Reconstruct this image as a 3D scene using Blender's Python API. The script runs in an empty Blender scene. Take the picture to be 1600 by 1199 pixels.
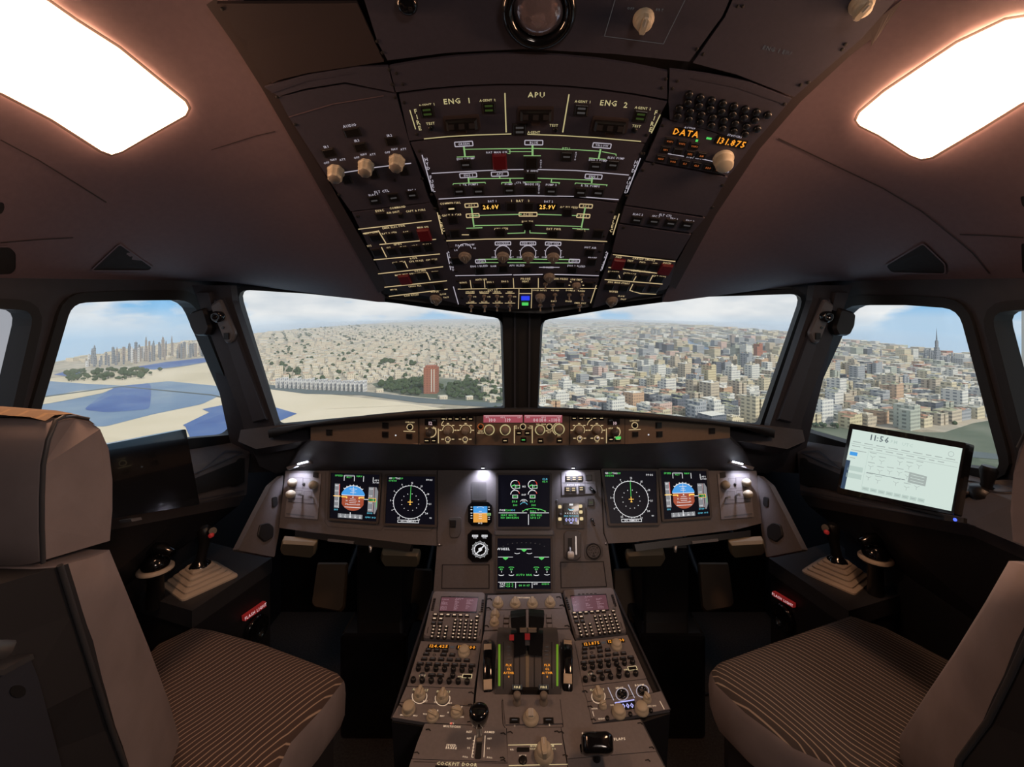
import bpy, bmesh, math, random
from mathutils import Vector, Matrix
from mathutils.geometry import tessellate_polygon
from mathutils.bvhtree import BVHTree

# ------------------------------------------------------------ camera
F, CX, CY = 700.0, 818.0, 497.0        # focal length and vanishing point in 1600x1199 pixels
EYE = Vector((0.0, 0.0, 1.30))
sc = bpy.context.scene
COL = sc.collection
cam_d = bpy.data.cameras.new('camera')
cam = bpy.data.objects.new('camera', cam_d)
COL.objects.link(cam)
cam.location = EYE
cam.rotation_euler = (math.radians(90), 0, 0)
cam_d.sensor_fit = 'HORIZONTAL'
cam_d.sensor_width = 36.0
cam_d.lens = F / 1600 * 36.0
cam_d.shift_x = (800 - CX) / 1600
cam_d.shift_y = -(599.5 - CY) / 1600
cam_d.clip_start = 0.02
cam_d.clip_end = 200000
sc.camera = cam
sc.view_settings.view_transform = 'Standard'
sc.view_settings.look = 'None'
sc.view_settings.gamma = 1
sc.view_settings.use_curve_mapping = False
sc.view_settings.exposure = 0.0
sc.render.film_transparent = False
sc.cycles.max_bounces = 8
sc.cycles.transparent_max_bounces = 16
sc.cycles.sample_clamp_indirect = 4.0
sc.cycles.volume_bounces = 0

# ------------------------------------------------------------ sky
world = bpy.data.worlds.new('sky')
sc.world = world
world.use_nodes = True
wn, wl = world.node_tree.nodes, world.node_tree.links
wn.clear()
def N(t, **kw):
    n = wn.new(t)
    for k, v in kw.items():
        setattr(n, k, v)
    return n
tc = N('ShaderNodeTexCoord')
sep = N('ShaderNodeSeparateXYZ'); wl.new(tc.outputs['Generated'], sep.inputs[0])
# clouds flattened towards the horizon
cmb = N('ShaderNodeVectorMath', operation='MULTIPLY'); wl.new(tc.outputs['Generated'], cmb.inputs[0]); cmb.inputs[1].default_value = (3.4, 3.4, 10.0)
noi = N('ShaderNodeTexNoise'); noi.inputs['Scale'].default_value = 1.0; noi.inputs['Detail'].default_value = 7; noi.inputs['Roughness'].default_value = 0.52
wl.new(cmb.outputs[0], noi.inputs['Vector'])
rmp = N('ShaderNodeValToRGB'); rmp.color_ramp.elements[0].position = 0.43; rmp.color_ramp.elements[1].position = 0.50
wl.new(noi.outputs[0], rmp.inputs[0])
grd = N('ShaderNodeValToRGB')
e = grd.color_ramp.elements
e[0].position = 0.0; e[0].color = (0.50, 0.68, 0.88, 1)
e[1].position = 0.22; e[1].color = (0.12, 0.38, 0.78, 1)
x = e.new(0.02); x.color = (0.30, 0.58, 0.90, 1)
x = e.new(0.06); x.color = (0.20, 0.50, 0.86, 1)
wl.new(sep.outputs[2], grd.inputs[0])
hz = N('ShaderNodeMapRange'); hz.inputs[1].default_value = -0.035; hz.inputs[2].default_value = 0.008
wl.new(sep.outputs[2], hz.inputs[0])
mlt = N('ShaderNodeMath', operation='MULTIPLY'); wl.new(rmp.outputs[0], mlt.inputs[0]); wl.new(hz.outputs[0], mlt.inputs[1])
n2 = N('ShaderNodeTexNoise'); n2.inputs['Scale'].default_value = 2.2; n2.inputs['Detail'].default_value = 5
wl.new(cmb.outputs[0], n2.inputs['Vector'])
ccr = N('ShaderNodeValToRGB'); ccr.color_ramp.elements[0].position = 0.35; ccr.color_ramp.elements[1].position = 0.6
ccr.color_ramp.elements[0].color = (0.68, 0.73, 0.80, 1); ccr.color_ramp.elements[1].color = (0.93, 0.93, 0.95, 1)
wl.new(n2.outputs[0], ccr.inputs[0])
mx = N('ShaderNodeMix', data_type='RGBA')
wl.new(mlt.outputs[0], mx.inputs[0]); wl.new(grd.outputs[0], mx.inputs[6]); wl.new(ccr.outputs[0], mx.inputs[7])
bg = N('ShaderNodeBackground'); bg.inputs[1].default_value = 1.0
wl.new(mx.outputs[2], bg.inputs[0])
out = N('ShaderNodeOutputWorld'); wl.new(bg.outputs[0], out.inputs[0])

# ------------------------------------------------------------ sun (behind and above the cockpit)
sd = bpy.data.lights.new('sun', 'SUN'); sd.energy = 3.4; sd.angle = 0.01; sd.color = (1.0, 0.94, 0.84)
sun = bpy.data.objects.new('sun', sd); COL.objects.link(sun)
sun.rotation_euler = Vector((-0.55, 0.62, -0.62)).to_track_quat('-Z', 'Y').to_euler()

# dim warm dome light at the back of the flight deck (a fitting on the aft ceiling, built below)
ad = bpy.data.lights.new('dome_light', 'AREA'); ad.shape = 'RECTANGLE'; ad.size = 0.5; ad.size_y = 0.25; ad.energy = 8.0; ad.color = (1.0, 0.82, 0.72)
dome = bpy.data.objects.new('dome_light', ad); COL.objects.link(dome); dome.location = (0.62, -0.62, 1.74); dome.rotation_euler = Vector((-0.75, 0.95, -0.85)).to_track_quat('-Z', 'Y').to_euler()

# ------------------------------------------------------------ materials
MATS = {}
def mat(key, col, rough=0.6, metal=0.0, emit=None, es=1.0, spec=0.5, noise=0.0, nscale=40, bump=0.0, coat=0.0):
    m = bpy.data.materials.new(key); m.use_nodes = True
    nt = m.node_tree; b = nt.nodes['Principled BSDF']
    b.inputs['Base Color'].default_value = (*col, 1)
    b.inputs['Roughness'].default_value = rough
    b.inputs['Metallic'].default_value = metal
    b.inputs['Specular IOR Level'].default_value = spec
    b.inputs['Coat Weight'].default_value = coat
    if emit:
        b.inputs['Emission Color'].default_value = (*emit, 1)
        b.inputs['Emission Strength'].default_value = es
    if noise or bump:
        t = nt.nodes.new('ShaderNodeTexCoord'); n = nt.nodes.new('ShaderNodeTexNoise')
        n.inputs['Scale'].default_value = nscale; n.inputs['Detail'].default_value = 4
        nt.links.new(t.outputs['Object'], n.inputs['Vector'])
        if noise:
            r = nt.nodes.new('ShaderNodeValToRGB')
            r.color_ramp.elements[0].position = 0.3; r.color_ramp.elements[1].position = 0.7
            r.color_ramp.elements[0].color = (*[c * (1 - noise) for c in col], 1)
            r.color_ramp.elements[1].color = (*[min(1, c * (1 + noise)) for c in col], 1)
            nt.links.new(n.outputs[0], r.inputs[0]); nt.links.new(r.outputs[0], b.inputs['Base Color'])
        if bump:
            bp = nt.nodes.new('ShaderNodeBump'); bp.inputs['Strength'].default_value = bump; bp.inputs['Distance'].default_value = 0.002
            nt.links.new(n.outputs[0], bp.inputs['Height']); nt.links.new(bp.outputs[0], b.inputs['Normal'])
    MATS[key] = m
    return m
mat('liner', (0.165, 0.112, 0.122), 0.55, noise=0.05, nscale=90, bump=0.15)
mat('liner_dark', (0.045, 0.030, 0.028), 0.6)
mat('seam', (0.012, 0.01, 0.01), 0.8)
mat('overhead', (0.062, 0.055, 0.074), 0.5, noise=0.06, nscale=120)
mat('overhead_base', (0.02, 0.018, 0.02), 0.7)
mat('frame', (0.024, 0.024, 0.032), 0.55, noise=0.1)
mat('frame_grey', (0.030, 0.034, 0.048), 0.5)
mat('frame_band', (0.10, 0.10, 0.10), 0.55)
mat('rubber', (0.006, 0.006, 0.007), 0.6)
mat('black', (0.008, 0.008, 0.009), 0.38)
mat('gloss_black', (0.006, 0.006, 0.007), 0.12, coat=0.6)
mat('panel', (0.112, 0.100, 0.102), 0.5, noise=0.06, nscale=150)
mat('panel_dark', (0.075, 0.068, 0.068), 0.55)
mat('pedestal', (0.190, 0.176, 0.182), 0.5, noise=0.06, nscale=150)
mat('glare', (0.010, 0.010, 0.012), 0.6, noise=0.15, nscale=200, bump=0.2)
mat('valance', (0.075, 0.075, 0.085), 0.55, noise=0.1)
mat('fcu', (0.165, 0.118, 0.084), 0.5, noise=0.05, nscale=120)
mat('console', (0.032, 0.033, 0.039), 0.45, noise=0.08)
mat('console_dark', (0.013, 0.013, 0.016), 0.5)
mat('sill', (0.070, 0.066, 0.072), 0.5, noise=0.08)
mat('knob', (0.50, 0.44, 0.33), 0.5)
mat('knob_grey', (0.20, 0.17, 0.14), 0.5)
mat('knob_dark', (0.05, 0.045, 0.045), 0.45)
mat('cream', (0.62, 0.50, 0.36), 0.5)
mat('white_paint', (0.6, 0.6, 0.58), 0.5)
mat('btn', (0.010, 0.009, 0.009), 0.35)
mat('btn_frame', (0.035, 0.03, 0.03), 0.5)
mat('red_guard', (0.11, 0.006, 0.010), 0.4, emit=(0.4, 0.01, 0.02), es=0.02)
mat('red', (0.40, 0.03, 0.03), 0.4, emit=(0.8, 0.05, 0.05), es=0.12)
mat('metal', (0.45, 0.45, 0.46), 0.3, metal=0.9)
mat('screen', (0.004, 0.004, 0.006), 0.3, emit=(0.003, 0.003, 0.006), es=1, spec=0.08)
mat('bezel', (0.055, 0.045, 0.042), 0.5)
mat('mcdu_screen', (0.02, 0.01, 0.02), 0.25, emit=(0.11, 0.045, 0.052), es=1)
mat('fcu_screen', (0.02, 0.01, 0.02), 0.25, emit=(0.33, 0.07, 0.09), es=1)
for k, c, s in (('e_white', (0.85, 0.85, 0.88), 0.9), ('e_cream', (1.0, 0.78, 0.42), 0.75), ('e_yel', (0.85, 0.72, 0.36), 0.55),
                ('e_lav', (0.72, 0.66, 0.75), 0.6), ('e_lgreen', (0.42, 0.78, 0.30), 0.55), ('e_green', (0.10, 0.75, 0.14), 0.8),
                ('e_dgreen', (0.09, 0.17, 0.03), 0.22), ('e_cyan', (0.12, 0.55, 0.75), 0.9), ('e_blue', (0.03, 0.06, 0.95), 0.9),
                ('e_orange', (1.0, 0.36, 0.03), 1.0), ('e_dorange', (0.9, 0.22, 0.05), 0.45), ('e_amber', (1.0, 0.55, 0.10), 1.3), ('e_red', (0.9, 0.05, 0.03), 0.7),
                ('e_sky', (0.06, 0.36, 0.85), 0.9), ('e_earth', (0.38, 0.075, 0.035), 0.9), ('e_earth2', (0.85, 0.38, 0.06), 0.9),
                ('e_tape', (0.24, 0.25, 0.27), 0.9), ('e_pink', (0.85, 0.6, 0.62), 0.7), ('e_dim', (0.30, 0.28, 0.28), 0.16),
                ('e_panel', (0.95, 0.72, 0.38), 0.62), ('e_ped', (0.95, 0.66, 0.44), 0.75), ('e_vio', (0.5, 0.5, 1.0), 1.0), ('e_led', (0.08, 0.14, 1.0), 1.6),
                ('e_mcdu', (0.55, 0.33, 0.38), 0.6), ('e_tab', (0.62, 0.74, 0.68), 1.0), ('e_tabgrey', (0.36, 0.42, 0.40), 1.0), ('e_tabdark', (0.10, 0.13, 0.15), 1.0),
                ('e_tabmid', (0.48, 0.60, 0.55), 1.0), ('e_tabside', (0.03, 0.06, 0.11), 1.0), ('e_strip', (0.22, 0.45, 0.02), 0.5), ('e_spot', (0.85, 0.88, 1.0), 6.0)):
    mat(k, (0.01, 0.01, 0.01), 0.5, emit=c, es=s)
mat('lamp_left', (0.8, 0.7, 0.6), 0.5, emit=(1.0, 0.55, 0.32), es=24.0)
mat('lamp_right', (0.8, 0.7, 0.6), 0.5, emit=(1.0, 0.55, 0.32), es=36.0)
mat('seat_grey', (0.26, 0.215, 0.215), 0.85, noise=0.12, nscale=14, bump=0.3)
mat('seat_shell', (0.020, 0.019, 0.022), 0.7)
mat('seat_metal', (0.05, 0.05, 0.055), 0.4)
mat('boot', (0.52, 0.44, 0.36), 0.45)
mat('boot_dark', (0.06, 0.05, 0.045), 0.6)
mat('pad', (0.22, 0.18, 0.12), 0.55)
mat('pedal', (0.085, 0.045, 0.018), 0.6)
mat('carpet', (0.034, 0.030, 0.028), 0.95, noise=0.35, nscale=160, bump=0.5)
mat('carpet_brown', (0.040, 0.022, 0.014), 0.95, noise=0.35, nscale=160)
mat('ledge', (0.11, 0.11, 0.12), 0.4)

def stripes_mat(key, d, period, base, line):
    m = bpy.data.materials.new(key); m.use_nodes = True; nt = m.node_tree; b = nt.nodes['Principled BSDF']
    b.inputs['Roughness'].default_value = 0.9
    t = nt.nodes.new('ShaderNodeTexCoord'); dt = nt.nodes.new('ShaderNodeVectorMath'); dt.operation = 'DOT_PRODUCT'
    ns = nt.nodes.new('ShaderNodeTexNoise'); ns.inputs['Scale'].default_value = 4.5; ns.inputs['Detail'].default_value = 0
    nt.links.new(t.outputs['Object'], ns.inputs['Vector'])
    nt.links.new(t.outputs['Object'], dt.inputs[0]); dt.inputs[1].default_value = (d[0] / period, d[1] / period, 0)
    sm = nt.nodes.new('ShaderNodeMath'); sm.operation = 'MULTIPLY_ADD'; sm.inputs[1].default_value = 3.0
    nt.links.new(ns.outputs[0], sm.inputs[0]); nt.links.new(dt.outputs['Value'], sm.inputs[2])
    fr = nt.nodes.new('ShaderNodeMath'); fr.operation = 'FRACT'; nt.links.new(sm.outputs[0], fr.inputs[0])
    r = nt.nodes.new('ShaderNodeValToRGB'); r.color_ramp.interpolation = 'LINEAR'
    e = r.color_ramp.elements; e[0].position = 0.76; e[0].color = (*base, 1); e[1].position = 0.84; e[1].color = (*line, 1)
    x = e.new(0.92); x.color = (*line, 1); x = e.new(1.0); x.color = (*base, 1)
    nt.links.new(fr.outputs[0], r.inputs[0]); nt.links.new(r.outputs[0], b.inputs['Base Color'])
    MATS[key] = m
stripes_mat('seat_stripe_l', (0.83, -0.55), 0.0113, (0.062, 0.040, 0.034), (0.40, 0.30, 0.23))
stripes_mat('seat_stripe_r', (-0.83, -0.55), 0.0113, (0.050, 0.040, 0.038), (0.34, 0.28, 0.23))
stripes_mat('seat_stripe_top', (1.0, 0.25), 0.022, (0.26, 0.19, 0.13), (0.36, 0.25, 0.15))

g = bpy.data.materials.new('window_glass'); g.use_nodes = True; nt = g.node_tree; nt.nodes.clear()
o_ = nt.nodes.new('ShaderNodeOutputMaterial'); mxs = nt.nodes.new('ShaderNodeMixShader'); tr = nt.nodes.new('ShaderNodeBsdfTransparent')
gl = nt.nodes.new('ShaderNodeBsdfGlossy'); gl.inputs['Roughness'].default_value = 0.02; tr.inputs[0].default_value = (0.97, 0.98, 0.97, 1)
mxs.inputs[0].default_value = 0.03
nt.links.new(tr.outputs[0], mxs.inputs[1]); nt.links.new(gl.outputs[0], mxs.inputs[2]); nt.links.new(mxs.outputs[0], o_.inputs[0])
MATS['glass'] = g

# ------------------------------------------------------------ font glyphs (built-in font), cap height 1
def load_glyphs(chars):
    obs = []
    for ch in chars:
        cu = bpy.data.curves.new('g', 'FONT'); cu.body = ch; cu.resolution_u = 1; cu.offset = 0.018
        o = bpy.data.objects.new('g', cu); COL.objects.link(o); obs.append((ch, o, cu))
    dg = bpy.context.evaluated_depsgraph_get(); dg.update()
    G = {}
    for ch, o, cu in obs:
        me = o.evaluated_get(dg).to_mesh()
        vs = [(v.co.x / 0.69, v.co.y / 0.69) for v in me.vertices]
        fs = [tuple(p.vertices) for p in me.polygons]
        w = max([v[0] for v in vs], default=0.4)
        G[ch] = (vs, fs, w)
        o.evaluated_get(dg).to_mesh_clear()
    for ch, o, cu in obs:
        bpy.data.objects.remove(o); bpy.data.curves.remove(cu)
    return G
GLY = load_glyphs('ABCDEFGHIJKLMNOPQRSTUVWXYZ0123456789-+/.:&%')

# ------------------------------------------------------------ surfaces addressed through the view
def ray(px, py):
    return Vector(((px - CX) / F, 1.0, (CY - py) / F))
class Plane:
    def __init__(s, a, b, c, dirs=None):
        s.o = Vector(a); s.n = (Vector(b) - s.o).cross(Vector(c) - s.o).normalized()
        if s.n.dot(EYE - s.o) < 0: s.n = -s.n
        s.dirs = dirs or (lambda x, y: ((1, 0), (0, -1)))
    def hit(s, px, py):
        r = ray(px, py); t = s.n.dot(s.o - EYE) / s.n.dot(r)
        return EYE + r * t, s.n
    def P(s, px, py, h=0.0):
        p, n = s.hit(px, py)
        return p + n * h
class Shell:
    """a curved surface from a grid function"""
    def __init__(s, fn, us, vs, dirs=None, fallback=None):
        s.us, s.vs = us, vs
        s.verts = [Vector(fn(u, v)) for v in vs for u in us]
        nu = len(us)
        s.faces = [(j * nu + i, j * nu + i + 1, (j + 1) * nu + i + 1, (j + 1) * nu + i) for j in range(len(vs) - 1) for i in range(nu - 1)]
        s.bvh = BVHTree.FromPolygons(s.verts, s.faces)
        s.dirs = dirs or (lambda x, y: ((1, 0), (0, -1)))
        s.fb = fallback
    def hit(s, px, py):
        r = ray(px, py).normalized()
        loc, n, i, d = s.bvh.ray_cast(EYE, r)
        if loc is None:
            if s.fb: return s.fb.hit(px, py)
            loc, n, i, d = s.bvh.find_nearest(EYE + r * 1.2)
        if n.dot(r) > 0: n = -n
        return loc, n
    def P(s, px, py, h=0.0):
        p, n = s.hit(px, py)
        return p + n * h
class Quad:
    """unit coordinates (0..W, 0..H, y down) inside four corners TL TR BR BL on a surface"""
    def __init__(s, S, c, W=100, H=100, h=0.0):
        s.S, s.c, s.W, s.H, s.h = S, c, W, H, h
        s.dirs = lambda x, y: ((1, 0), (0, -1))
    def px(s, a, b):
        u, v = a / s.W, b / s.H; c = s.c
        return tuple((c[0][k] * (1 - u) + c[1][k] * u) * (1 - v) + (c[3][k] * (1 - u) + c[2][k] * u) * v for k in (0, 1))
    def P(s, a, b, h=0.0):
        return s.S.P(*s.px(a, b), h + s.h)
    def hit(s, a, b):
        p, n = s.S.hit(*s.px(a, b)); return p + n * s.h, n

def rnd(pts, r, seg=4):
    """round the corners of a 2D polygon"""
    out = []; n = len(pts)
    rr = r if isinstance(r, (list, tuple)) else [r] * n
    for i in range(n):
        p0, p, p1 = Vector(pts[i - 1]).to_2d(), Vector(pts[i]).to_2d(), Vector(pts[(i + 1) % n]).to_2d()
        if rr[i] <= 0: out.append(tuple(p)); continue
        a = (p0 - p); b = (p1 - p); k = min(rr[i], a.length * 0.45, b.length * 0.45)
        A = p + a.normalized() * k; B = p + b.normalized() * k
        for j in range(seg + 1):
            t = j / seg
            out.append(tuple(A * (1 - t) ** 2 + p * 2 * t * (1 - t) + B * t * t))
    return out
def arc3(a, b, c, n=8):
    """points on the parabola from a to c passing b at the middle"""
    q = [2 * b[k] - (a[k] + c[k]) / 2 for k in (0, 1)]
    return [tuple((1 - t) ** 2 * a[k] + 2 * t * (1 - t) * q[k] + t * t * c[k] for k in (0, 1)) for t in [i / n for i in range(n + 1)]]
def circ(x, y, r, n=20, a0=0, a1=360, ry=None):
    ry = r if ry is None else ry
    full = abs(a1 - a0) >= 360
    m = n if full else n + 1
    return [(x + r * math.cos(math.radians(a0 + (a1 - a0) * i / n)), y + ry * math.sin(math.radians(a0 + (a1 - a0) * i / n))) for i in range(m)]

class MB:
    def __init__(s):
        s.v, s.f, s.m, s.sm = [], [], [], []
    def add(s, vs, fs, m, smooth=False):
        o = len(s.v); s.v += [Vector(v) for v in vs]
        for f in fs:
            s.f.append(tuple(i + o for i in f)); s.m.append(m); s.sm.append(smooth)
    # polygon plate on a surface
    def slab(s, S, pts, h0, h1, m, bev=0.0, holes=(), side=None, inset=None):
        if len(pts) < 3: return
        side = side or m
        loops = [list(pts)] + [list(h) for h in holes]
        flat = [p for l in loops for p in l]
        top = [S.P(p[0], p[1], h1) for p in flat]
        if inset and not holes:
            cxx = sum(p[0] for p in pts) / len(pts); cyy = sum(p[1] for p in pts) / len(pts)
            ins = [(cxx + (p[0] - cxx) * inset, cyy + (p[1] - cyy) * inset) for p in pts]
            n = len(pts)
            rings = [[S.P(*p, h0) for p in pts], [S.P(*p, h0 + (h1 - h0) * 0.6) for p in pts], [S.P(*p, h1) for p in ins]]
            s.loft(rings, side, closed=True)
            tri = tessellate_polygon([[Vector((p[0], p[1], 0)) for p in ins]])
            s.add(rings[2], tri, m)
            return
        if isinstance(S, Shell) and not holes and (max(p[0] for p in pts) - min(p[0] for p in pts)) > 50:
            bm = bmesh.new(); vv = [bm.verts.new((p[0], p[1], 0)) for p in pts]
            tri = tessellate_polygon([[Vector((p[0], p[1], 0)) for p in pts]])
            for t in tri:
                try: bm.faces.new([vv[i] for i in t])
                except ValueError: pass
            for ax, k in ((0, 0), (1, 1)):
                lo, hi = min(p[k] for p in pts), max(p[k] for p in pts); n = max(1, int((hi - lo) / 22))
                for i in range(1, n):
                    co = [0, 0, 0]; co[k] = lo + (hi - lo) * i / n; no = [0, 0, 0]; no[k] = 1
                    bmesh.ops.bisect_plane(bm, geom=bm.verts[:] + bm.edges[:] + bm.faces[:], plane_co=co, plane_no=no)
            bm.verts.index_update()
            vs = [S.P(v.co.x, v.co.y, h1) for v in bm.verts]
            s.add(vs, [[v.index for v in f.verts] for f in bm.faces], m)
            if abs(h1 - h0) > 1e-6:
                for e in bm.edges:
                    if e.is_boundary:
                        a, c = e.verts
                        s.add([vs[a.index], vs[c.index], S.P(c.co.x, c.co.y, h0), S.P(a.co.x, a.co.y, h0)], [(0, 1, 2, 3)], side)
            bm.free()
            return
        tri = tessellate_polygon([[Vector((p[0], p[1], 0)) for p in l] for l in loops])
        s.add(top, tri, m)
        if abs(h1 - h0) > 1e-6:
            bot = [S.P(p[0], p[1], h0) for p in flat]
            s.add(bot, tri, side)
            k = 0
            for l in loops:
                n = len(l)
                vs = top[k:k + n] + bot[k:k + n]
                s.add(vs, [(i, (i + 1) % n, n + (i + 1) % n, n + i) for i in range(n)], side)
                k += n
    def patch(s, S, pts, h0, h1, m, rings=5):
        """star-shaped outline filled with rings so that it follows a curved surface"""
        cxx = sum(p[0] for p in pts) / len(pts); cyy = sum(p[1] for p in pts) / len(pts)
        R = [[S.P(*p, h0) for p in pts]]
        for k in range(rings):
            q = 1 - k / rings
            R.append([S.P(cxx + (p[0] - cxx) * q, cyy + (p[1] - cyy) * q, h1) for p in pts])
        s.loft(R, m, closed=True, smooth=False)
        n = len(pts); o = R[-1] + [S.P(cxx, cyy, h1)]
        s.add(o, [(i, (i + 1) % n, n) for i in range(n)], m)
    def ang_frame(s, S, x, y, ang=None):
        r, c = S.dirs(x, y)
        return r, c
    def rect(s, S, x, y, w, h, h0, h1, m, side=None, inset=None, r=0):
        R, C = S.dirs(x, y)
        pts = [(x + R[0] * a + C[0] * b, y + R[1] * a + C[1] * b) for a, b in ((-w / 2, h / 2), (w / 2, h / 2), (w / 2, -h / 2), (-w / 2, -h / 2))]
        if r: pts = rnd(pts, r, 3)
        s.slab(S, pts, h0, h1, m, side=side, inset=inset)
    def line(s, S, pts, w, h, m, closed=False):
        pts = [Vector(p).to_2d() for p in pts]
        if isinstance(S, Shell) and not closed:
            q = []
            for a, c in zip(pts, pts[1:]):
                k = max(1, int((c - a).length / 12)); q += [a.lerp(c, i / k) for i in range(k)]
            pts = q + [pts[-1]]
        n = len(pts)
        if n < 2: return
        L, Rr = [], []
        for i in range(n):
            if closed: a, b = pts[i - 1], pts[(i + 1) % n]
            else: a, b = pts[max(i - 1, 0)], pts[min(i + 1, n - 1)]
            d0 = (pts[i] - pts[i - 1]) if (i > 0 or closed) else (b - pts[i])
            d1 = (pts[(i + 1) % n] - pts[i]) if (i < n - 1 or closed) else d0
            d0 = d0.normalized() if d0.length > 0 else Vector((1, 0)); d1 = d1.normalized() if d1.length > 0 else d0
            t = (d0 + d1)
            t = t.normalized() if t.length > 1e-3 else d0
            nn = Vector((-t.y, t.x)); k = 1 / max(0.5, nn.dot(Vector((-d0.y, d0.x))))
            L.append(pts[i] + nn * w / 2 * k); Rr.append(pts[i] - nn * w / 2 * k)
        vs = [S.P(*p, h) for p in L] + [S.P(*p, h) for p in Rr]
        rg = range(n) if closed else range(n - 1)
        s.add(vs, [(i, (i + 1) % n, n + (i + 1) % n, n + i) for i in rg], m)
    def text(s, S, x, y, txt, size, m, h=0.0006, align='c', vertical=False, aspect=1.0):
        R, C = S.dirs(x, y)
        if vertical:
            for i, ch in enumerate(txt):
                k = (i - (len(txt) - 1) / 2) * size * 1.35
                s.text(S, x - C[0] * k, y - C[1] * k, ch, size, m, h)
            return
        gap = 0.16
        tw = sum((GLY[c][2] if c in GLY else 0.45) + gap for c in txt) - gap
        cur = {'c': -tw / 2, 'l': 0, 'r': -tw}[align]
        for c in txt:
            if c not in GLY: cur += 0.45 + gap; continue
            vs, fs, w = GLY[c]
            P = []
            for vx, vy in vs:
                a = (cur + vx) * size * aspect; b = (vy - 0.5) * size
                P.append(S.P(x + R[0] * a + C[0] * b, y + R[1] * a + C[1] * b, h))
            s.add(P, fs, m)
            cur += w + gap
    def loft(s, rings, m, closed=True, smooth=False, cap0=False, cap1=False):
        n = len(rings[0]); vs = [p for r in rings for p in r]; fs = []
        for j in range(len(rings) - 1):
            for i in range(n if closed else n - 1):
                i2 = (i + 1) % n
                fs.append((j * n + i, j * n + i2, (j + 1) * n + i2, (j + 1) * n + i))
        s.add(vs, fs, m, smooth)
        if cap0: s.add(rings[0], [tuple(reversed(range(n)))], m)
        if cap1: s.add(rings[-1], [tuple(range(n))], m)
    def lathe(s, O, axis, prof, m, seg=20, X=None, smooth=True, sx=1.0):
        axis = axis.normalized()
        X = (X - axis * X.dot(axis)).normalized() if X is not None else axis.orthogonal().normalized()
        Y = axis.cross(X)
        rings = [[O + axis * h + (X * math.cos(a) * sx + Y * math.sin(a)) * r for a in [2 * math.pi * i / seg for i in range(seg)]] for r, h in prof]
        s.loft(rings, m, True, smooth, cap0=True, cap1=True)
    def tube(s, pts, r, m, seg=10, caps=True):
        pts = [Vector(p) for p in pts]; rr = r if isinstance(r, (list, tuple)) else [r] * len(pts)
        rings = []; up = None
        for i, p in enumerate(pts):
            t = (pts[min(i + 1, len(pts) - 1)] - pts[max(i - 1, 0)]).normalized()
            if up is None: up = t.orthogonal().normalized()
            up = (up - t * up.dot(t)).normalized(); w = t.cross(up)
            rings.append([p + (up * math.cos(a) + w * math.sin(a)) * rr[i] for a in [2 * math.pi * k / seg for k in range(seg)]])
        s.loft(rings, m, True, True, cap0=caps, cap1=caps)
    def box(s, O, X, Y, Z, m, side=None):
        """box centred on O with half-extent vectors"""
        vs = [O + X * a + Y * b + Z * c for a in (-1, 1) for b in (-1, 1) for c in (-1, 1)]
        s.add(vs, [(0, 1, 3, 2), (4, 6, 7, 5), (0, 4, 5, 1), (2, 3, 7, 6), (0, 2, 6, 4), (1, 5, 7, 3)], m)
    def obj(s, name, parent=None, **props):
        keys = []
        for k in s.m:
            if k not in keys: keys.append(k)
        me = bpy.data.meshes.new(name)
        me.from_pydata([tuple(v) for v in s.v], [], s.f)
        for k in keys: me.materials.append(MATS[k])
        me.polygons.foreach_set('material_index', [keys.index(k) for k in s.m])
        me.polygons.foreach_set('use_smooth', s.sm)
        me.update()
        o = bpy.data.objects.new(name, me); COL.objects.link(o)
        if parent is not None:
            o.parent = parent
            o.matrix_parent_inverse = Matrix.Translation(-parent.location)
        for k, v in props.items(): o[k] = v
        return o
def fixnormals(o, bevel=0.0, seg=2, subsurf=0, angle=None):
    bm = bmesh.new(); bm.from_mesh(o.data)
    bmesh.ops.remove_doubles(bm, verts=bm.verts, dist=1e-5)
    bmesh.ops.recalc_face_normals(bm, faces=bm.faces)
    bm.to_mesh(o.data); bm.free()
    if bevel:
        md = o.modifiers.new('edge', 'BEVEL'); md.width = bevel; md.segments = seg; md.limit_method = 'ANGLE'
    if subsurf:
        md = o.modifiers.new('smooth', 'SUBSURF'); md.levels = subsurf; md.render_levels = subsurf
    return o
def thing(name, label, cat, loc=(0, 0, 0), group=None):
    o = bpy.data.objects.new(name, None); COL.objects.link(o); o.location = loc
    o.empty_display_size = 0.05
    o['label'] = label; o['category'] = cat
    if group: o['group'] = group
    return o
def structure(o):
    o['kind'] = 'structure'; return o
def tag(o, label, cat, group=None, kind=None):
    o['label'] = label; o['category'] = cat
    if group: o['group'] = group
    if kind: o['kind'] = kind
    return o
def scl(S, x, y):
    """metres per pixel along a row"""
    R, C = S.dirs(x, y)
    return (S.P(x + R[0], y + R[1]) - S.P(x - R[0], y - R[1])).length / 2

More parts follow.
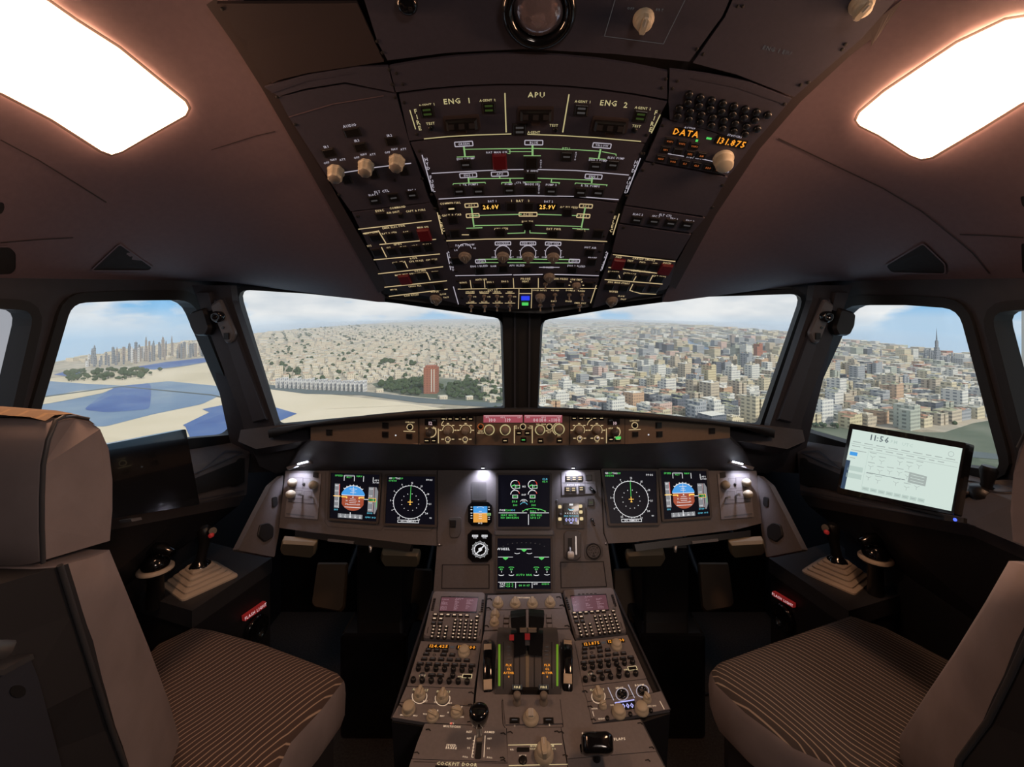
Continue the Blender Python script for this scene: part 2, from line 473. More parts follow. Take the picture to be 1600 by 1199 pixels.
# ---- control builders, all placed on a surface S -------------------------------------------
def button(T, S, x, y, w, h, leg=(), m='btn', z=0.004, name='push_button', base=0.0, fr='btn_frame'):
    b = MB()
    b.rect(S, x, y, w, h, base, base + z * 0.5, fr)
    b.rect(S, x, y, w * 0.86, h * 0.86, base + z * 0.4, base + z, m, inset=0.9)
    n = len(leg)
    R, C = S.dirs(x, y); o = b.obj(name, T)
    if not n: return o
    b = MB()
    for i, (mk, tx) in enumerate(leg):
        k = ((n - 1) / 2 - i) * h * 0.36
        X, Y = x + C[0] * k, y + C[1] * k
        if tx: b.text(S, X, Y, tx, h * 0.26, mk, base + z + 0.0004)
        else: b.rect(S, X, Y, w * 0.55, h * 0.16, base + z, base + z + 0.0003, mk)
    b.obj('legend', o); return o
def rotary(T, S, x, y, r, ang=90, m='knob', hh=0.014, skirt=True, name='rotary_knob', base=0.0, flat=False):
    """knob with a skirt and a grip bar; ang is where the bar points (degrees, 90 = up)"""
    b = MB(); p, n = S.hit(x, y); R, C = S.dirs(x, y)
    k = scl(S, x, y); rm = r * k
    X = (S.P(x + R[0] * 2, y + R[1] * 2) - p); X = (X - n * X.dot(n)).normalized(); Y = n.cross(X)
    up = S.P(x + C[0] * 2, y + C[1] * 2) - p
    if Y.dot(up) < 0: Y = -Y
    p = p + n * base
    if flat:
        b.lathe(p, n, [(rm, 0), (rm, hh * 0.75), (rm * 0.93, hh * 0.95), (rm * 0.80, hh), (0.0001, hh)], m, 22, X)
        b.lathe(p, n, [(rm * 1.15, 0), (rm * 1.15, hh * 0.2), (rm * 0.9, hh * 0.3)], m, 22, X)
    else:
        if skirt:
            b.lathe(p, n, [(rm, 0), (rm, hh * 0.18), (rm * 0.86, hh * 0.42), (rm * 0.62, hh * 0.5), (0.0001, hh * 0.5)], m, 20, X)
        a = math.radians(ang); D = X * math.cos(a) + Y * math.sin(a); E = n.cross(D)
        b.lathe(p, n, [(rm * 0.80, hh * 0.2), (rm * 0.78, hh * 0.7), (rm * 0.6, hh * 0.82), (0.0001, hh * 0.82)], m, 20, X)
        L, W = rm * 0.82, rm * 0.30
        rings = []
        for q, hz_ in ((1.0, hh * 0.3), (1.0, hh * 0.92), (0.85, hh)):
            rings.append([p + n * hz_ + D * u * q + E * v * q for u, v in ((-L, -W * .6), (-L * .8, -W), (L * 0.8, -W), (L, -W * .6), (L, W * .6), (L * 0.8, W), (-L * .8, W), (-L, W * .6))])
        b.loft(rings, m, True, cap1=True)
        o = b.obj(name, T); b = MB()
        b.box(p + n * (hh + 0.0004) + D * L * 0.4, D * L * 0.38, E * W * 0.14, n * 0.0004, 'white_paint'); b.obj('pointer', o); return o
    return b.obj(name, T)
def ring_mark(b, S, x, y, r, w, m, h=0.0006, a0=0, a1=360, n=24):
    pts = circ(x, y, r, n, a0, a1)
    b.line(S, pts, w, h, m, closed=abs(a1 - a0) >= 360)
def toggle(T, S, x, y, r, tilt=(0, 1), L=0.022, m='metal', name='toggle_switch', tip=None):
    b = MB(); p, n = S.hit(x, y); R, C = S.dirs(x, y); k = scl(S, x, y); rm = r * k
    up = (S.P(x + C[0] * 2, y + C[1] * 2) - p).normalized(); rt = (S.P(x + R[0] * 2, y + R[1] * 2) - p).normalized()
    b.lathe(p, n, [(rm, 0), (rm, 0.003), (rm * 0.5, 0.005), (0.0001, 0.006)], m, 12)
    d = (n + rt * tilt[0] * 0.5 + up * tilt[1] * 0.5).normalized()
    b.tube([p + n * 0.002, p + d * L * 0.55, p + d * L], [rm * 0.25, rm * 0.3, rm * 0.5], tip or m, 8)
    return b.obj(name, T)
def screw(b, S, x, y, r=2.2, h=0.001):
    p, n = S.hit(x, y); k = scl(S, x, y) * r
    b.lathe(p, n, [(k * 1.3, 0), (k * 1.3, h), (k, h * 1.6), (0.0001, h * 1.6)], 'seam', 10)
# ============================================================ OUTSIDE: the city under the flight path
H = 100.0; GZ = 1.30 - H
GP = Plane((0, 0, GZ), (1, 0, GZ), (0, 1, GZ))
def gpt(px, py, up=0.0): 
    p = GP.P(px, py); return Vector((p.x, p.y, GZ + up))
def rowh(rx):  # row of the far edge of the land
    return 499.0 + 68 * min(1.5, (rx * 700 / 740) ** 2)
def proj(x, y, z=GZ):
    return CX + x / y * F, CY - (z - 1.3) / y * F
def procmat(key, build):
    m = bpy.data.materials.new(key); m.use_nodes = True; build(m.node_tree, m.node_tree.nodes['Principled BSDF']); MATS[key] = m
def ground_mat(cols, sc1, sc2):
    def f(nt, b):
        b.inputs['Roughness'].default_value = 0.95; b.inputs['Specular IOR Level'].default_value = 0.1
        t = nt.nodes.new('ShaderNodeTexCoord'); n = nt.nodes.new('ShaderNodeTexNoise'); n.inputs['Scale'].default_value = sc1; n.inputs['Detail'].default_value = 8
        v = nt.nodes.new('ShaderNodeTexVoronoi'); v.inputs['Scale'].default_value = sc2
        nt.links.new(t.outputs['Object'], n.inputs['Vector']); nt.links.new(t.outputs['Object'], v.inputs['Vector'])
        ad = nt.nodes.new('ShaderNodeMath'); ad.operation = 'MULTIPLY_ADD'; ad.inputs[1].default_value = 0.35
        s = nt.nodes.new('ShaderNodeSeparateColor'); nt.links.new(v.outputs['Color'], s.inputs[0])
        nt.links.new(s.outputs[0], ad.inputs[0]); nt.links.new(n.outputs[0], ad.inputs[2])
        r = nt.nodes.new('ShaderNodeValToRGB'); e = r.color_ramp.elements
        e[0].position = 0.35; e[0].color = (*cols[0], 1); e[1].position = 0.95; e[1].color = (*cols[-1], 1)
        for i, c in enumerate(cols[1:-1]):
            x = e.new(0.35 + 0.6 * (i + 1) / (len(cols) - 1)); x.color = (*c, 1)
        nt.links.new(ad.outputs[0], r.inputs[0]); nt.links.new(r.outputs[0], b.inputs['Base Color'])
    return f
procmat('ground', ground_mat([(0.16, 0.16, 0.11), (0.34, 0.29, 0.21), (0.48, 0.40, 0.30), (0.36, 0.32, 0.25), (0.56, 0.48, 0.37)], 0.012, 0.05))
procmat('sand', ground_mat([(0.50, 0.41, 0.28), (0.62, 0.52, 0.36), (0.70, 0.59, 0.43)], 0.01, 0.004))
procmat('water_grey', ground_mat([(0.13, 0.20, 0.30), (0.19, 0.26, 0.35), (0.27, 0.33, 0.37)], 0.014, 0.006))
procmat('water_blue', ground_mat([(0.05, 0.09, 0.26), (0.09, 0.15, 0.32), (0.15, 0.21, 0.34)], 0.020, 0.010))
procmat('park', ground_mat([(0.07, 0.09, 0.06), (0.11, 0.13, 0.09), (0.17, 0.18, 0.13)], 0.02, 0.01))
procmat('asphalt', ground_mat([(0.09, 0.11, 0.11), (0.13, 0.15, 0.15)], 0.02, 0.01))
procmat('tree', ground_mat([(0.022, 0.04, 0.018), (0.045, 0.07, 0.03), (0.07, 0.09, 0.045)], 0.3, 0.2))
def facade(key, wall, win, sx=3.0, sz=3.4):
    def f(nt, b):
        b.inputs['Roughness'].default_value = 0.8; b.inputs['Specular IOR Level'].default_value = 0.2
        g = nt.nodes.new('ShaderNodeNewGeometry'); t = nt.nodes.new('ShaderNodeTexCoord')
        sp = nt.nodes.new('ShaderNodeSeparateXYZ'); nt.links.new(g.outputs['Position'], sp.inputs[0])
        a = nt.nodes.new('ShaderNodeMath'); a.operation = 'ADD'; nt.links.new(sp.outputs[0], a.inputs[0]); nt.links.new(sp.outputs[1], a.inputs[1])
        def fr(src, per, th):
            d = nt.nodes.new('ShaderNodeMath'); d.operation = 'DIVIDE'; d.inputs[1].default_value = per; nt.links.new(src, d.inputs[0])
            q = nt.nodes.new('ShaderNodeMath'); q.operation = 'FRACT'; nt.links.new(d.outputs[0], q.inputs[0])
            c = nt.nodes.new('ShaderNodeMath'); c.operation = 'GREATER_THAN'; c.inputs[1].default_value = th; nt.links.new(q.outputs[0], c.inputs[0]); return c.outputs[0]
        h_ = fr(a.outputs[0], sx, 0.45); v_ = fr(sp.outputs[2], sz, 0.5)
        m1 = nt.nodes.new('ShaderNodeMath'); m1.operation = 'MULTIPLY'; nt.links.new(h_, m1.inputs[0]); nt.links.new(v_, m1.inputs[1])
        nz = nt.nodes.new('ShaderNodeSeparateXYZ'); nt.links.new(g.outputs['Normal'], nz.inputs[0])
        up = nt.nodes.new('ShaderNodeMath'); up.operation = 'LESS_THAN'; up.inputs[1].default_value = 0.5; nt.links.new(nz.outputs[2], up.inputs[0])
        m2 = nt.nodes.new('ShaderNodeMath'); m2.operation = 'MULTIPLY'; nt.links.new(m1.outputs[0], m2.inputs[0]); nt.links.new(up.outputs[0], m2.inputs[1])
        mx = nt.nodes.new('ShaderNodeMix'); mx.data_type = 'RGBA'; mx.inputs[6].default_value = (*wall, 1); mx.inputs[7].default_value = (*win, 1)
        nt.links.new(m2.outputs[0], mx.inputs[0]); nt.links.new(mx.outputs[2], b.inputs['Base Color'])
    procmat(key, f)
FAC = [('f_white', (0.66, 0.64, 0.58), (0.22, 0.24, 0.26), 'white'), ('f_cream', (0.60, 0.52, 0.36), (0.24, 0.22, 0.17), 'cream'), ('f_beige', (0.52, 0.44, 0.33), (0.20, 0.18, 0.16), 'beige'),
       ('f_grey', (0.34, 0.35, 0.36), (0.12, 0.14, 0.17), 'grey'), ('f_dark', (0.13, 0.14, 0.17), (0.05, 0.07, 0.09), 'dark glass'), ('f_yellow', (0.58, 0.50, 0.32), (0.24, 0.20, 0.13), 'yellow'),
       ('f_orange', (0.52, 0.34, 0.22), (0.24, 0.17, 0.12), 'orange'), ('f_green', (0.42, 0.44, 0.37), (0.17, 0.19, 0.17), 'greenish'), ('f_red', (0.40, 0.16, 0.11), (0.16, 0.08, 0.06), 'red brown'),
       ('f_pink', (0.60, 0.44, 0.38), (0.28, 0.20, 0.18), 'pink')]
for k, w, n_, _ in FAC: facade(k, w, n_)
for k, c in (('r_pale', (0.54, 0.48, 0.37)), ('r_grey', (0.38, 0.37, 0.32)), ('r_olive', (0.36, 0.35, 0.23)), ('r_terra', (0.42, 0.24, 0.16)), ('r_white', (0.68, 0.64, 0.55))):
    mat(k, c, 0.9, spec=0.1)
facade('h_pale', (0.62, 0.54, 0.42), (0.40, 0.33, 0.25), 4, 4)

# land
b = MB(); RX = [-2.0 + 4.0 * i / 100 for i in range(101)]; NV = 40
rows_ = []
for j in range(NV + 1):
    r = []
    for rx in RX:
        yf = H * 700 / (rowh(rx) - CY); yn = 220.0
        y = yn * (yf / yn) ** (j / NV)
        r.append(Vector((rx * y, y, GZ)))
    rows_.append(r)
b.loft(rows_, 'ground', closed=False)
structure(b.obj('ground'))
def land(name, m, pts, up=0.15, **k):
    b = MB(); P = [gpt(*p, up) for p in pts]
    b.add(P, tessellate_polygon([[Vector((p.x, p.y, 0)) for p in P]]), m)
    o = b.obj(name); structure(o); return o
SANDL = [(20, 592), (77, 592), (135, 584), (200, 578), (264, 577), (330, 566), (375, 566), (375, 612), (362, 700), (20, 730)]
land('sand_shore', 'sand', SANDL, 0.10)
land('sea', 'water_grey', rnd([(20, 590), (77, 596), (132, 600), (192, 603), (264, 596), (344, 604), (357, 612), (316, 632), (239, 648), (165, 667), (110, 667), (20, 672)], 6), 0.25)
land('sea', 'water_blue', rnd([(179, 605), (236, 599), (236, 620), (234, 640), (200, 643), (165, 645), (130, 641), (150, 625)], 8), 0.40)
land('sand_bank', 'sand', rnd([(30, 625), (71, 621), (120, 612), (179, 607), (160, 615), (100, 627), (60, 634), (30, 638)], 4), 0.50)
land('sea', 'water_blue', [(316, 640), (366, 630), (420, 625), (420, 720), (290, 720), (302, 697), (290, 668), (286, 665), (327, 645)], 0.40)
land('lagoon', 'water_blue', rnd([(205, 575), (260, 566), (335, 558), (345, 562), (290, 572), (240, 578)], 2), 0.35)
land('lagoon', 'water_blue', [(84, 586), (105, 580), (128, 582), (110, 589)], 0.35)
land('road', 'asphalt', [(60, 621), (190, 604), (330, 617), (375, 627), (375, 629), (330, 618.6), (190, 605.2), (60, 623)], 0.60)
land('sand_flat', 'sand', [(395, 605), (440, 611), (520, 617), (620, 628), (700, 640), (786, 652), (786, 700), (395, 700)], 0.12)
land('lagoon', 'water_blue', [(420, 634), (464, 647), (433, 660), (420, 662)], 0.3)
land('road', 'asphalt', [(390, 598), (440, 604), (478, 609), (566, 612), (654, 622), (786, 631), (786, 638), (654, 630), (566, 618), (478, 616), (440, 611), (390, 604)], 0.35)
land('road', 'sand', [(500, 640), (640, 632), (700, 645), (640, 634)], 0.30)
land('river', 'water_grey', [(1055, 531), (1070, 529), (1110, 545), (1122, 552), (1100, 554), (1070, 540)], 0.3)
land('river', 'water_blue', [(1130, 531), (1180, 535), (1260, 542), (1260, 547), (1180, 540), (1130, 534)], 0.3)
land('river', 'water_blue', [(1100, 560), (1150, 558), (1160, 566), (1140, 574), (1110, 570)], 0.2)
land('park', 'park', [(1240, 660), (1300, 668), (1400, 672), (1440, 676), (1476, 676), (1520, 662), (1560, 655), (1640, 690), (1640, 760), (1240, 760)], 0.2)
land('park', 'park', [(580, 600), (650, 588), (740, 596), (786, 606), (786, 632), (720, 626), (650, 620), (600, 612)], 0.10)
land('road', 'asphalt', [(1470, 700), (1520, 706), (1575, 712), (1575, 720), (1520, 716), (1470, 708)], 0.4)

def inpoly(p, poly):
    x, y = p; c = False
    for i in range(len(poly)):
        (x0, y0), (x1, y1) = poly[i - 1], poly[i]
        if (y0 > y) != (y1 > y) and x < (x1 - x0) * (y - y0) / (y1 - y0) + x0: c = not c
    return c
KEEPOUT = [[(0, 560), (200, 570), (345, 556), (400, 556), (395, 600), (480, 606), (566, 610), (654, 621), (786, 630), (786, 720), (0, 760)],
           [(575, 602), (650, 590), (700, 590), (740, 598), (760, 622), (650, 622), (600, 612)],
           [(1240, 664), (1300, 670), (1440, 678), (1476, 676), (1520, 664), (1560, 655), (1700, 690), (1700, 780), (1240, 780)],
           [(1055, 531), (1070, 529), (1110, 545), (1122, 552), (1100, 554), (1070, 540)], [(1130, 531), (1180, 535), (1260, 542), (1260, 547), (1180, 540), (1130, 534)]]
rg = random.Random(11)
BL = []   # x, y, w, d, h, rot, kind
def band(y0, y1, cell, rot, left):
    c, s_ = math.cos(rot), math.sin(rot); n = int(y1 * 1.7 / cell)
    for i in range(-n, n):
        for j in range(-n, n):
            x = (i * c - j * s_) * cell; y = (i * s_ + j * c) * cell
            if not (y0 <= y < y1) or abs(x / y) > 1.12: continue
            jt = .14 if left else .08; x += rg.uniform(-jt, jt) * cell; y += rg.uniform(-jt, jt) * cell
            rx = x / y
            if (rx < -0.0) != left and not (left and rx < 0.02): continue
            px, py = proj(x, y)
            if py < rowh(rx) + 1.0 or px < 60 or px > 1600: continue
            if any(inpoly((px, py), k) for k in KEEPOUT): continue
            if rg.random() < (0.10 if not left else 0.22): continue
            q = rg.random()
            if left:
                hgt = rg.uniform(2.6, 5.0) if q < .93 else rg.uniform(8, 16)
                if cell > 40: hgt = rg.uniform(4, 9)
                if px < 380: hgt = rg.uniform(3, 8)
                w = cell * rg.uniform(.45, .72); d = cell * rg.uniform(.4, .7)
            else:
                dens = max(0, 1 - abs(px - 1130) / 230)
                hgt = rg.uniform(7, 15) if q < .85 else rg.uniform(16, 27)
                if dens > 0 and 600 < y < 1500 and q > .55: hgt += rg.uniform(4, 18) * dens
                if px > 1290 and y > 1300: hgt *= .6
                if px < 1000: hgt *= .72
                w = cell * rg.uniform(.5, .8); d = cell * rg.uniform(.5, .8)
            BL.append((x, y, w, d, hgt, rot + (math.pi / 2 if rg.random() < .5 else 0), left))
band(400, 950, 15, 0.45, True); band(950, 1700, 24, 0.2, True); band(1700, 4200, 55, 0.5, True); band(4200, 16000, 220, 0.3, True)
band(400, 900, 23, 0.42, False); band(900, 1700, 30, 0.25, False); band(1700, 3600, 60, 0.5, False); band(3600, 14000, 200, 0.3, False)
def showing(b_):
    px, py = proj(b_[0], b_[1]); 
    if py > 668 + max(0, (px - 1250) * 0.16) or (355 < px < 400) or (785 < px < 840) or (1215 < px < 1255): return 0
    return (b_[2] + b_[3]) * (b_[4] + 6) / b_[1] ** 2
SKY = []
def spaced(px, base, wp, lst, k=0.9):
    p = gpt(px, base); w = wp * p.y / F
    if any((p.x - q[0]) ** 2 + (p.y - q[1]) ** 2 < (k * (w + q[2])) ** 2 for q in lst): return False
    lst.append((p.x, p.y, w)); return True
SPOTS = []
rs = random.Random(21)
for i in range(400):
    t = rs.random(); px = 134 + 192 * t; base = 573 - 18 * t + rs.uniform(-5, 3); wp = rs.uniform(1.3, 3.0)
    if len(SKY) < 78 and spaced(px, base, wp, SPOTS): SKY.append((px, base, rs.uniform(9, 19) + (6 if .35 < t < .95 else 0) + (11 if rs.random() < .2 else 0), wp))
SPIRE = []
SPOTS.append((gpt(1463.5, 572).x, gpt(1463.5, 572).y, 8))
for i in range(300):
    px = rs.uniform(1438, 1522); base = 567 + (px - 1438) * .03 + rs.uniform(-3, 5); wp = rs.uniform(1.5, 3)
    if len(SPIRE) < 32 and spaced(px, base, wp, SPOTS): SPIRE.append((px, base, rs.uniform(5, 13) + (7 if 1445 < px < 1490 else 0), wp))
for q in ((1376.5, 562, 3), (1145, 546, 7), (1153, 547, 6), (1050, 528, 4), (1019, 524, 4), (1024, 524, 4), (1029, 524, 4), (674, 614, 16)):
    p = gpt(*q[:2]); SPOTS.append((p.x, p.y, q[2] * p.y / F))
for u in range(24):
    p = gpt(430 + u * 6.6, 604 + u * .27); SPOTS.append((p.x, p.y, 12))
BL = [q for q in BL if not any((q[0] - t[0]) ** 2 + (q[1] - t[1]) ** 2 < (t[2] * .8 + max(q[2], q[3]) * .75) ** 2 for t in SPOTS)]
BL.sort(key=showing, reverse=True)
near, far_ = BL[:268], BL[268:]

def bld_mesh(fk, rk, shape, seed):
    r = random.Random(seed); b = MB()
    def bx(x0, x1, y0, y1, z0, z1, m, top=None):
        vs = [Vector((x, y, z)) for x in (x0, x1) for y in (y0, y1) for z in (z0, z1)]
        b.add(vs, [(0, 1, 3, 2), (4, 6, 7, 5), (0, 4, 5, 1), (2, 3, 7, 6)], m)
        b.add(vs, [(1, 5, 7, 3), (0, 2, 6, 4)], top or m)
    if shape == 0:
        bx(-.5, .5, -.5, .5, 0, 1, fk, rk)
    elif shape == 1:
        bx(-.5, .5, -.5, 0.1, 0, 1, fk, rk); bx(-.5, 0.05, 0.1, .5, 0, .86, fk, rk)
    elif shape == 2:
        bx(-.5, .5, -.5, .5, 0, .78, fk, rk); bx(-.3, .32, -.35, .3, .78, 1, fk, rk)
    else:
        bx(-.5, -.08, -.5, .5, 0, 1, fk, rk); bx(.08, .5, -.5, .5, 0, .93, fk, rk); bx(-.08, .08, -.3, .3, 0, .9, fk, rk)
    t = 1.0 if shape != 2 else 1.0
    bx(-.18, .02, -.2, 0, t, t + .09, rk); bx(-.44, -.34, -.4, -.3, t, t + .06, 'r_white')
    for x0, x1, y0, y1 in ((-.5, .5, -.5, -.47), (-.5, -.47, -.5, .1)):
        bx(x0, x1, y0, y1, .78 if shape == 2 else 1, (.78 if shape == 2 else 1) + .04, fk)
    o = b.obj('city_building'); me = o.data; bpy.data.objects.remove(o); return me
RK = ['r_pale', 'r_grey', 'r_olive', 'r_terra', 'r_white', 'r_pale']
protos = []
for i, (fk, _, _, nm) in enumerate(FAC):
    for sh in range(3):
        protos.append((bld_mesh(fk, RK[(i * 3 + sh * 2) % 6], (i + sh) % 4, i * 7 + sh), nm))
house = [(bld_mesh('h_pale', k, s_, 77 + s_), nm) for k, s_, nm in (('r_pale', 1, 'pale'), ('r_white', 2, 'white'), ('r_terra', 0, 'terracotta'), ('r_olive', 1, 'olive'))]
wts = [8, 6, 6, 5, 2, 1.4, 1.0, 3.5, .8, 1.4]
for i, (x, y, w, d, h_, rot, left) in enumerate(near):
    px, py = proj(x, y)
    if left:
        me, nm = house[rg.choices(range(4), (5, 3, 2, 2))[0]]; wh = ('left third', 'middle', 'right third')[min(2, max(0, int((px - 400) / 130)))]; kd = 'low desert suburb house with %s roof in the %s of the left windshield' % (nm, wh); grp = 'low suburb houses with %s roofs, %s' % (nm, wh); cat = 'house'; name = 'suburb_house'
    else:
        k = rg.choices(range(10), wts)[0]
        if h_ > 34 and rg.random() < .6: k = rg.choice((3, 4, 7))
        me, nm = protos[k * 3 + rg.randrange(3)]
        where = 'the right windshield' if px < 1240 else 'the right side window'
        third = ('left', 'middle', 'right')[min(2, int(3 * ((px - 838) / 400 if px < 1240 else (px - 1240) / 330)))]; rowt = 'lowest rows' if py > (628 if px < 1240 else 640) else 'upper rows'
        where = '%s third of %s, %s' % (third, where, rowt)
        size = 'tower' if h_ > 24 else 'block'
        kd = '%s city %s, %s' % (nm, size, where); grp = '%s city %ss through %s' % (nm, size, where); cat = 'building'; name = 'city_building'
    o = bpy.data.objects.new(name, me); COL.objects.link(o)
    o.location = (x, y, GZ); o.rotation_euler = (0, 0, rot); o.scale = (w, d, h_)
    o['label'] = kd; o['category'] = cat; o['group'] = grp
mb = MB()
for x, y, w, d, h_, rot, left in far_:
    c, s_ = math.cos(rot), math.sin(rot); hw, hd = w / 2, d / 2
    vs = [Vector((x + a * hw * c - e * hd * s_, y + a * hw * s_ + e * hd * c, GZ + z)) for z in (0, h_) for a, e in ((-1, -1), (1, -1), (1, 1), (-1, 1))]
    if left: fk = 'h_pale'; rk = rg.choices(RK, (4, 4, 2.5, 2.6, 2, 3))[0]
    else:
        fk = FAC[rg.choices(range(10), wts)[0]][0]; rk = rg.choice(RK)
        if h_ > 30: fk = rg.choice(('f_grey', 'f_dark', 'f_grey', 'f_beige'))
    mb.add(vs, [(0, 1, 5, 4), (1, 2, 6, 5), (2, 3, 7, 6), (3, 0, 4, 7)], fk); mb.add(vs, [(4, 5, 6, 7)], rk)
tag(mb.obj('distant_city'), 'hazy mass of small city blocks and houses reaching to the horizon outside', 'city', kind='stuff')

# skyline towers of the left window
def tower(px, base, hp, wp, fk, name, label, cat, group=None, spire=False):
    p = gpt(px, base); k = p.y / F; w = wp * k / 2; h_ = hp * k
    b = MB()
    def bx(hw, hd, z0, z1, m, dx=0, dy=0):
        vs = [Vector((p.x + dx + a * hw, p.y + dy + e * hd, GZ + z)) for z in (z0, z1) for a, e in ((-1, -1), (1, -1), (1, 1), (-1, 1))]
        b.add(vs, [(0, 1, 5, 4), (1, 2, 6, 5), (2, 3, 7, 6), (3, 0, 4, 7), (4, 5, 6, 7)], m)
    if spire:
        bx(w * 1.3, w * 1.3, 0, h_ * .30, fk); bx(w, w, h_ * .3, h_ * .5, fk); bx(w * .65, w * .65, h_ * .5, h_ * .68, fk)
        b.lathe(Vector((p.x, p.y, GZ + h_ * .68)), Vector((0, 0, 1)), [(w * .45, 0), (w * .25, h_ * .15), (0.02, h_ * .36)], fk, 8)
    else:
        r = rg.random()
        bx(w, w * rg.uniform(.7, 1.2), 0, h_ * (.88 if r < .6 else 1), fk)
        if r < .6: bx(w * rg.uniform(.4, .75), w * .6, h_ * .88, h_, fk)
        bx(w * .12, w * .12, h_, h_ * 1.06, fk)
    return tag(b.obj(name), label, cat, group)
facade('s_grey', (0.26, 0.27, 0.29), (0.12, 0.14, 0.17), 5, 5); facade('s_tan', (0.36, 0.31, 0.28), (0.18, 0.17, 0.17), 5, 5); facade('s_white', (0.66, 0.64, 0.62), (0.3, 0.3, 0.32), 5, 5)
for px, base, hp, wp in SKY:
    fk, nm = rg.choices((('s_grey', 'grey'), ('s_tan', 'tan'), ('s_white', 'white')), (5, 3, 1))[0]
    tower(px, base, hp, wp, fk, 'skyline_tower', '%s high rise in the %s part of the waterfront skyline, left side window' % (nm, ('left', 'middle', 'right')[min(2, int((px - 134) / 64))]), 'tower', '%s skyline towers across the water, %s part' % (nm, ('left', 'middle', 'right')[min(2, int((px - 134) / 64))]))
for px, base, hp, wp in SPIRE:
    tower(px, base, hp, wp, 's_grey', 'skyline_tower', 'grey tower clustered around the needle spire in the right side window', 'tower', 'towers around the needle spire')
tower(1463.5, 572, 58, 4.5, 's_grey', 'needle_skyscraper', 'tallest stepped skyscraper with needle spire in the right side window', 'skyscraper', spire=True)
tower(1376.5, 562, 16, 2.2, 's_grey', 'needle_skyscraper', 'lone thin tower standing in haze in the right side window', 'skyscraper')
tower(1145, 546, 22, 6.5, 's_tan', 'twin_tower', 'left and taller of two lone towers on the right windshield horizon', 'tower')
tower(1153, 547, 20, 5, 's_grey', 'twin_tower', 'right and shorter of two lone towers on the right windshield horizon', 'tower')
tower(1050, 528, 17, 3, 's_grey', 'needle_skyscraper', 'thin grey skyscraper in the haze of the right windshield', 'skyscraper')
for q in range(3): tower(1019 + q * 5, 524, 11 - q, 3, 's_grey', 'hazy_tower', 'pale tower lost in haze left of the thin grey skyscraper', 'tower', 'three hazy towers')
facade('brick_red', (0.34, 0.13, 0.08), (0.24, 0.09, 0.06), 4, 3)
# brown tower with white stripes
p = gpt(674, 614); k = p.y / F; t = thing('brown_tower', 'red brown tower with pale vertical stripes standing among dark trees', 'building', tuple(p))
b = MB(); hw = 10 * k
def wbox(b, c, hx, hy, z0, z1, m):
    b.box(Vector((c[0], c[1], (z0 + z1) / 2)), Vector((hx, 0, 0)), Vector((0, hy, 0)), Vector((0, 0, (z1 - z0) / 2)), m)
wbox(b, p, hw, hw, GZ, GZ + 40 * k, 'brick_red'); wbox(b, p, hw * .8, hw * .8, GZ + 40 * k, GZ + 43 * k, 'brick_red'); b.obj('tower_body', t)
for dx in (.22, .62):
    b = MB(); wbox(b, (p.x + dx * hw, p.y - hw, 0), hw * .06, hw * .03, GZ + 3 * k, GZ + 38 * k, 'r_white'); b.obj('facade_stripe', t)
# long white terrace
b = MB(); t = thing('terrace_building', 'long low white terraced building along the road in the left windshield', 'building', tuple(gpt(505, 608)))
for i in range(21):
    u = i / 21; p = gpt(434 + 143 * u, 606 + 6 * u); k = p.y / F; q = gpt(434 + 143 * (u + .042), 604 + 6 * (u + .042)); w = (q.x - p.x) / 2
    wbox(b, p, w, 6, GZ, GZ + (15 + (i * 7 % 3)) * k, 's_white'); wbox(b, (p.x, p.y - 6.2, 0), w * .5, .3, GZ + 2 * k, GZ + 10 * k, 'r_white')
b.obj('terrace_block', t)
# trees
def tree_mesh(seed):
    r = random.Random(seed); b = MB()
    for _ in range(4):
        c = Vector((r.uniform(-.3, .3), r.uniform(-.3, .3), r.uniform(.45, .8))); R = r.uniform(.28, .42)
        rings = []
        for a in range(5):
            th = math.pi * (a + .02) / 4.04
            rings.append([c + Vector((math.sin(th) * math.cos(q), math.sin(th) * math.sin(q), math.cos(th))) * R * r.uniform(.85, 1.15) for q in [i * math.pi / 3.5 for i in range(7)]])
        b.loft(rings, 'tree')
    b.lathe(Vector((0, 0, 0)), Vector((0, 0, 1)), [(.06, 0), (.05, .5)], 'boot_dark', 6)
    o = b.obj('tree'); me = o.data; bpy.data.objects.remove(o); return me
TM = [tree_mesh(i) for i in range(5)]
TR = []
def trees(n, poly, s0, s1, lab, grp):
    xs = [p[0] for p in poly]; ys = [p[1] for p in poly]; k = 0; tries = 0
    while k < n and tries < 6000:
        tries += 1
        q = (rg.uniform(min(xs), max(xs)), rg.uniform(min(ys), max(ys)))
        if not inpoly(q, poly): continue
        p = gpt(*q); s_ = rg.uniform(s0, s1)
        if any(abs(p.x - t[0]) < (s_ + t[2]) * .56 and abs(p.y - t[1]) < (s_ + t[2]) * .56 for t in TR) or any(abs(p.x - t[0]) < s_ * .5 + max(t[2], t[3]) * .7 and abs(p.y - t[1]) < s_ * .5 + max(t[2], t[3]) * .7 for t in BL) or any(abs(p.x - t[0]) < s_ * .5 + t[2] and abs(p.y - t[1]) < s_ * .5 + t[2] for t in SPOTS): continue
        TR.append((p.x, p.y, s_)); k += 1
        o = bpy.data.objects.new('tree', rg.choice(TM)); COL.objects.link(o); o.location = (p.x, p.y, GZ); o.scale = (s_, s_, s_ * rg.uniform(.7, 1)); o.rotation_euler = (0, 0, rg.uniform(0, 6))
        tag(o, lab, 'tree', grp)
trees(80, [(585, 606), (610, 600), (665, 594), (668, 616), (640, 620)], 7, 11, 'dark green tree in the grove left of the brown tower', 'grove beside the brown tower')
trees(60, [(686, 606), (745, 594), (786, 606), (786, 628), (700, 622)], 6, 9, 'dark green tree right of the brown tower', 'trees right of the brown tower')
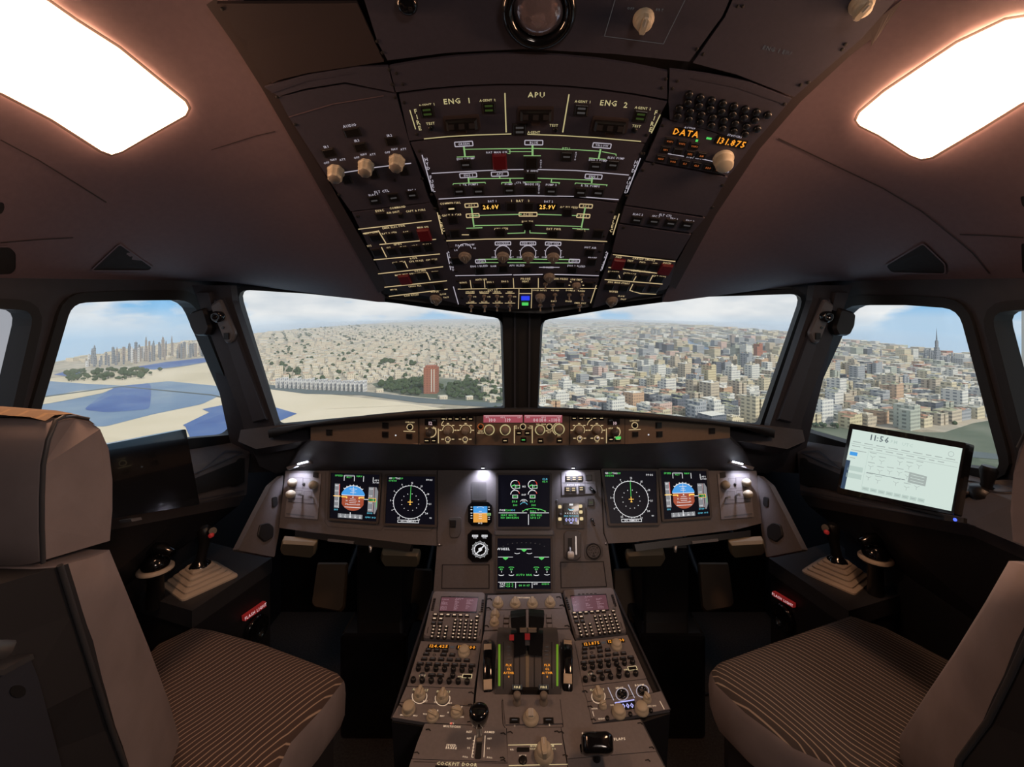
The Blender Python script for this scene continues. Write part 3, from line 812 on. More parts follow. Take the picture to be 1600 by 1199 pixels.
trees(46, [(100, 590), (125, 580), (200, 578), (260, 580), (240, 590), (190, 597), (110, 597)], 6, 12, 'dark tree on the far shore seen through the left side window', 'trees on the far shore')
trees(24, [(585, 564), (660, 566), (660, 573), (585, 571)], 9, 13, 'dark tree in the belt behind the brown tower', 'tree belt behind the brown tower')
trees(10, [(425, 572), (465, 570), (465, 585), (425, 582)], 8, 13, 'dark tree clump at the left edge of the desert suburb', 'tree clump at the suburb edge')
trees(26, [(1010, 590), (1100, 588), (1100, 605), (1010, 602)], 8, 12, 'dark tree between the city blocks in the right windshield', 'street trees between city blocks')
trees(20, [(930, 585), (975, 582), (1040, 592), (1035, 604), (930, 600)], 8, 12, 'dark tree beside the long white block in the right windshield', 'trees beside the white block')
trees(26, [(1250, 655), (1300, 664), (1320, 672), (1260, 668)], 5, 9, 'tree along the park edge in the right side window', 'park edge trees')
# scattered street trees nobody could count
mb = MB()
for i in range(1700):
    left = i < 900
    y = 410 * (14 if left else 9) ** rg.random(); rx = rg.uniform(-.56, .03) if left else rg.uniform(0, 1.08)
    x = rx * y; px, py = proj(x, y)
    if any(inpoly((px, py), k) for k in KEEPOUT) or py < rowh(rx) + 1.5 or not 60 < px < 1600: continue
    if left: x += 14 * math.sin(y * .05); 
    s_ = rg.uniform(1.6, 3.6) * (1 + y / 1800) * (1 if left else .8); rings = []
    if any(abs(x - t[0]) < s_ * 1.2 + t[2] * .75 and abs(y - t[1]) < s_ * 1.2 + t[2] * .75 for t in near + SPOTS): continue
    if any(abs(x - t[0]) < s_ * 1.2 + t[2] * .6 and abs(y - t[1]) < s_ * 1.2 + t[2] * .6 for t in TR): continue
    for h_, q in ((0, .5), (.5, 1), (1.1, .8), (1.5, .2)):
        rings.append([Vector((x + s_ * q * rg.uniform(.8, 1.2) * math.cos(a), y + s_ * q * math.sin(a), GZ + h_ * s_)) for a in [k * math.pi / 2.5 for k in range(5)]])
    mb.loft(rings, 'tree', cap1=True)
tag(mb.obj('street_trees'), 'countless small dark trees sprinkled through the suburb and city blocks outside', 'trees', kind='stuff')
# haze
hm = bpy.data.materials.new('haze'); hm.use_nodes = True; nt = hm.node_tree; nt.nodes.clear()
ho = nt.nodes.new('ShaderNodeOutputMaterial'); hs = nt.nodes.new('ShaderNodeVolumeScatter'); hs.inputs['Color'].default_value = (1.0, 0.97, 0.90, 1)
hs.inputs['Density'].default_value = 0.00027; hs.inputs['Anisotropy'].default_value = 0.0
nt.links.new(hs.outputs[0], ho.inputs['Volume'])
MATS['haze'] = hm
hb = MB(); far_e = [Vector((rx * min(H * 700 / (rowh(rx) - CY), 20000), min(H * 700 / (rowh(rx) - CY), 20000), 0)) for rx in RX]; nr_e = [Vector((rx * 225, 225, 0)) for rx in RX]
for z0, z1 in ((GZ - 1, GZ + 62),):
    lp = far_e + nr_e[::-1]; n = len(lp)
    lo_ = [p + Vector((0, 0, z0)) for p in lp]; hi_ = [p + Vector((0, 0, z1)) for p in lp]
    hb.add(lo_ + hi_, [(i, (i + 1) % n, n + (i + 1) % n, n + i) for i in range(n)], 'haze')
    m_ = len(RX); st = [(i, i + 1, n - 2 - i, n - 1 - i) for i in range(m_ - 1)]
    hb.add(lo_, st, 'haze'); hb.add(hi_, st, 'haze')
ho_ = fixnormals(hb.obj('haze')); ho_['kind'] = 'stuff'; ho_['label'] = 'pale haze hanging over the city outside the windows'; ho_['category'] = 'haze'
# ============================================================ COCKPIT SHELL
def zoh(y):
    """height of the overhead surface on the centre line"""
    pts = [(-1.6, 1.97), (0.3, 1.95), (0.70, 1.91), (0.80, 1.865), (0.94, 1.78), (1.5, 1.352), (1.75, 1.17)]
    for (y0, z0), (y1, z1) in zip(pts, pts[1:]):
        if y <= y1: return z0 + (z1 - z0) * (y - y0) / (y1 - y0)
    return pts[-1][1]
def arch(y): return -0.035 + max(0.0, min(1.0, (1.5 - y) / 0.56)) * 0.085
def overhead_fn(x, y): return (x, y, zoh(y) - arch(y) * (x * x) / 0.25)
LW = 1.05
def zw(y): return 1.375 + 0.075 * (y - 0.85)
def liner_fn(x, y):
    ax = abs(x); t = min(1, max(0, (ax - 0.50) / (LW - 0.50)))
    z0 = overhead_fn(0.5, y)[2] + 0.004; z1 = zw(y)
    return (x, y, z1 + (z0 - z1) * (1 - t ** 1.7) if z0 > z1 else z0 + (z1 - z0) * t)
def lin(a, b, n): return [a + (b - a) * i / n for i in range(n + 1)]
OH = Shell(overhead_fn, lin(-0.62, 0.62, 40), lin(-1.4, 1.62, 90),
           dirs=lambda x, y: ((1, 0.00058 * (x - 825)), ((x - 818) / (832 - y), -1) if y < 700 else (0, -1)))
LL = Shell(liner_fn, lin(-LW, -0.48, 24), lin(-1.4, 1.55, 60))
LR = Shell(liner_fn, lin(0.48, LW, 24), lin(-1.4, 1.55, 60))
def thick(S, name, m, t, nu):
    """a sheet with real thickness on the outside"""
    b = MB(); nv = len(S.vs)
    top = S.verts; bot = [v + Vector((0, 0, t)) for v in top]
    b.add(top, S.faces, m, True); b.add(bot, S.faces, m, True)
    edge = [i for i in range(nu)] + [j * nu + nu - 1 for j in range(1, nv)] + [(nv - 1) * nu + i for i in range(nu - 2, -1, -1)] + [j * nu for j in range(nv - 2, 0, -1)]
    n = len(edge); vs = [top[i] for i in edge] + [bot[i] for i in edge]
    b.add(vs, [(i, (i + 1) % n, n + (i + 1) % n, n + i) for i in range(n)], m)
    return b.obj(name)
o = thick(LL, 'ceiling', 'liner', 0.02, 25); structure(o)
o = thick(LR, 'ceiling', 'liner', 0.02, 25); structure(o)
S2 = Shell(overhead_fn, lin(-0.50, 0.50, 24), lin(-1.4, 1.52, 80))
S2.verts = [v + Vector((0, 0, 0.012)) for v in S2.verts]
o = thick(S2, 'ceiling', 'overhead_base', 0.02, 25); structure(o)
def wb(name, x0, x1, y0, y1, z0, z1, m):
    b = MB(); b.box(Vector(((x0 + x1) / 2, (y0 + y1) / 2, (z0 + z1) / 2)), Vector(((x1 - x0) / 2, 0, 0)), Vector((0, (y1 - y0) / 2, 0)), Vector((0, 0, (z1 - z0) / 2)), m)
    return structure(b.obj(name))
wb('ceiling', -1.12, 1.12, -1.45, 1.80, 2.03, 2.06, 'frame')
wb('wall_left', -1.12, -1.08, -1.45, 1.80, 1.46, 2.06, 'frame')
wb('wall_right', 1.08, 1.12, -1.45, 1.80, 1.46, 2.06, 'frame')
wb('wall_back', -1.15, 1.15, -1.49, -1.45, 0, 2.06, 'liner_dark')
wb('floor', -1.15, 1.15, -1.49, 2.1, -0.05, 0.0, 'carpet')
wb('wall_front', -1.15, 1.15, 1.98, 2.02, 0, 0.80, 'black')
wb('wall_front', -1.12, 1.12, 1.72, 1.80, 1.47, 2.06, 'frame')
# side walls with windows, windshield frames
WLp = Plane((-1.062, 1, 1.0), (-1.062, 0, 1.0), (-1.048, 1, 1.4))
WRp = Plane((1.062, 1, 1.0), (1.062, 0, 1.0), (1.048, 1, 1.4))
SLp = Plane((0, 1.86, 1.0), (0, 1.80, 1.4), (-1.0, 1.60, 1.0))
SRp = Plane((0, 1.86, 1.0), (0, 1.80, 1.4), (1.0, 1.60, 1.0))
def offset(pts, d):
    n = len(pts); out = []
    A = sum(pts[i][0] * pts[(i + 1) % n][1] - pts[(i + 1) % n][0] * pts[i][1] for i in range(n)); sg = 1 if A > 0 else -1
    for i in range(n):
        a, p, c = Vector(pts[i - 1]).to_2d(), Vector(pts[i]).to_2d(), Vector(pts[(i + 1) % n]).to_2d()
        t = (c - a); t = t.normalized() if t.length > 1e-6 else Vector((1, 0))
        out.append((p.x + t.y * d * sg, p.y - t.x * d * sg))
    return out
WIN = [('window_1', SLp, rnd([(368, 451), (480, 458), (620, 473), (785, 497), (789, 640), (600, 652), (434, 668)], [24, 0, 0, 14, 5, 0, 8]), 'frame'),
       ('window_2', SRp, rnd([(845, 500), (960, 481), (1100, 463), (1258, 458), (1186, 668), (1000, 650), (838, 640)], [14, 0, 0, 24, 8, 0, 5]), 'frame'),
       ('window_3', WLp, rnd([(107, 473), (200, 469), (298, 468), (378, 662), (362, 680), (200, 694), (36, 716)], [22, 0, 24, 20, 10, 0, 20]), 'frame'),
       ('window_4', WRp, rnd([(1322, 476), (1420, 476), (1503, 482), (1572, 738), (1400, 715), (1238, 668)], [26, 0, 26, 24, 0, 22]), 'frame'),
       ('window_5', WLp, rnd([(-160, 480), (-40, 480), (50, 484), (0, 700), (-260, 715)], [20, 0, 26, 20, 20]), 'frame'),
       ('window_6', WRp, rnd([(1552, 487), (1650, 480), (1790, 480), (1860, 760), (1618, 742)], [26, 0, 20, 20, 24]), 'frame')]
for nm, S, hole, m in WIN:
    root = bpy.data.objects.new(nm, None); COL.objects.link(root); root['kind'] = 'structure'
    root.location = S.P(*hole[0])
    b = MB(); b.slab(S, offset(hole, 15 if S in (WLp, WRp) else 7), -0.034, 0.008, 'rubber', holes=[offset(hole, -0.8)]); b.obj('window_seal', root)
    b = MB(); b.slab(S, offset(hole, 3), -0.030, -0.024, 'glass'); b.obj('pane', root)
b = MB(); b.slab(WLp, [(-700, 300), (330, 430), (372, 440), (440, 720), (180, 760), (-900, 900)], -0.03, 0.0, 'frame', holes=[WIN[2][2], WIN[4][2]]); structure(b.obj('wall_left'))
b = MB(); b.slab(WRp, [(2350, 300), (1310, 430), (1262, 440), (1180, 720), (1500, 800), (2500, 950)], -0.03, 0.0, 'frame', holes=[WIN[3][2], WIN[5][2]]); structure(b.obj('wall_right'))
b = MB(); b.slab(SLp, [(300, 415), (818, 430), (818, 720), (370, 740)], -0.03, 0.0, 'frame', holes=[WIN[0][2]]); structure(b.obj('wall_front'))
b = MB(); b.slab(SRp, [(1330, 415), (818, 430), (818, 720), (1250, 740)], -0.03, 0.0, 'frame', holes=[WIN[1][2]]); structure(b.obj('wall_front'))
wb('wall_left', -1.10, -1.06, -1.45, 0.60, 0.9, 1.5, 'frame'); wb('wall_right', 1.06, 1.10, -1.45, 0.60, 0.9, 1.5, 'frame')
wb('wall_left', -1.12, -1.07, -1.45, 1.60, 0.0, 0.85, 'console_dark'); wb('wall_right', 1.07, 1.12, -1.45, 1.60, 0.0, 0.85, 'console_dark')
wb('wall_left', -1.12, -1.07, 1.60, 2.0, 0.0, 0.70, 'console_dark'); wb('wall_right', 1.07, 1.12, 1.60, 2.0, 0.0, 0.70, 'console_dark')
# eyebrow band above the windshields, a curved trim just behind the overhead panel's lower edge
EB = Plane((0, 1.56, 1.3), (1, 1.56, 1.3), (0, 1.555, 1.5))
b = MB(); b.slab(EB, [(330, 436), (600, 446), (700, 462), (818, 474), (818, 489), (780, 487), (700, 478), (600, 466), (480, 453), (368, 446), (330, 450)], -0.02, 0.0, 'frame_band'); structure(b.obj('trim_1'))
b = MB(); b.slab(EB, [(1310, 436), (1045, 446), (930, 466), (818, 474), (818, 489), (850, 490), (960, 474), (1100, 456), (1258, 450), (1310, 452)], -0.02, 0.0, 'frame_band'); structure(b.obj('trim_2'))
# centre post
CP = Plane((0, 1.70, 1.0), (1, 1.70, 1.0), (0, 1.66, 1.4))
b = MB(); b.slab(CP, [(785, 480), (846, 480), (840, 642), (789, 642)], -0.05, 0.0, 'rubber')
b.slab(CP, [(803, 486), (806, 486), (806, 640), (803, 640)], 0.0, 0.012, 'frame_grey'); b.slab(CP, [(826, 486), (829, 486), (828, 640), (825, 640)], 0.0, 0.012, 'frame_grey')
structure(b.obj('trim_3'))
# pillars between windshield and side window
def pillar(mx_, n):
    q = (lambda x: x) if not mx_ else (lambda x: 1632 - x)
    A = Plane((0, 1.40, 1.0), (1, 1.40 , 1.0), (0, 1.38, 1.4))
    pl = [(q(a), b_) for a, b_ in ((300, 446), (360, 446), (363, 470), (429, 664), (432, 690), (384, 690), (378, 655))]
    b = MB(); b.slab(A, pl, -0.03, 0.0, 'frame')
    structure(b.obj('trim_%d' % n))
    t = MB(); t.slab(A, [(q(a), b_) for a, b_ in ((338, 468), (352, 466), (420, 655), (400, 660))], 0.0, 0.015, 'frame_grey', inset=0.97); structure(t.obj('trim_%d' % (n + 1)))
    T = thing('pillar_reading_lamp', 'grey %s fitting with round socket on the pillar beside the %s windshield' % ('slanted', 'right' if mx_ else 'left'), 'pillar fitting', tuple(A.P(q(352), 500)))
    pts = [(q(a), b_) for a, b_ in ((338, 476), (352, 467), (376, 520), (371, 534), (362, 536))]
    f = MB(); f.slab(A, rnd(pts, 4), 0.015, 0.030, 'ledge', inset=0.9); f.obj('housing', T)
    f = MB(); p, n_ = A.hit(q(354), 494); f.lathe(p + n_ * 0.028, n_, [(0.016, 0), (0.017, 0.02), (0.011, 0.024), (0.0001, 0.012)], 'gloss_black', 16); f.obj('socket', T)
    f = MB(); f.rect(A, q(365), 524, 7, 10, 0.028, 0.036, 'black'); f.obj('rocker_switch', T)
    f = MB(); p, n_ = A.hit(q(359), 511); f.lathe(p + n_ * 0.028, n_, [(0.004, 0), (0.004, 0.006)], 'gloss_black', 8); f.obj('small_button', T)
    T = thing('folded_grab_bar', 'dark folded handle at the top of the %s pillar overlapping the side window' % ('right' if mx_ else 'left'), 'handle', tuple(A.P(q(318), 500)))
    f = MB(); f.slab(A, rnd([(q(a), b_) for a, b_ in ((306, 488), (330, 480), (340, 512), (334, 524), (316, 524), (308, 508))], 4), 0.004, 0.035, 'console_dark', inset=0.85); f.obj('grip', T)
    f = MB(); f.slab(A, rnd([(q(a), b_) for a, b_ in ((312, 456), (334, 456), (340, 486), (324, 490))], 3), 0.0, 0.02, 'frame', inset=0.9); f.obj('bracket', T)
pillar(False, 4); pillar(True, 6)
# blank projection boards outside the rear windows, brightened by an added glow
mat('board_glow_left', (0.2, 0.2, 0.21), 0.8, emit=(0.38, 0.38, 0.42), es=0.9)
mat('board_glow_right', (0.2, 0.2, 0.2), 0.8, emit=(0.30, 0.31, 0.30), es=0.9)
for sx in (-1, 1):
    b = MB(); b.box(Vector((sx * 1.66, 0.45, 1.3)), Vector((0.015, 0, 0)), Vector((0, 1.03, 0)), Vector((0, 0, 1.0)), 'board_glow_left' if sx < 0 else 'board_glow_right')
    tag(b.obj('blank_board'), 'blank pale grey projection board with added glow behind the %s rear window' % ('left' if sx < 0 else 'right'), 'board')

# ---- ceiling lamps
lampL = [(-90, 100), (-110, 20), (-60, -50), (40, -24), (115, 29), (184, 73), (245.5, 123), (288, 157), (293, 166), (288, 175), (230, 207), (188, 231), (172, 236), (155, 230), (77, 180), (0, 140)]
lampR = [(1720, 110), (1735, 40), (1690, 4), (1600, 24), (1575, 28), (1498, 65), (1441, 103), (1383, 142), (1345, 174), (1340, 184), (1345, 191), (1376, 206), (1425, 237), (1442, 243), (1458, 240), (1537, 194), (1600, 155)]
for pts, S, side in ((lampL, LL, 'left'), (lampR, LR, 'right')):
    c = S.P(sum(p[0] for p in pts) / len(pts), sum(p[1] for p in pts) / len(pts))
    T = thing('ceiling_lamp', 'glowing warm white panel lamp in the %s ceiling liner' % side, 'lamp', tuple(c))
    b = MB(); b.patch(S, pts, 0.0, 0.010, 'lamp_' + side, 6); b.obj('diffuser', T)
    b = MB(); b.line(S, offset(pts, 3), 5, 0.006, 'liner_dark', closed=True); b.obj('lamp_frame', T)
# ---- liner details
def recess(S, pts, label):
    T = thing('oxygen_recess', label, 'recess', tuple(S.P(*pts[0])))
    b = MB(); b.patch(S, rnd(pts, 5), 0.0005, 0.0015, 'seam', 2); b.obj('shade_patch', T)  # flat dark patch paints the shade inside the recess, nothing is cut
    b = MB(); b.line(S, rnd(pts, 5), 2.2, 0.003, 'liner', closed=True); b.obj('rim', T)
recess(LL, [(143, 420), (186, 380), (238, 417), (232, 422), (146, 422)], 'dark triangular recess in the left ceiling liner above the side window')
recess(LR, [(1384, 414), (1443, 379), (1478, 412), (1478, 427), (1393, 425)], 'dark triangular recess in the right ceiling liner above the side window')
recess(LL, [(-30, 384), (14, 384), (24, 394), (24, 420), (16, 428), (-30, 430)], 'dark rounded recess at the far left edge of the ceiling liner')
recess(LR, [(1596, 378), (1640, 378), (1640, 428), (1598, 426)], 'dark rounded recess at the far right edge of the ceiling liner')
recess(LL, [(-20, 312), (5, 314), (7, 324), (2, 334), (-20, 334)], 'small dark notch at the left edge below the left ceiling lamp')
recess(LR, [(1594, 305), (1620, 300), (1620, 330), (1598, 322)], 'small dark notch at the right edge below the right ceiling lamp')
b = MB()
for pts in ([(0, 218), (60, 250), (120, 287), (166, 316)], [(0, 379), (60, 374), (114, 371)]):
    b.line(LL, pts, 2, 0.001, 'liner_dark')
b.line(LL, [(330, 234), (400, 212), (430, 205)], 1.2, 0.001, 'liner_dark')
structure(b.obj('trim_8'))
b = MB()
for pts in ([(1216, 216), (1300, 256), (1380, 294), (1440, 330), (1480, 362), (1520, 395), (1555, 438)], [(1500, 366), (1550, 368), (1600, 371)]):
    b.line(LR, pts, 2, 0.001, 'liner_dark')
structure(b.obj('trim_9'))
# curved dark gap between overhead panel and liner
for S, pts, n in ((OH, [(330, 0), (372, 60), (415, 128), (480, 240), (545, 355), (600, 452)], 10), (OH, [(1420, 0), (1320, 80), (1245, 150), (1180, 225), (1110, 330), (1047, 446)], 11)):
    b = MB(); b.line(S, pts, 18, 0.004, 'liner_dark'); structure(b.obj('trim_%d' % n))
# ============================================================ OVERHEAD PANEL MODULES
def on(S, w=0.0):
    """the same surface raised by w along its normal"""
    q = object.__new__(type(S)); q.__dict__.update(S.__dict__)
    if isinstance(S, Shell):
        q.w = getattr(S, 'w', 0.0) + w
        def hit(px, py): p, n = Shell.hit(S0, px, py); return p + n * q.w, n
        S0 = getattr(S, 'S0', S); q.S0 = S0
        q.hit = hit; q.P = lambda px, py, h=0.0: (lambda r: r[0] + r[1] * h)(hit(px, py))
    elif isinstance(S, Plane): q.o = S.o + S.n * w
    else: q.h = S.h + w
    return q
OB = on(OH, 0.002)     # base
OP = on(OH, 0.010)     # face of the modules
def module(name, label, cat, pts, m='overhead', S=OB, th=0.008, cut=None, screws=(), Sf=None, group=None):
    T = thing(name, label, cat, tuple(S.P(*pts[0])), group)
    b = MB(); b.slab(S, pts, 0.0, th, m)
    b.obj('faceplate', T)
    for x, y in screws:
        b = MB(); screw(b, Sf or OP, x, y, 2.0); b.obj('fastener', T)
    return T
def letters(T, S, items, name='lettering'):
    """items: (x, y, text, size, mat) or ('L', pts, w, mat) or ('B', x, y, w, h, mat)"""
    b = MB()
    for it in items:
        if it[0] == 'L': b.line(S, it[1], it[2], 0.0005, it[3])
        elif it[0] == 'R': b.line(S, it[1], it[2], 0.0005, it[3], closed=True)
        elif it[0] == 'B': b.rect(S, it[1], it[2], it[3], it[4], 0.0003, 0.0006, it[5])
        elif it[0] == 'C': ring_mark(b, S, it[1], it[2], it[3], it[4], it[5], a0=it[6] if len(it) > 6 else 0, a1=it[7] if len(it) > 7 else 360)
        else: b.text(S, it[0], it[1], it[2], it[3], it[4], vertical=len(it) > 5)
    return b.obj(name, T)
def box_label(x, y, w, h, txt, m, size=None):
    R, C = OP.dirs(x, y)
    pts = [(x + R[0] * a + C[0] * b_, y + R[1] * a + C[1] * b_) for a, b_ in ((-w / 2, h / 2), (w / 2, h / 2), (w / 2, -h / 2), (-w / 2, -h / 2))]
    return [('R', rnd(pts, 1.2, 2), 1.5, m), (x, y, txt, size or h * .5, m)]
def cmod(tl, tm, tr, bl, bm, br):
    return arc3(tl, tm, tr) + list(reversed(arc3(bl, bm, br)))
Y, LV, LG, CR = 'e_yel', 'e_lav', 'e_lgreen', 'e_panel'
sml = 3.7
# fire
T = module('fire_unit', 'top centre overhead fire panel lettered ENG 1, APU and ENG 2', 'control panel', cmod((624, 144), (832, 131), (1042, 155), (640, 216), (832, 205), (1008, 219)), screws=[(632, 156), (652, 206), (1030, 170), (1010, 207)])
letters(T, OP, [(706, 154, 'ENG', 8.5, Y), (732, 153, '1', 8.5, Y), (838, 144, 'APU', 8.5, Y), (950, 157, 'ENG', 8.5, Y), (977, 160, '2', 8.5, Y), (667, 160, 'AGENT 1', sml, Y), (762, 153, 'AGENT 2', sml, Y), (910, 155, 'AGENT 1', sml, Y), (1004, 165, 'AGENT 2', sml, Y),
                (673, 189, 'TEST', sml, Y), (865, 192, 'TEST', sml, Y), (994, 193, 'TEST', sml, Y), (834, 203, 'AGENT', sml, Y), (653, 183, 'FIRE', 6.5, Y, 1), (1020, 185, 'FIRE', 6.5, Y, 1),
                ('L', [(789, 141), (791, 203)], 2, Y), ('L', [(889, 143), (879, 203)], 2, Y), ('L', [(641, 168), (650, 198)], 1.6, Y), ('L', [(1031, 175), (1017, 204)], 1.6, Y),
                ('L', [(663, 213), (700, 209.5), (745, 207), (799, 205.5)], 1.6, Y), ('L', [(824, 206), (870, 207.5), (930, 211), (1001, 217)], 1.6, Y)])
for x, y, cs in ((668, 170, 'e_dgreen'), (764, 164, 'e_dgreen'), (812, 198, 'e_dim'), (908, 168, 'e_dim'), (1000, 177, 'e_dgreen')):
    button(T, OP, x, y, 22, 19, [(cs, None), (cs, None)])
for x, y in ((722, 187), (837, 173), (952, 190)):
    b = MB(); b.rect(OP, x, y, 56, 22, 0, 0.006, 'liner_dark', r=2); b.rect(OP, x, y, 48, 15, 0.005, 0.018, 'btn', inset=0.85)
    R, C = OP.dirs(x, y); b.rect(OP, x, y + 13, 14, 7, 0, 0.009, 'liner_dark', r=2)
    for k in (-16, 0, 16): b.rect(OP, x + k, y + R[1] * k, 9, 8, 0.018, 0.019, 'btn_frame')
    b.obj('fire_guard', T)
for x, y in ((674, 196), (868, 198), (991, 199)):
    b = MB(); p, n = OP.hit(x, y); b.lathe(p, n, [(0.006, 0), (0.006, 0.004), (0.005, 0.006), (0.0001, 0.006)], 'btn', 12); b.obj('test_button', T)
# hydraulics and fuel
T = module('hydraulic_fuel_unit', 'centre overhead panel lettered HYD and FUEL with green flow lines', 'control panel', cmod((642, 219), (832, 208), (1006, 222), (684, 310), (832, 302), (966, 312)), screws=[(656, 232), (675, 300), (1001, 236), (979, 302)])
letters(T, OP, [('L', [(660, 238), (676, 295)], 1.6, LV), ('L', [(1000, 243), (979, 297)], 1.6, LV), (668, 252, 'HYD', 5, LV, 1), (676, 283, 'FUEL', 5, LV, 1), (991, 256, 'HYD', 5, LV, 1), (980, 285, 'FUEL', 5, LV, 1),
                ('L', [(675, 267), (710, 265), (760, 262.5), (775, 262)], 1.3, LV), ('L', [(785, 261.5), (818, 261)], 1.3, LV), ('L', [(840, 261), (900, 262.5), (982, 269.5)], 1.3, LV),
                ('L', [(686, 307), (740, 304), (820, 302), (900, 303), (966, 308)], 1.4, LV),
                ('L', [(724, 229.5), (780, 228.6), (832, 228), (900, 230), (938, 232.5)], 1.2, LG), ('L', [(795, 233), (832, 233)], 1.2, LG), ('L', [(793, 230), (797, 230), (797, 236), (793, 236)], 1, LG),
                ('L', [(725, 224), (727, 241)], 2.6, LG), ('L', [(832, 223), (832, 240)], 3, LG), ('L', [(938, 229), (935, 244)], 2.6, LG), ('L', [(940, 233), (962, 237), (962, 240)], 1.2, LG),
                ('L', [(714, 241.5), (742, 240.5)], 1.3, LG), ('L', [(818, 239.5), (845, 239.5)], 1.2, LG), ('L', [(920, 243), (946, 245)], 1.3, LG),
                ('L', [(733, 275.6), (780, 275), (818, 274.6)], 1.2, LG), ('L', [(840, 274.6), (925, 277.5)], 1.2, LG), ('L', [(732, 273), (733, 282)], 2.4, LG), ('L', [(781, 271), (781, 275)], 2, LG), ('L', [(797, 275), (797, 282)], 1.6, LG), ('L', [(862, 275), (861, 281)], 1.6, LG), ('L', [(925, 273), (924, 282)], 2.4, LG),
                ('L', [(708, 285), (709, 283), (758, 281), (759, 283)], 1.2, LG), ('L', [(784, 284), (784, 281.5), (800, 281)], 1.2, LG), ('L', [(818, 280.5), (845, 280.5)], 1.2, LG), ('L', [(860, 281), (874, 281.6), (873, 284)], 1.2, LG), ('L', [(898, 284), (899, 282), (948, 285), (947, 287)], 1.2, LG),
                (728, 244, 'ENG 1 PUMP', sml - .6, LV), (776, 234, 'RAT MAN ON', sml - .6, LV), (884, 228.5, 'PTU', 4, LG), (934, 246.5, 'ENG 2 PUMP', sml - .6, LV), (962, 243, 'ELEC PUMP', sml - .6, LV), (832, 263.5, 'X FEED', sml - .4, LV),
                (733, 284.5, 'L TK PUMPS', sml - .6, LV), (797, 284, 'PUMP 1', sml - .6, LV), (832, 284, 'MODE SEL', sml - .6, LV), (814, 281.5, 'CTR TK', sml - 1, LV), (861, 285, 'PUMP 2', sml - .6, LV), (922, 286.5, 'R TK PUMPS', sml - .6, LV),
                (845, 252, 'AUTO', 2.6, LV, 1), (899, 240, 'AUTO', 2.6, LV, 1), (842, 292, 'AUTO', 2.6, LV, 1)]
        + box_label(725, 221, 28, 7, 'GREEN', LV) + box_label(834, 219, 28, 7, 'BLUE', LV) + box_label(940, 223.5, 28, 7, 'YELLOW', LV, 3)
        + box_label(732, 270, 26, 6.5, 'ENG 1', LV) + box_label(781, 268, 26, 6.5, 'APU', LV) + box_label(927, 272, 26, 6.5, 'ENG 2', LV))
for x, y in ((728, 252.5), (885, 240), (930, 255), (957, 253), (718, 294), (748, 294), (796, 292.5), (861, 294), (907, 296), (934, 296.5)):
    button(T, OP, x, y, 19, 15, [('e_dim', None)])
button(T, OP, 830, 250, 22, 20); button(T, OP, 829, 272, 20, 15); button(T, OP, 829, 293, 21, 14)
b = MB(); b.rect(OP, 781, 248, 22, 24, 0, 0.009, 'red_guard', inset=0.86); b.obj('red_guard', T, label='dark red switch guard')
# electrics
T = module('electric_unit', 'centre overhead panel lettered ELEC with amber battery voltages', 'control panel', cmod((684, 312), (832, 304), (964, 315), (700, 374), (832, 369), (944, 377)), screws=[(690, 322), (700, 364), (956, 327), (943, 365)])
letters(T, OP, [('L', [(684, 328), (692, 362)], 1.5, CR), ('L', [(967, 330), (957, 363)], 1.5, CR), (690, 345, 'ELEC', 5, CR, 1), (957, 346, 'ELEC', 5, CR, 1),
                ('L', [(698, 372.5), (760, 369.8), (832, 369), (948, 373.5)], 1.4, CR),
                ('L', [(738, 333), (815, 331)], 1.3, LG), ('L', [(840, 331), (903, 333)], 1.3, LG), ('L', [(737, 320), (741, 351)], 2.2, LG), ('L', [(914, 320), (908, 352)], 2.2, LG), ('L', [(729, 352.8), (754, 352)], 1.4, LG), ('L', [(894, 353), (920, 354.5)], 1.4, LG),
                ('L', [(742, 348.6), (816, 347.5)], 1.2, LG), ('L', [(836, 348), (908, 350)], 1.2, LG), ('L', [(793, 361), (820, 360), (820, 355)], 1.2, LG), ('L', [(828, 356), (828, 360), (854, 361)], 1.2, LG), ('L', [(722, 363), (734, 363)], 1.2, CR),
                (704, 313.5, 'COMMERCIAL', sml - .6, CR), (706, 332, 'GALY & CAB', sml - .6, CR), (769, 310.5, 'BAT 1', sml - .6, LV), (799, 310, '1', sml, CR), (812, 310, 'BAT', sml, CR), (826, 310, '2', sml, CR), (857, 311, 'BAT 2', sml - .6, LV), (889, 320, 'AC ESS FEED', sml - .8, CR),
                (824, 342.5, 'BUS TIE', sml - .6, CR), (783, 353.5, 'APU GEN', sml - .6, CR), (865, 354, 'EXT PWR', sml - .6, CR), (741, 356, 'GEN 1', sml - .6, CR), (907, 356, 'GEN 2', sml - .6, CR)]
        + box_label(737, 317, 20, 5.6, 'AC 1', CR) + box_label(739, 333, 20, 5.6, 'BUS 1', CR, 2.6) + box_label(825, 331, 28, 5.6, 'AC ESS', CR, 2.8) + box_label(915, 318, 20, 5.6, 'AC 2', CR) + box_label(911, 333.5, 20, 5.6, 'BUS 2', CR, 2.6))
for x, y, a in ((708, 339, 16), (711, 361, 16), (741, 361, 16), (782, 360, 16), (825, 349, 15), (864, 362, 16), (904, 362, 16), (934, 361, 16), (799, 318, 17), (826, 318, 17), (886, 327, 16)):
    button(T, OP, x, y, a, 13)
button(T, OP, 706, 321, 16, 13, [('e_cream', None)])
for x, v in ((767, '26.0'), (855, '25.9')):
    b = MB(); b.rect(OP, x, 318.5, 30, 9, 0, 0.003, 'btn'); b.text(OP, x, 318.5, v + 'V', 6.2, 'e_amber', 0.0035); b.obj('voltage_display', T, label='glowing amber digits')
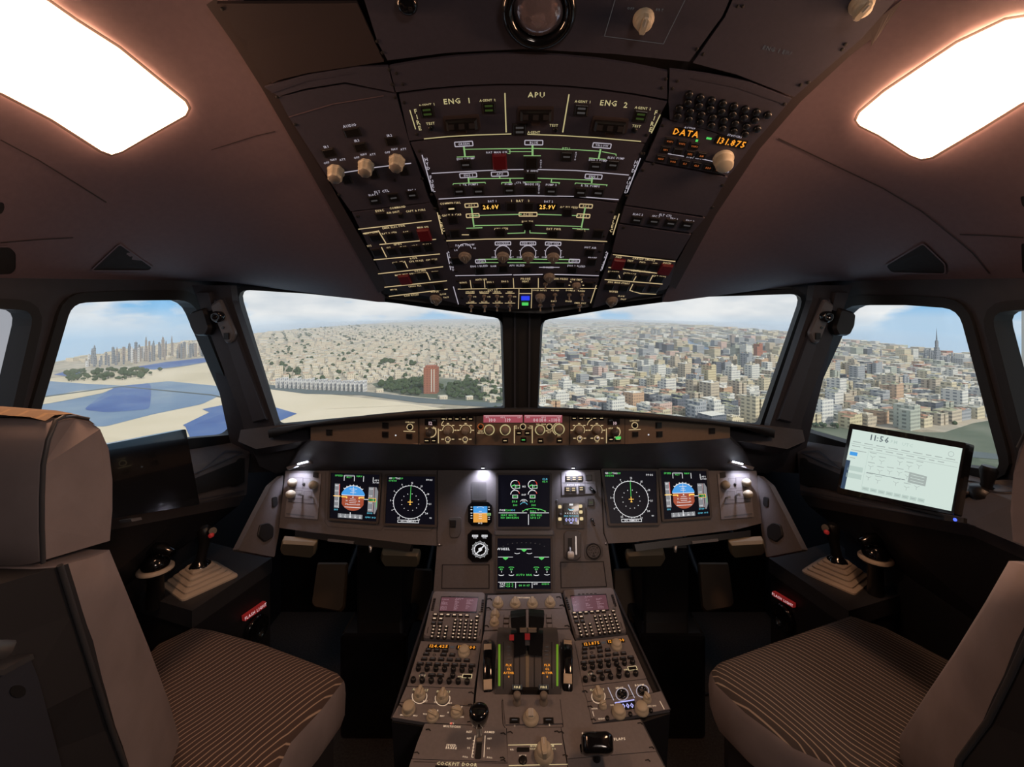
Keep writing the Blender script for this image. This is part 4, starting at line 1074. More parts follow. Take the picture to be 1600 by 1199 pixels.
# air conditioning
T = module('air_unit', 'lower centre overhead panel with three temperature knobs in a row', 'control panel', cmod((700, 376), (832, 371), (944, 379), (712, 428), (832, 426), (935, 430)), screws=[(706, 384), (713, 420), (937, 389), (932, 420)])
it = [('L', [(699, 391), (705, 418)], 1.4, LV), ('L', [(949, 391), (940, 417)], 1.4, LV), (705, 404, 'AIR COND', 2.9, LV, 1), (943, 404, 'AIR COND', 2.9, LV, 1), ('L', [(712, 427), (780, 426), (800, 425.5)], 1.3, LV), ('L', [(802, 426), (848, 425)], 1.3, LV), ('L', [(866, 425), (935, 427)], 1.3, LV),
      (727, 379, 'PACK FLOW', sml - .6, LV), ('C', 727, 388, 11, 1, LV, 200, 340), (713, 387, 'LO', 2.6, LV), (742, 384, 'HI', 2.6, LV), (879, 383 + 200, '', 3, LV), (922, 383, 'HOT AIR', 2.8, LV), (925, 399, 'PROBE', 2.6, LV),
      ('L', [(748, 401.5), (779, 401)], 1.2, LG), ('L', [(793, 401), (816, 401)], 1.2, LG), ('L', [(832, 401), (856, 401.5)], 1.2, LG), ('L', [(868, 401.5), (896, 402)], 1.2, LG),
      ('L', [(752, 406.5), (779, 406.5)], 1.2, LG), ('L', [(793, 406.5), (895, 407)], 1.2, LG), (749, 412, 'ENG 1 BLEED', 2.8, LV), (771, 412, 'RAM', 2.6, LV), (808, 411, 'APU BLEED', 2.8, LV), (900, 412, 'ENG 2 BLEED', 2.8, LV), (857, 414, 'X BLEED', 2.6, LV), ('L', [(842, 414), (874, 414)], 1, LV)]
it += box_label(786, 376.5, 24, 5, 'COCKPIT', LV, 2.6) + box_label(825, 376.5, 24, 5, 'FWD CAB', LV, 2.6) + box_label(864, 377, 24, 5, 'AFT CAB', LV, 2.6) + box_label(751, 404.5, 15, 5, 'OPEN', LV, 2.3) + box_label(897, 404, 16, 5, 'OPEN', LV, 2.3)
for x, y in ((786, 393), (825, 393), (864, 393)):
    it += [('C', x, y - 1, 12, 1.1, LV, 150, 390), (x - 13, y + 5, 'COLD', 2.2, LV), (x + 13, y + 5, 'HOT', 2.2, LV)]
    it += [('L', [(x + 12 * math.cos(a), y - 1 + 12 * math.sin(a)), (x + 14.5 * math.cos(a), y - 1 + 14.5 * math.sin(a))], 1, LV) for a in [math.radians(q) for q in range(150, 400, 48)]]
letters(T, OP, it)
for x, y, a in ((727, 397, 90), (786, 397, 90), (825, 397, 90), (864, 398, 90)):
    rotary(T, OP, x, y, 10, a, 'knob_grey', 0.015)
for x, y in ((713, 404), (750, 420), (786, 416), (822, 418), (894, 418), (921, 390), (924, 405)): button(T, OP, x, y, 15, 11)
# bottom: anti ice, signs, lights
T = module('lighting_unit', 'lowest centre overhead panel crowded with small toggle switches for lights and signs', 'control panel', [(712, 431), (832, 429), (935, 433), (924, 468), (900, 472), (858, 477), (800, 480), (736, 474), (722, 468)], screws=[(716, 436), (928, 438), (722, 462), (920, 462)])
it = [('L', [(709, 444), (717, 472)], 1.3, LV), ('L', [(931, 442), (922, 470)], 1.3, CR), ('L', [(716, 448), (800, 447), (932, 447)], 1.1, CR), ('L', [(735, 434), (737, 447)], 1.1, CR), ('L', [(757, 433), (758, 446)], 1.1, CR), ('L', [(802, 431), (803, 447)], 1.1, CR), ('L', [(841, 431), (841, 446)], 1.1, CR),
      ('L', [(811, 448), (810, 479)], 1.1, CR), ('L', [(831, 448), (830, 478)], 1.1, CR), ('L', [(811, 455), (831, 455)], 1, CR), (724, 438, 'WING', 2.6, CR), (752, 433, 'ANTI ICE', 2.6, CR), (766, 437, 'ENG 1', 2.4, CR), (789, 436, 'ENG 2', 2.4, CR), (821, 432, 'PROBE', 3, CR), (821, 436, 'HEAT', 2.6, CR),
      (873, 432, 'CABIN PRESS', 2.8, CR), (900, 433, 'LDG ELEV', 2.4, CR), (770, 450, 'EXT LT', 2.8, CR), (865, 467, 'RWY', 2.4, CR), (843, 450, 'OVHD INTEG', 2.2, CR), (867, 450, 'ICE IND', 2.2, CR), (889, 450, 'DOME', 2.4, CR), (909, 451, 'ANN', 2.4, CR), (888, 467, 'SIGNS', 2.4, CR), (906, 470, 'EMER EXIT', 2.2, CR)]
for i, (x, n_) in enumerate(((735, 'STROBE'), (757, 'BEACON'), (777, 'WING'), (797, 'NAV'))): it += [(x, 452.5, n_, 2.3, CR), ('L', [(x - 7, 454.5), (x + 7, 454.5)], .8, CR), (x + 7, 460, 'ON', 2, CR)]
for i, (x, n_) in enumerate(((737, 'LAND'), (757, 'NOSE'), (778, 'TAXI'), (797, 'OFF'))): it += [(x, 468, n_, 2.3, CR), ('L', [(x - 8, 470), (x + 8, 470)], .8, CR)]
letters(T, OP, it)
b = MB(); b.rect(OP, 821, 461.5, 13, 6, 0.002, 0.004, 'e_blue'); b.rect(OP, 820.5, 470.5, 10, 4, 0.002, 0.004, 'e_green'); b.obj('indicator_light', T)
for x, y in ((735, 459), (757, 459), (777, 459), (797, 459), (737, 475), (758, 475), (777, 474), (797, 474), (867, 457), (889, 457), (909, 457), (863, 473), (844, 474), (905, 474), (852, 440)):
    toggle(T, OP, x, y, 3.6, (0, -1), 0.020, 'knob_grey')
rotary(T, OP, 858, 429, 9, 90, 'knob_grey', 0.015); rotary(T, OP, 844, 460, 8, 90, 'knob_grey', 0.02); rotary(T, OP, 900, 442, 7, 90, 'knob_grey', 0.018)
letters(T, OP, [('L', [(900 + 9.5 * math.cos(a), 442 + 8 * math.sin(a)), (900 + 12 * math.cos(a), 442 + 10 * math.sin(a))], 1.3, CR) for a in [math.radians(q) for q in range(0, 360, 36)]], 'dial_marks')
for x, y in ((726, 443), (746, 442), (768, 443), (789, 442), (822, 442), (876, 440), (920, 441)): button(T, OP, x, y, 14, 8)
# left column
T = module('inertial_reference_unit', 'left overhead panel with three cream selector knobs in a row', 'control panel', [(436, 148), (478, 138), (540, 128), (619, 143), (640, 218), (666, 296), (672, 312), (549, 326), (520, 285), (480, 222), (450, 175)], screws=[(462, 190), (618, 148), (660, 275), (531, 300), (618, 158 + 120)])
it = [('L', [(537, 265.5), (560, 262), (590, 257), (643, 251)], 1.4, LV), (547, 192, 'AUDIO', 4, LV), (510, 225, 'IR1', 3.6, LV), (558, 215.5, 'IR3', 3.6, LV), (609, 207.5, 'IR2', 3.6, LV), (597, 295, 'FLT CTL', 3.6, LV), (584, 300, 'ELAC 1', 2.8, LV), (644, 293, 'FAC 1', 2.8, LV)]
for x, y in ((526, 256), (573, 248), (621, 240)):
    it += [(x - 15, y - 6, 'OFF', 3, LV), (x - 4, y - 11, 'NAV', 3, LV), (x + 10, y - 13 + 2, 'ATT', 3, LV)]
letters(T, OP, it)
for x, y in ((526, 263), (573, 254), (621, 247)):
    b = MB(); p, n = OP.hit(x, y); k = scl(OP, x, y) * 11; X = Vector((1, 0, 0)); X = (X - n * X.dot(n)).normalized(); Y_ = n.cross(X)
    rings = [[p + n * h_ + (X * math.cos(2 * math.pi * i / 32) + Y_ * math.sin(2 * math.pi * i / 32)) * k * q * (1 if i % 4 < 2 else .93) for i in range(32)] for q, h_ in ((1.15, 0), (1.15, .004), (1, .007), (.95, .026), (.8, .030))]
    b.loft(rings, 'knob', True, cap1=True); kn = b.obj('rotary_knob', T)
    b = MB(); b.lathe(p + n * .030, n, [(k * .72, 0), (k * .66, .002), (.0001, .002)], 'knob_grey', 20); b.obj('knob_cap', kn)
for x, y, w in ((551, 202, 26), (515, 234, 20), (564, 225, 20), (613, 216, 20), (543, 276, 15), (585, 268, 15), (632, 263, 15), (586, 308, 17), (616, 304, 17), (645, 300, 17)):
    button(T, OP, x, y, w, 13, [('e_dim', None)] if y > 290 else [])
T = module('blank_strip', 'blank curved strip with a raised lip above the left overhead panel', 'blank panel', [(414, 132), (480, 113), (560, 100), (607, 100), (617, 140), (540, 124), (478, 134), (436, 146)], screws=[(434, 147), (615, 128), (609, 104)])
b = MB(); b.line(OP, [(425, 140), (480, 121), (552, 109)], 2, 0.001, 'overhead'); b.line(OP, [(452, 178), (520, 158), (600, 145)], 1.6, 0.001, 'liner'); b.obj('raised_lip', T)
T = module('safety_unit', 'left lower overhead panel of stacked switch rows divided by pale lines with red guards', 'control panel', [(551, 328), (672, 314), (683, 330), (699, 376), (716, 432), (730, 470), (728, 474), (606, 445), (590, 408)], screws=[(680, 322), (696, 370), (705, 410), (560, 334)])
it = []
for a, b_ in (((561, 354), (675, 341)), ((594, 378), (682, 370)), ((585, 402), (688, 393)), ((592, 424), (693, 413)), ((602, 445), (699, 435)), ((609, 459.5), (700, 448))):
    it.append(('L', [a, b_], 1.3, CR))
it += [('L', [(592, 356), (604, 376)], 1.5, CR), ('L', [(597, 382), (605, 398)], 1.4, CR), ('L', [(633, 404), (638, 415)], 1.2, CR), ('L', [(668, 422), (673, 434)], 1.2, CR), ('L', [(568, 361), (592, 357)], 1.4, CR),
       (594, 325, 'EVAC', 3.2, CR), (622, 320, 'COMMAND', 3, CR), (650, 325, 'CAPT & PURS', 2.9, CR), (612, 328, 'HORN SHUT', 2.8, CR), (616, 350.5, 'EMER ELEC PWR', 2.8, CR), (580, 359.5, 'GEN 1 LINE', 2.6, CR), (609, 360, 'RAT & GEN', 2.6, CR), (635, 358.5, 'RAT', 2.6, CR), (661, 351, 'MAN ON', 2.6, CR),
       (578, 380, 'SYS', 2.6, CR), (608, 383, 'G/S', 2.6, CR), (622, 377.5, 'GPWS', 2.8, CR), (631, 382, 'FLAP', 2.6, CR), (649, 380, 'LDG', 2.6, CR), (668, 378, 'FLAP 3', 2.6, CR), (647, 399.5, 'RCDR', 2.6, CR), (623, 406, 'GND CTL', 2.6, CR), (651, 404, 'CVR ERASE', 2.6, CR), (675, 402, 'CVR TEST', 2.4, CR),
       (657, 419, 'OXYGEN', 2.6, CR), (632, 425, 'MASK MAN ON', 2.4, CR), (658, 423, 'PASSENGER', 2.4, CR), (680, 421, 'CREW', 2.4, CR), (616, 449, 'MECH', 2.4, CR), (649, 443, 'CALLS ALL', 2.4, CR), (666, 443, 'AFT', 2.4, CR), (644, 457.5, 'RAIN RPLNT', 2.4, CR), (680, 452, 'WIPER', 2.6, CR), (693, 456, 'SLOW', 2.2, CR), (698, 461, 'FAST', 2.2, CR)]
letters(T, OP, it)
for x, y, w in ((597, 333, 18), (627, 332, 8), (655, 333, 11), (587, 367, 17), (612, 366, 15), (638, 364, 16), (590, 390, 14), (613, 389, 15), (632, 387, 15), (651, 385, 15), (670, 383, 15), (625, 411, 15), (655, 408, 8), (677, 405, 8), (659, 428, 18), (681, 426, 12), (617, 453, 8), (648, 448, 8), (667, 444, 8), (686, 444, 15)):
    button(T, OP, x, y, w, 11 if w > 9 else 7)
for x, y, w, h_ in ((664, 362, 19, 18), (634, 432, 17, 14)):
    b = MB(); b.rect(OP, x, y, w, h_, 0, 0.009, 'red_guard', inset=0.86); b.obj('red_guard', T, label='dark red switch guard')
rotary(T, OP, 682, 463, 9, 90, 'knob_grey', 0.018)
# right column
T = module('circuit_breaker_unit', 'right overhead panel crowded with dark round knobs below its raised lip', 'control panel', [(1046, 105), (1100, 112), (1170, 124), (1236, 150), (1196, 198), (1174, 222), (1110, 200), (1046, 183), (1044, 155)], screws=[(1058, 122), (1050, 134), (1225, 158)])
rr = random.Random(4)
for j, (y0, n_) in enumerate(((138, 8), (151, 9), (164, 9), (177, 9))):
    for i in range(n_):
        x = 1076 + i * 17.5 + (j % 2) * 6 - j * 8; y = y0 + (x - 1060) * 0.26
        if x > 1222 - (y - 150) * 0.75 or x < 1056: continue
        b = MB(); p, n = OP.hit(x, y); b.lathe(p, n, [(0.0078, 0), (0.0078, 0.006), (0.006, 0.008), (0.0001, 0.008)], 'black', 12); b.obj('round_knob', T)
b = MB(); b.line(OP, [(1082, 118), (1150, 131), (1222, 156)], 2.2, 0.001, 'overhead'); b.obj('raised_lip', T)
T = module('radio_unit', 'right overhead radio panel with bright amber digits and a cream tuning knob', 'control panel', [(1035, 183), (1070, 189), (1174, 222), (1145, 262), (1137, 270), (1060, 256), (1008, 247), (1022, 215)], screws=[(1035, 192), (1005, 236), (1020, 252)])
for x, y, t_, w in ((1071, 202.5, 'DATA', 34), (1141, 217, '131.875', 44)):
    b = MB(); b.rect(OP, x, y, w + 4, 12, 0, 0.002, 'btn'); b.text(OP, x, y, t_, 9, 'e_orange', 0.003); b.obj('digital_display', T, label='glowing amber digits')
letters(T, OP, [(1077, 196, 'ACTIVE', 3, LV), (1147, 208, 'STBY/CRS', 3, LV), ('L', [(1043, 236), (1068, 240)], 1.2, LV), ('L', [(1096, 244), (1118, 249)], 1.2, LV), (1084, 242, 'STBY NAV', 3, LV), (1141, 256, 'ON', 2.8, LV), (1134, 264, 'OFF', 2.8, LV), ('B', 1107, 212, 8, 3, 'e_green'), ('B', 1088, 215.5, 3.5, 3.5, 'e_green')])
for x, y, t_ in ((1045.5, 215.5, 'VHF1'), (1064.5, 219, 'VHF2'), (1084, 223, 'VHF3'), (1038.7, 228.5, 'HF1'), (1058, 232, ''), (1077, 235, 'HF2'), (1095, 238, 'AM'), (1031.6, 242.5, 'NAV'), (1050.6, 247, 'VOR'), (1069, 250, 'ILS'), (1087, 253, 'GLS'), (1105, 256.5, 'ADF'), (1122, 260, 'BFO')):
    button(T, OP, x, y, 15, 10, [('e_dorange', t_)] if t_ else [])
rotary(T, OP, 1129, 243, 13, 90, 'knob', 0.030, flat=True)
T = module('flight_control_unit', 'right overhead strip with four small square buttons in a row', 'control panel', [(975, 319), (1100, 337), (1080, 360), (968, 344)])
letters(T, OP, [(996, 331, 'ELAC 2', 2.9, LV), (1024, 334, 'SEC 2', 2.9, LV), (1039, 332.5, 'FLT CTL', 3.2, LV), (1052, 338, 'SEC 3', 2.9, LV), (1077, 341, 'FAC 2', 2.9, LV)])
for x, y in ((994, 339), (1021, 341), (1047, 344), (1072, 347)): button(T, OP, x, y, 18, 12, [('e_dim', None)])
module('blank_cover_plate', 'blank overhead plate below the amber digit radio panel', 'blank panel', [(1006, 250), (1060, 259), (1136, 273), (1102, 334), (976, 316), (990, 280)], screws=[(1004, 262), (1128, 285), (1112, 320)])
module('blank_cover_plate', 'blank overhead plate between the four button strip and the red guarded panel', 'blank panel', [(966, 347), (1079, 363), (1056, 402), (956, 391)], screws=[(974, 352)])
T = module('cargo_unit', 'right lower overhead panel with two red guards and pale divider lines', 'control panel', [(955, 394), (1055, 405), (1046, 438), (1040, 448), (925, 478), (933, 450), (944, 420)], screws=[(952, 402)])
letters(T, OP, [('L', [(957, 394), (1054, 404.5)], 1.3, CR), ('L', [(950, 414), (1042, 425)], 1.3, CR), ('L', [(944, 433), (1034, 440)], 1.3, CR), ('L', [(966, 426), (968, 431)], 1.2, CR), ('L', [(993, 428), (989, 435)], 1.2, CR), ('L', [(1019, 426), (1014, 436)], 1.2, CR), ('L', [(988, 440), (983, 450), (1000, 455), (1024, 456)], 1.2, CR),
                (1005, 401, 'CARGO SMOKE', 3, CR), (966, 398, 'FWD', 2.6, CR), (984, 403.5, 'TEST', 2.6, CR), (1003, 406, 'FWD', 2.6, CR), (1022, 408, 'AFT', 2.6, CR), (1041, 407, 'DISCH', 2.6, CR), (958, 421, 'BLOWER', 2.6, CR), (1000, 420, 'VENTILATION', 2.8, CR), (983, 424, 'EXTRACT', 2.6, CR), (1029, 428, 'CAB FANS', 2.6, CR), (966, 438, 'ENG MAN START', 2.6, CR), (958, 452, 'WIPER', 2.8, CR), (970, 459, 'SLOW', 2.2, CR), (973, 464, 'FAST', 2.2, CR)])
for x, y in ((984, 410), (1002, 412), (1020, 413), (958, 426), (981, 429), (1004, 430), (1028, 433), (951, 444), (974, 446), (998, 447), (1020, 448)): button(T, OP, x, y, 15, 10)
for x, y in ((965, 408), (1038, 416)):
    b = MB(); b.rect(OP, x, y, 18, 15, 0, 0.009, 'red_guard', inset=0.86); b.obj('red_guard', T, label='dark red switch guard')
rotary(T, OP, 955, 466, 9, 90, 'knob_grey', 0.018)
# strips above, aft overhead
module('blank_strip', 'long blank curved strip above the fire panel', 'blank panel', cmod((609, 100), (820, 80), (1042, 108), (619, 140), (832, 127), (1042, 151)), screws=[(620, 110), (613, 127), (630, 127), (1040, 119), (1034, 133)])
module('blank_cover_plate', 'dark matte plate at the top left of the ceiling beyond the lamp', 'blank panel', [(340, 0), (558, 0), (600, 92), (480, 110), (415, 126), (372, 50)], m='liner_dark', screws=[(348, 8)])
T = module('dome_light_unit', 'aft overhead plate carrying the round glass dome lamp', 'control panel', [(562, -30), (1150, -30), (1128, 20), (1076, 92), (960, 80), (820, 72), (700, 78), (606, 90), (590, 60)], screws=[(590, 60), (598, 78), (1088, 72), (1098, 80), (1152, 4)])
letters(T, OP, [('R', [(962, -10), (1072, -10), (1036, 64), (944, 52)], 1, 'e_dim'), (985, 8, 'OFF', 4, 'e_dim'), (1030, 10, 'BRT', 4, 'e_dim')])
T = thing('reading_lamp', 'unlit round glass dome lamp in a deep dark ring at the ceiling centre', 'lamp', tuple(OH.P(843, 18)))
b = MB(); p, n = OP.hit(842, 9); b.lathe(p, n, [(0.066, 0), (0.066, 0.014), (0.058, 0.020), (0.048, 0.016), (0.045, 0.004)], 'gloss_black', 36, Vector((1, 0, 0))); b.obj('ring', T)
mat('lens', (0.42, 0.32, 0.33), 0.12, metal=0.6, coat=0.5, bump=0.6, nscale=60)
b = MB(); b.lathe(p, n, [(0.045, 0.006), (0.040, 0.012), (0.026, 0.018), (0.009, 0.020), (0.0001, 0.020)], 'lens', 28, Vector((1, 0, 0))); b.obj('lens', T)
T = thing('selector_knob', 'cream selector knob inside a thin outlined square on the aft ceiling', 'knob', tuple(OH.P(1005, 28)))
rotary(T, OP, 1005, 24, 17, 88, 'knob', 0.026, name='grip')
T = thing('round_button', 'dark round button at the top edge left of the dome lamp', 'button', tuple(OH.P(638, 0)))
b = MB(); p, n = OP.hit(637, -3); b.lathe(p, n, [(0.018, 0), (0.018, 0.012), (0.013, 0.016), (0.0001, 0.016)], 'gloss_black', 18); b.obj('cap', T)
T = module('blank_cover_plate', 'aft overhead plate right of the cream knob with faint engraving', 'blank panel', [(1155, -30), (1420, -30), (1345, 55), (1240, 147), (1150, 112), (1082, 94), (1132, 22)], screws=[(1160, 4), (1250, 128), (1262, 124), (1315, 72), (1320, 64)])
letters(T, OP, [(1213, 74, 'ENG 1 EIU', 6, 'e_dim')], 'engraving')
T = thing('selector_knob', 'small cream knob cut by the top edge near the right ceiling lamp', 'knob', tuple(OH.P(1345, 0)))
rotary(T, OP, 1345, 0, 16, 85, 'knob', 0.025, name='grip')
# aft dome light fitting (behind the camera)
T = thing('dome_lamp', 'warm rectangular dome lamp at the back of the cockpit ceiling', 'lamp', (.62, -0.62, 1.76))
b = MB(); b.box(Vector((.645, -0.652, 1.77)), Vector((0.20, 0.16, 0)), Vector((-.1, 0.12, 0)), Vector((0.012, -.015, 0.014)), 'liner_dark'); b.obj('housing', T)
# ============================================================ GLARESHIELD
def gy(x):
    ax = abs(x)
    return 1.20 if ax < 0.27 else 1.20 + (ax - 0.27) * 0.36
GS = Shell(lambda x, z: (x, gy(x), z), lin(-0.95, 0.95, 60), [0.80, 0.90, 1.0, 1.1, 1.2], dirs=lambda x, y: ((1, -0.0002 * (x - 818)), (0, -1)))
GF = on(GS, 0.004)
face_top = [(487, 664), (540, 659), (590, 655), (655, 650), (743, 645.5), (818, 644.5), (890, 645.5), (975, 650), (1030, 654), (1107, 660), (1139, 664)]
face_bot = [(487, 688), (540, 690), (590, 692), (655, 694), (743, 695.5), (818, 696), (890, 695.5), (975, 693.5), (1030, 691.5), (1107, 687), (1139, 684)]
G = thing('glareshield', 'black padded glareshield with brown face strip below the windshields', 'glareshield', (0, 1.2, 0.96))
lip = [(430, 668), (487, 660), (540, 652), (590, 646), (655, 640), (743, 636.5), (818, 636), (890, 636.5), (975, 641), (1030, 646), (1107, 655), (1150, 661), (1200, 668)]
lipf = [(430, 682), (487, 665), (540, 660), (590, 656), (655, 651), (743, 646.5), (818, 645.5), (890, 646.5), (975, 651), (1030, 655), (1107, 661), (1150, 666), (1200, 682)]
BP = Plane((0, 1.62, 1.0), (1, 1.62, 1.0), (0, 1.62, 1.2))
b = MB()
r0 = [GS.P(*p, 0.0) for p in lipf]; r1 = [GS.P(*p, 0.022) for p in lipf]; r2 = [GS.P(p[0], p[1] + 1.5, 0.026) for p in lip]; r3 = [GS.P(p[0], p[1], 0.012) for p in lip]
r4 = [EYE + ray(p[0], p[1] + 7) * 1.64 for p in lip]
b.loft([r0, r1, r2, r3, r4], 'glare', closed=False, smooth=True)
b.obj('padded_cover', G)
b = MB(); b.slab(on(GS, -0.02), face_top + face_bot[::-1], 0.0, 0.024, 'fcu')
b.obj('face_strip', G)
b = MB()
for x0, x1 in ((655, 655), (975, 975), (743.5, 743.5), (889.5, 889.5)): b.line(GF, [(x0, 647 if 700 < x0 < 900 else 650.5), (x1, 694)], 1.2 if x0 in (655, 975) else .6, 0.0006, 'seam')
b.obj('panel_joint', G)
MT = 735.0
MIP = Plane((0, 1.42, 0.8175), (1, 1.42, 0.8175), (0, 1.277, 0.519), dirs=lambda x, y: ((1, -0.00028 * (x - 818) if abs(x - 818) > 140 else 0), (-(x - 818) * 0.0003, -1)))
b = MB()
vb = [(447, 737), (520, 736), (600, 735), (700, 735), (818, 735), (940, 735), (1040, 735), (1120, 735), (1180, 737)]
vt = [(487, 688), (540, 690), (590, 692), (700, 695), (818, 696), (940, 695), (1030, 691.5), (1107, 687), (1139, 684)]
ring0 = [GS.P(*p, 0.0) for p in vt]; ring2 = [MIP.P(*p, -0.01) for p in vb]
ring1 = [a.lerp(c, 0.5) + Vector((0, 0.0, 0.018)) for a, c in zip(ring0, ring2)]
b.loft([ring0, ring1, ring2], 'valance', closed=False, smooth=True)
b.loft([[v + Vector((0, 0.0, 0.008)) for v in r] for r in (ring0, ring1, ring2)], 'valance', closed=False)
b.obj('underside_cover', G)
for x, y in ((737, 711), (895.5, 711)):
    b = MB(); c = ring1[4]; p = GS.P(x, y, -0.08); b.lathe(p, Vector((0, -0.7, .7)), [(0.004, -0.004), (0.004, 0.0), (0.002, 0.001)], 'seam', 8); b.obj('valance_screw', G)
# side covers joining the glareshield to the sills
for q, nm in ((lambda x: x, 'left'), (lambda x: 1630 - x, 'right')):
    SP = Plane((0, 1.38, 0.95), (1, 1.38, 0.95), (0, 1.46, 1.05))
    T = thing('glareshield_end', 'dark angular cover at the %s end of the glareshield below the pillar' % nm, 'cover', tuple(SP.P(q(430), 700)))
    b = MB(); b.slab(SP, [(q(a), c) for a, c in ((376, 672), (440, 664), (492, 661), (492, 690), (470, 690), (400, 702), (372, 690))], -0.04, 0.0, 'frame'); b.obj('upper_cover', T)
    SP = Plane((0, 1.40, 0.95), (1, 1.40, 0.95), (0, 1.33, 1.05))
    b = MB(); b.slab(SP, [(q(a), c) for a, c in ((392, 702), (472, 690), (492, 690), (520, 722), (500, 736), (446, 740), (430, 742), (404, 730))], -0.05, -0.004, 'valance'); b.obj('lower_cover', T)

# control modules on the face strip
A = 'e_panel'
def fbtn(T, x, y, w=8.4, h=7.5, leg='e_panel', m='btn'): button(T, GF, x, y, w, h, [(leg, None)], m, 0.004)
def gknob(T, x, y, r, m='knob_grey', ring=None):
    b = MB(); p, n = GF.hit(x, y); k = scl(GF, x, y) * r; X = Vector((1, 0, 0))
    b.lathe(p, n, [(k, 0), (k, 0.006), (k * .82, 0.009), (k * .80, 0.020), (k * .7, 0.022), (0.0001, 0.022)], m, 20, X)
    kn = b.obj('rotary_knob', T)
    if ring: b = MB(); ring_mark(b, GF, x, y, r * 1.14, r * .26, ring, h=0.0028); b.obj('lit_ring', kn)
def efis(nm, x0, mir):
    T = thing('display_control_unit', 'small %s control panel of knobs and lit buttons on the glareshield face' % nm, 'control panel', tuple(GF.P(x0, 672)))
    f = (lambda x: 699 + (x - 699)) if not mir else (lambda x: 1632.5 - x + 0.0)
    b = MB(); cx_ = x0
    pts = [(658, 650.5), (742, 646.5), (742, 694), (658, 692.5)]
    b.slab(GF, [(f(x), y) for x, y in pts], 0.0, 0.002, 'fcu'); b.obj('faceplate', T)
    S = on(GF, 0.002)
    it = [('L', [(f(685.7), 669), (f(685.7), 692)], 1.2, A)]
    for i in range(5):
        x = 693.4 + i * 10.6; fbtn(T, f(x), 653.8 if not mir else 652.8)
    b = MB(); b.rect(S, f(674.7), 659 - (1 if mir else 0), 18, 9.5, 0, 0.002, 'btn'); b.text(S, f(673), 660.5, '10' if mir else '12', 5, 'e_pink', 0.0026); b.text(S, f(679), 656, 'QFE', 2, 'e_dim', 0.0026); b.obj('digital_display', T)
    gknob(T, f(672.7), 674, 6.2, 'knob_dark'); it.append(('C', f(673.5), 674, 8.5, 1.4, A, -60, 90))
    it += [(f(668), 668.5, 'IN', 2.4, A), (f(679), 668.5, 'HPA', 2.4, A)]
    for x, y in ((700.6, 671.6), (728, 671.6)):
        gknob(T, f(x), y - (1 if mir else 0), 6.2); it.append(('C', f(x), y, 8.4, 1.0, A, 180, 390))
        for a in (180, 225, 270, 315, 360): it.append(('B', f(x) + 11.5 * math.cos(math.radians(a)), y + 10.5 * math.sin(math.radians(a)) , 3.6, 1.4, A))
    it += [('C', f(703), 666, 17 * .75, 1, A, 190, 250)]
    for x in (700.3, 727.3):
        toggle(T, S, f(x), 685.8 - (1.5 if mir else 0), 3, (0.0, .8), 0.015); it += [('C', f(x), 685.8 - (1.5 if mir else 0), 3.8, 1.0, A), ('B', f(x) - 8, 685.6 - (1.5 if mir else 0), 4, 1.4, A), ('B', f(x) + 8, 685.6 - (1.5 if mir else 0), 4, 1.4, A), (f(x), 691.3 - (1.5 if mir else 0), 'OFF', 1.8, A)]
    letters(T, S, it)
    fbtn(T, f(668), 687.6 - (2 if mir else 0)); fbtn(T, f(678.6), 687.6 - (2 if mir else 0), leg='e_panel')
    if mir:
        b = MB(); b.rect(S, 964.3, 683, 7, 4, 0.003, 0.0046, 'e_green'); b.obj('green_light', T)
efis('left', 700, False); efis('right', 932, True)
T = thing('autopilot_unit', 'middle glareshield control panel with pink number windows and four large ringed knobs', 'control panel', tuple(GF.P(818, 672)))
b = MB(); b.slab(GF, [(745, 646.3), (818, 645.2), (888, 646.3), (888, 694.5), (818, 695), (745, 694.5)], 0, 0.002, 'fcu'); b.obj('faceplate', T)
S = on(GF, 0.002)
for x0, x1, tx in ((755.8, 816.6, (('100', 769), ('119', 793))), (819, 878, (('00100', 843), ('-1100', 866)))):
    b = MB(); b.slab(S, [(x0, 648), (x1, 648), (x1, 659.5), (x0, 659.5)], 0.0, 0.002, 'fcu_screen')
    for t_, x in tx: b.text(S, x, 655.5, t_, 5.2, 'e_pink', 0.0026)
    b.line(S, [(x0 + 1, 649), (x1 - 1, 649)], 1, 0.0026, 'e_pink')
    for t_, x in (('SPD', x0 + 6), ('HDG', x0 + 30), ('LAT', x1 - 5)): b.text(S, x, 651.4, t_, 2, 'e_pink', 0.0026)
    b.obj('digital_display', T, label='pink backlit number window')
for x, y, r in ((764.7, 671, 7.6), (789.6, 671, 7.6), (843.7, 671, 7.2), (873.4, 669.8, 7.8)): gknob(T, x, y, r * .88, 'knob_grey', 'e_yel')
it = [('L', [(803.7, 664.5), (803.7, 692)], 1.3, A), ('L', [(831.6, 664.5), (831.6, 692)], 1.3, A), ('L', [(803.7, 665), (808, 665)], 1, A), ('L', [(827, 665), (831.6, 665)], 1, A), ('C', 751.4, 666, 4.3, 1, 'e_dorange'), ('C', 817.2, 666, 4.3, 1.1, A), ('C', 858.2, 666, 4.3, 1.1, A),
      (751.4, 673, 'SPD', 2.6, A), (751.4, 676, 'MACH', 2.2, A), (807, 668, 'HDG', 2.3, A), (828, 668, 'TRK', 2.3, A), (858, 672.5, 'METRIC', 2, A), (858, 675, 'ALT', 2, A), ('C', 873.4, 669.8, 10.2, .9, A, 120, 250), (840, 662.3, '100', 2.4, A), (849, 662.3, '1000', 2.4, A), (873, 661, 'UP', 2, A), (873, 680, 'DN', 2, A)]
letters(T, S, it)
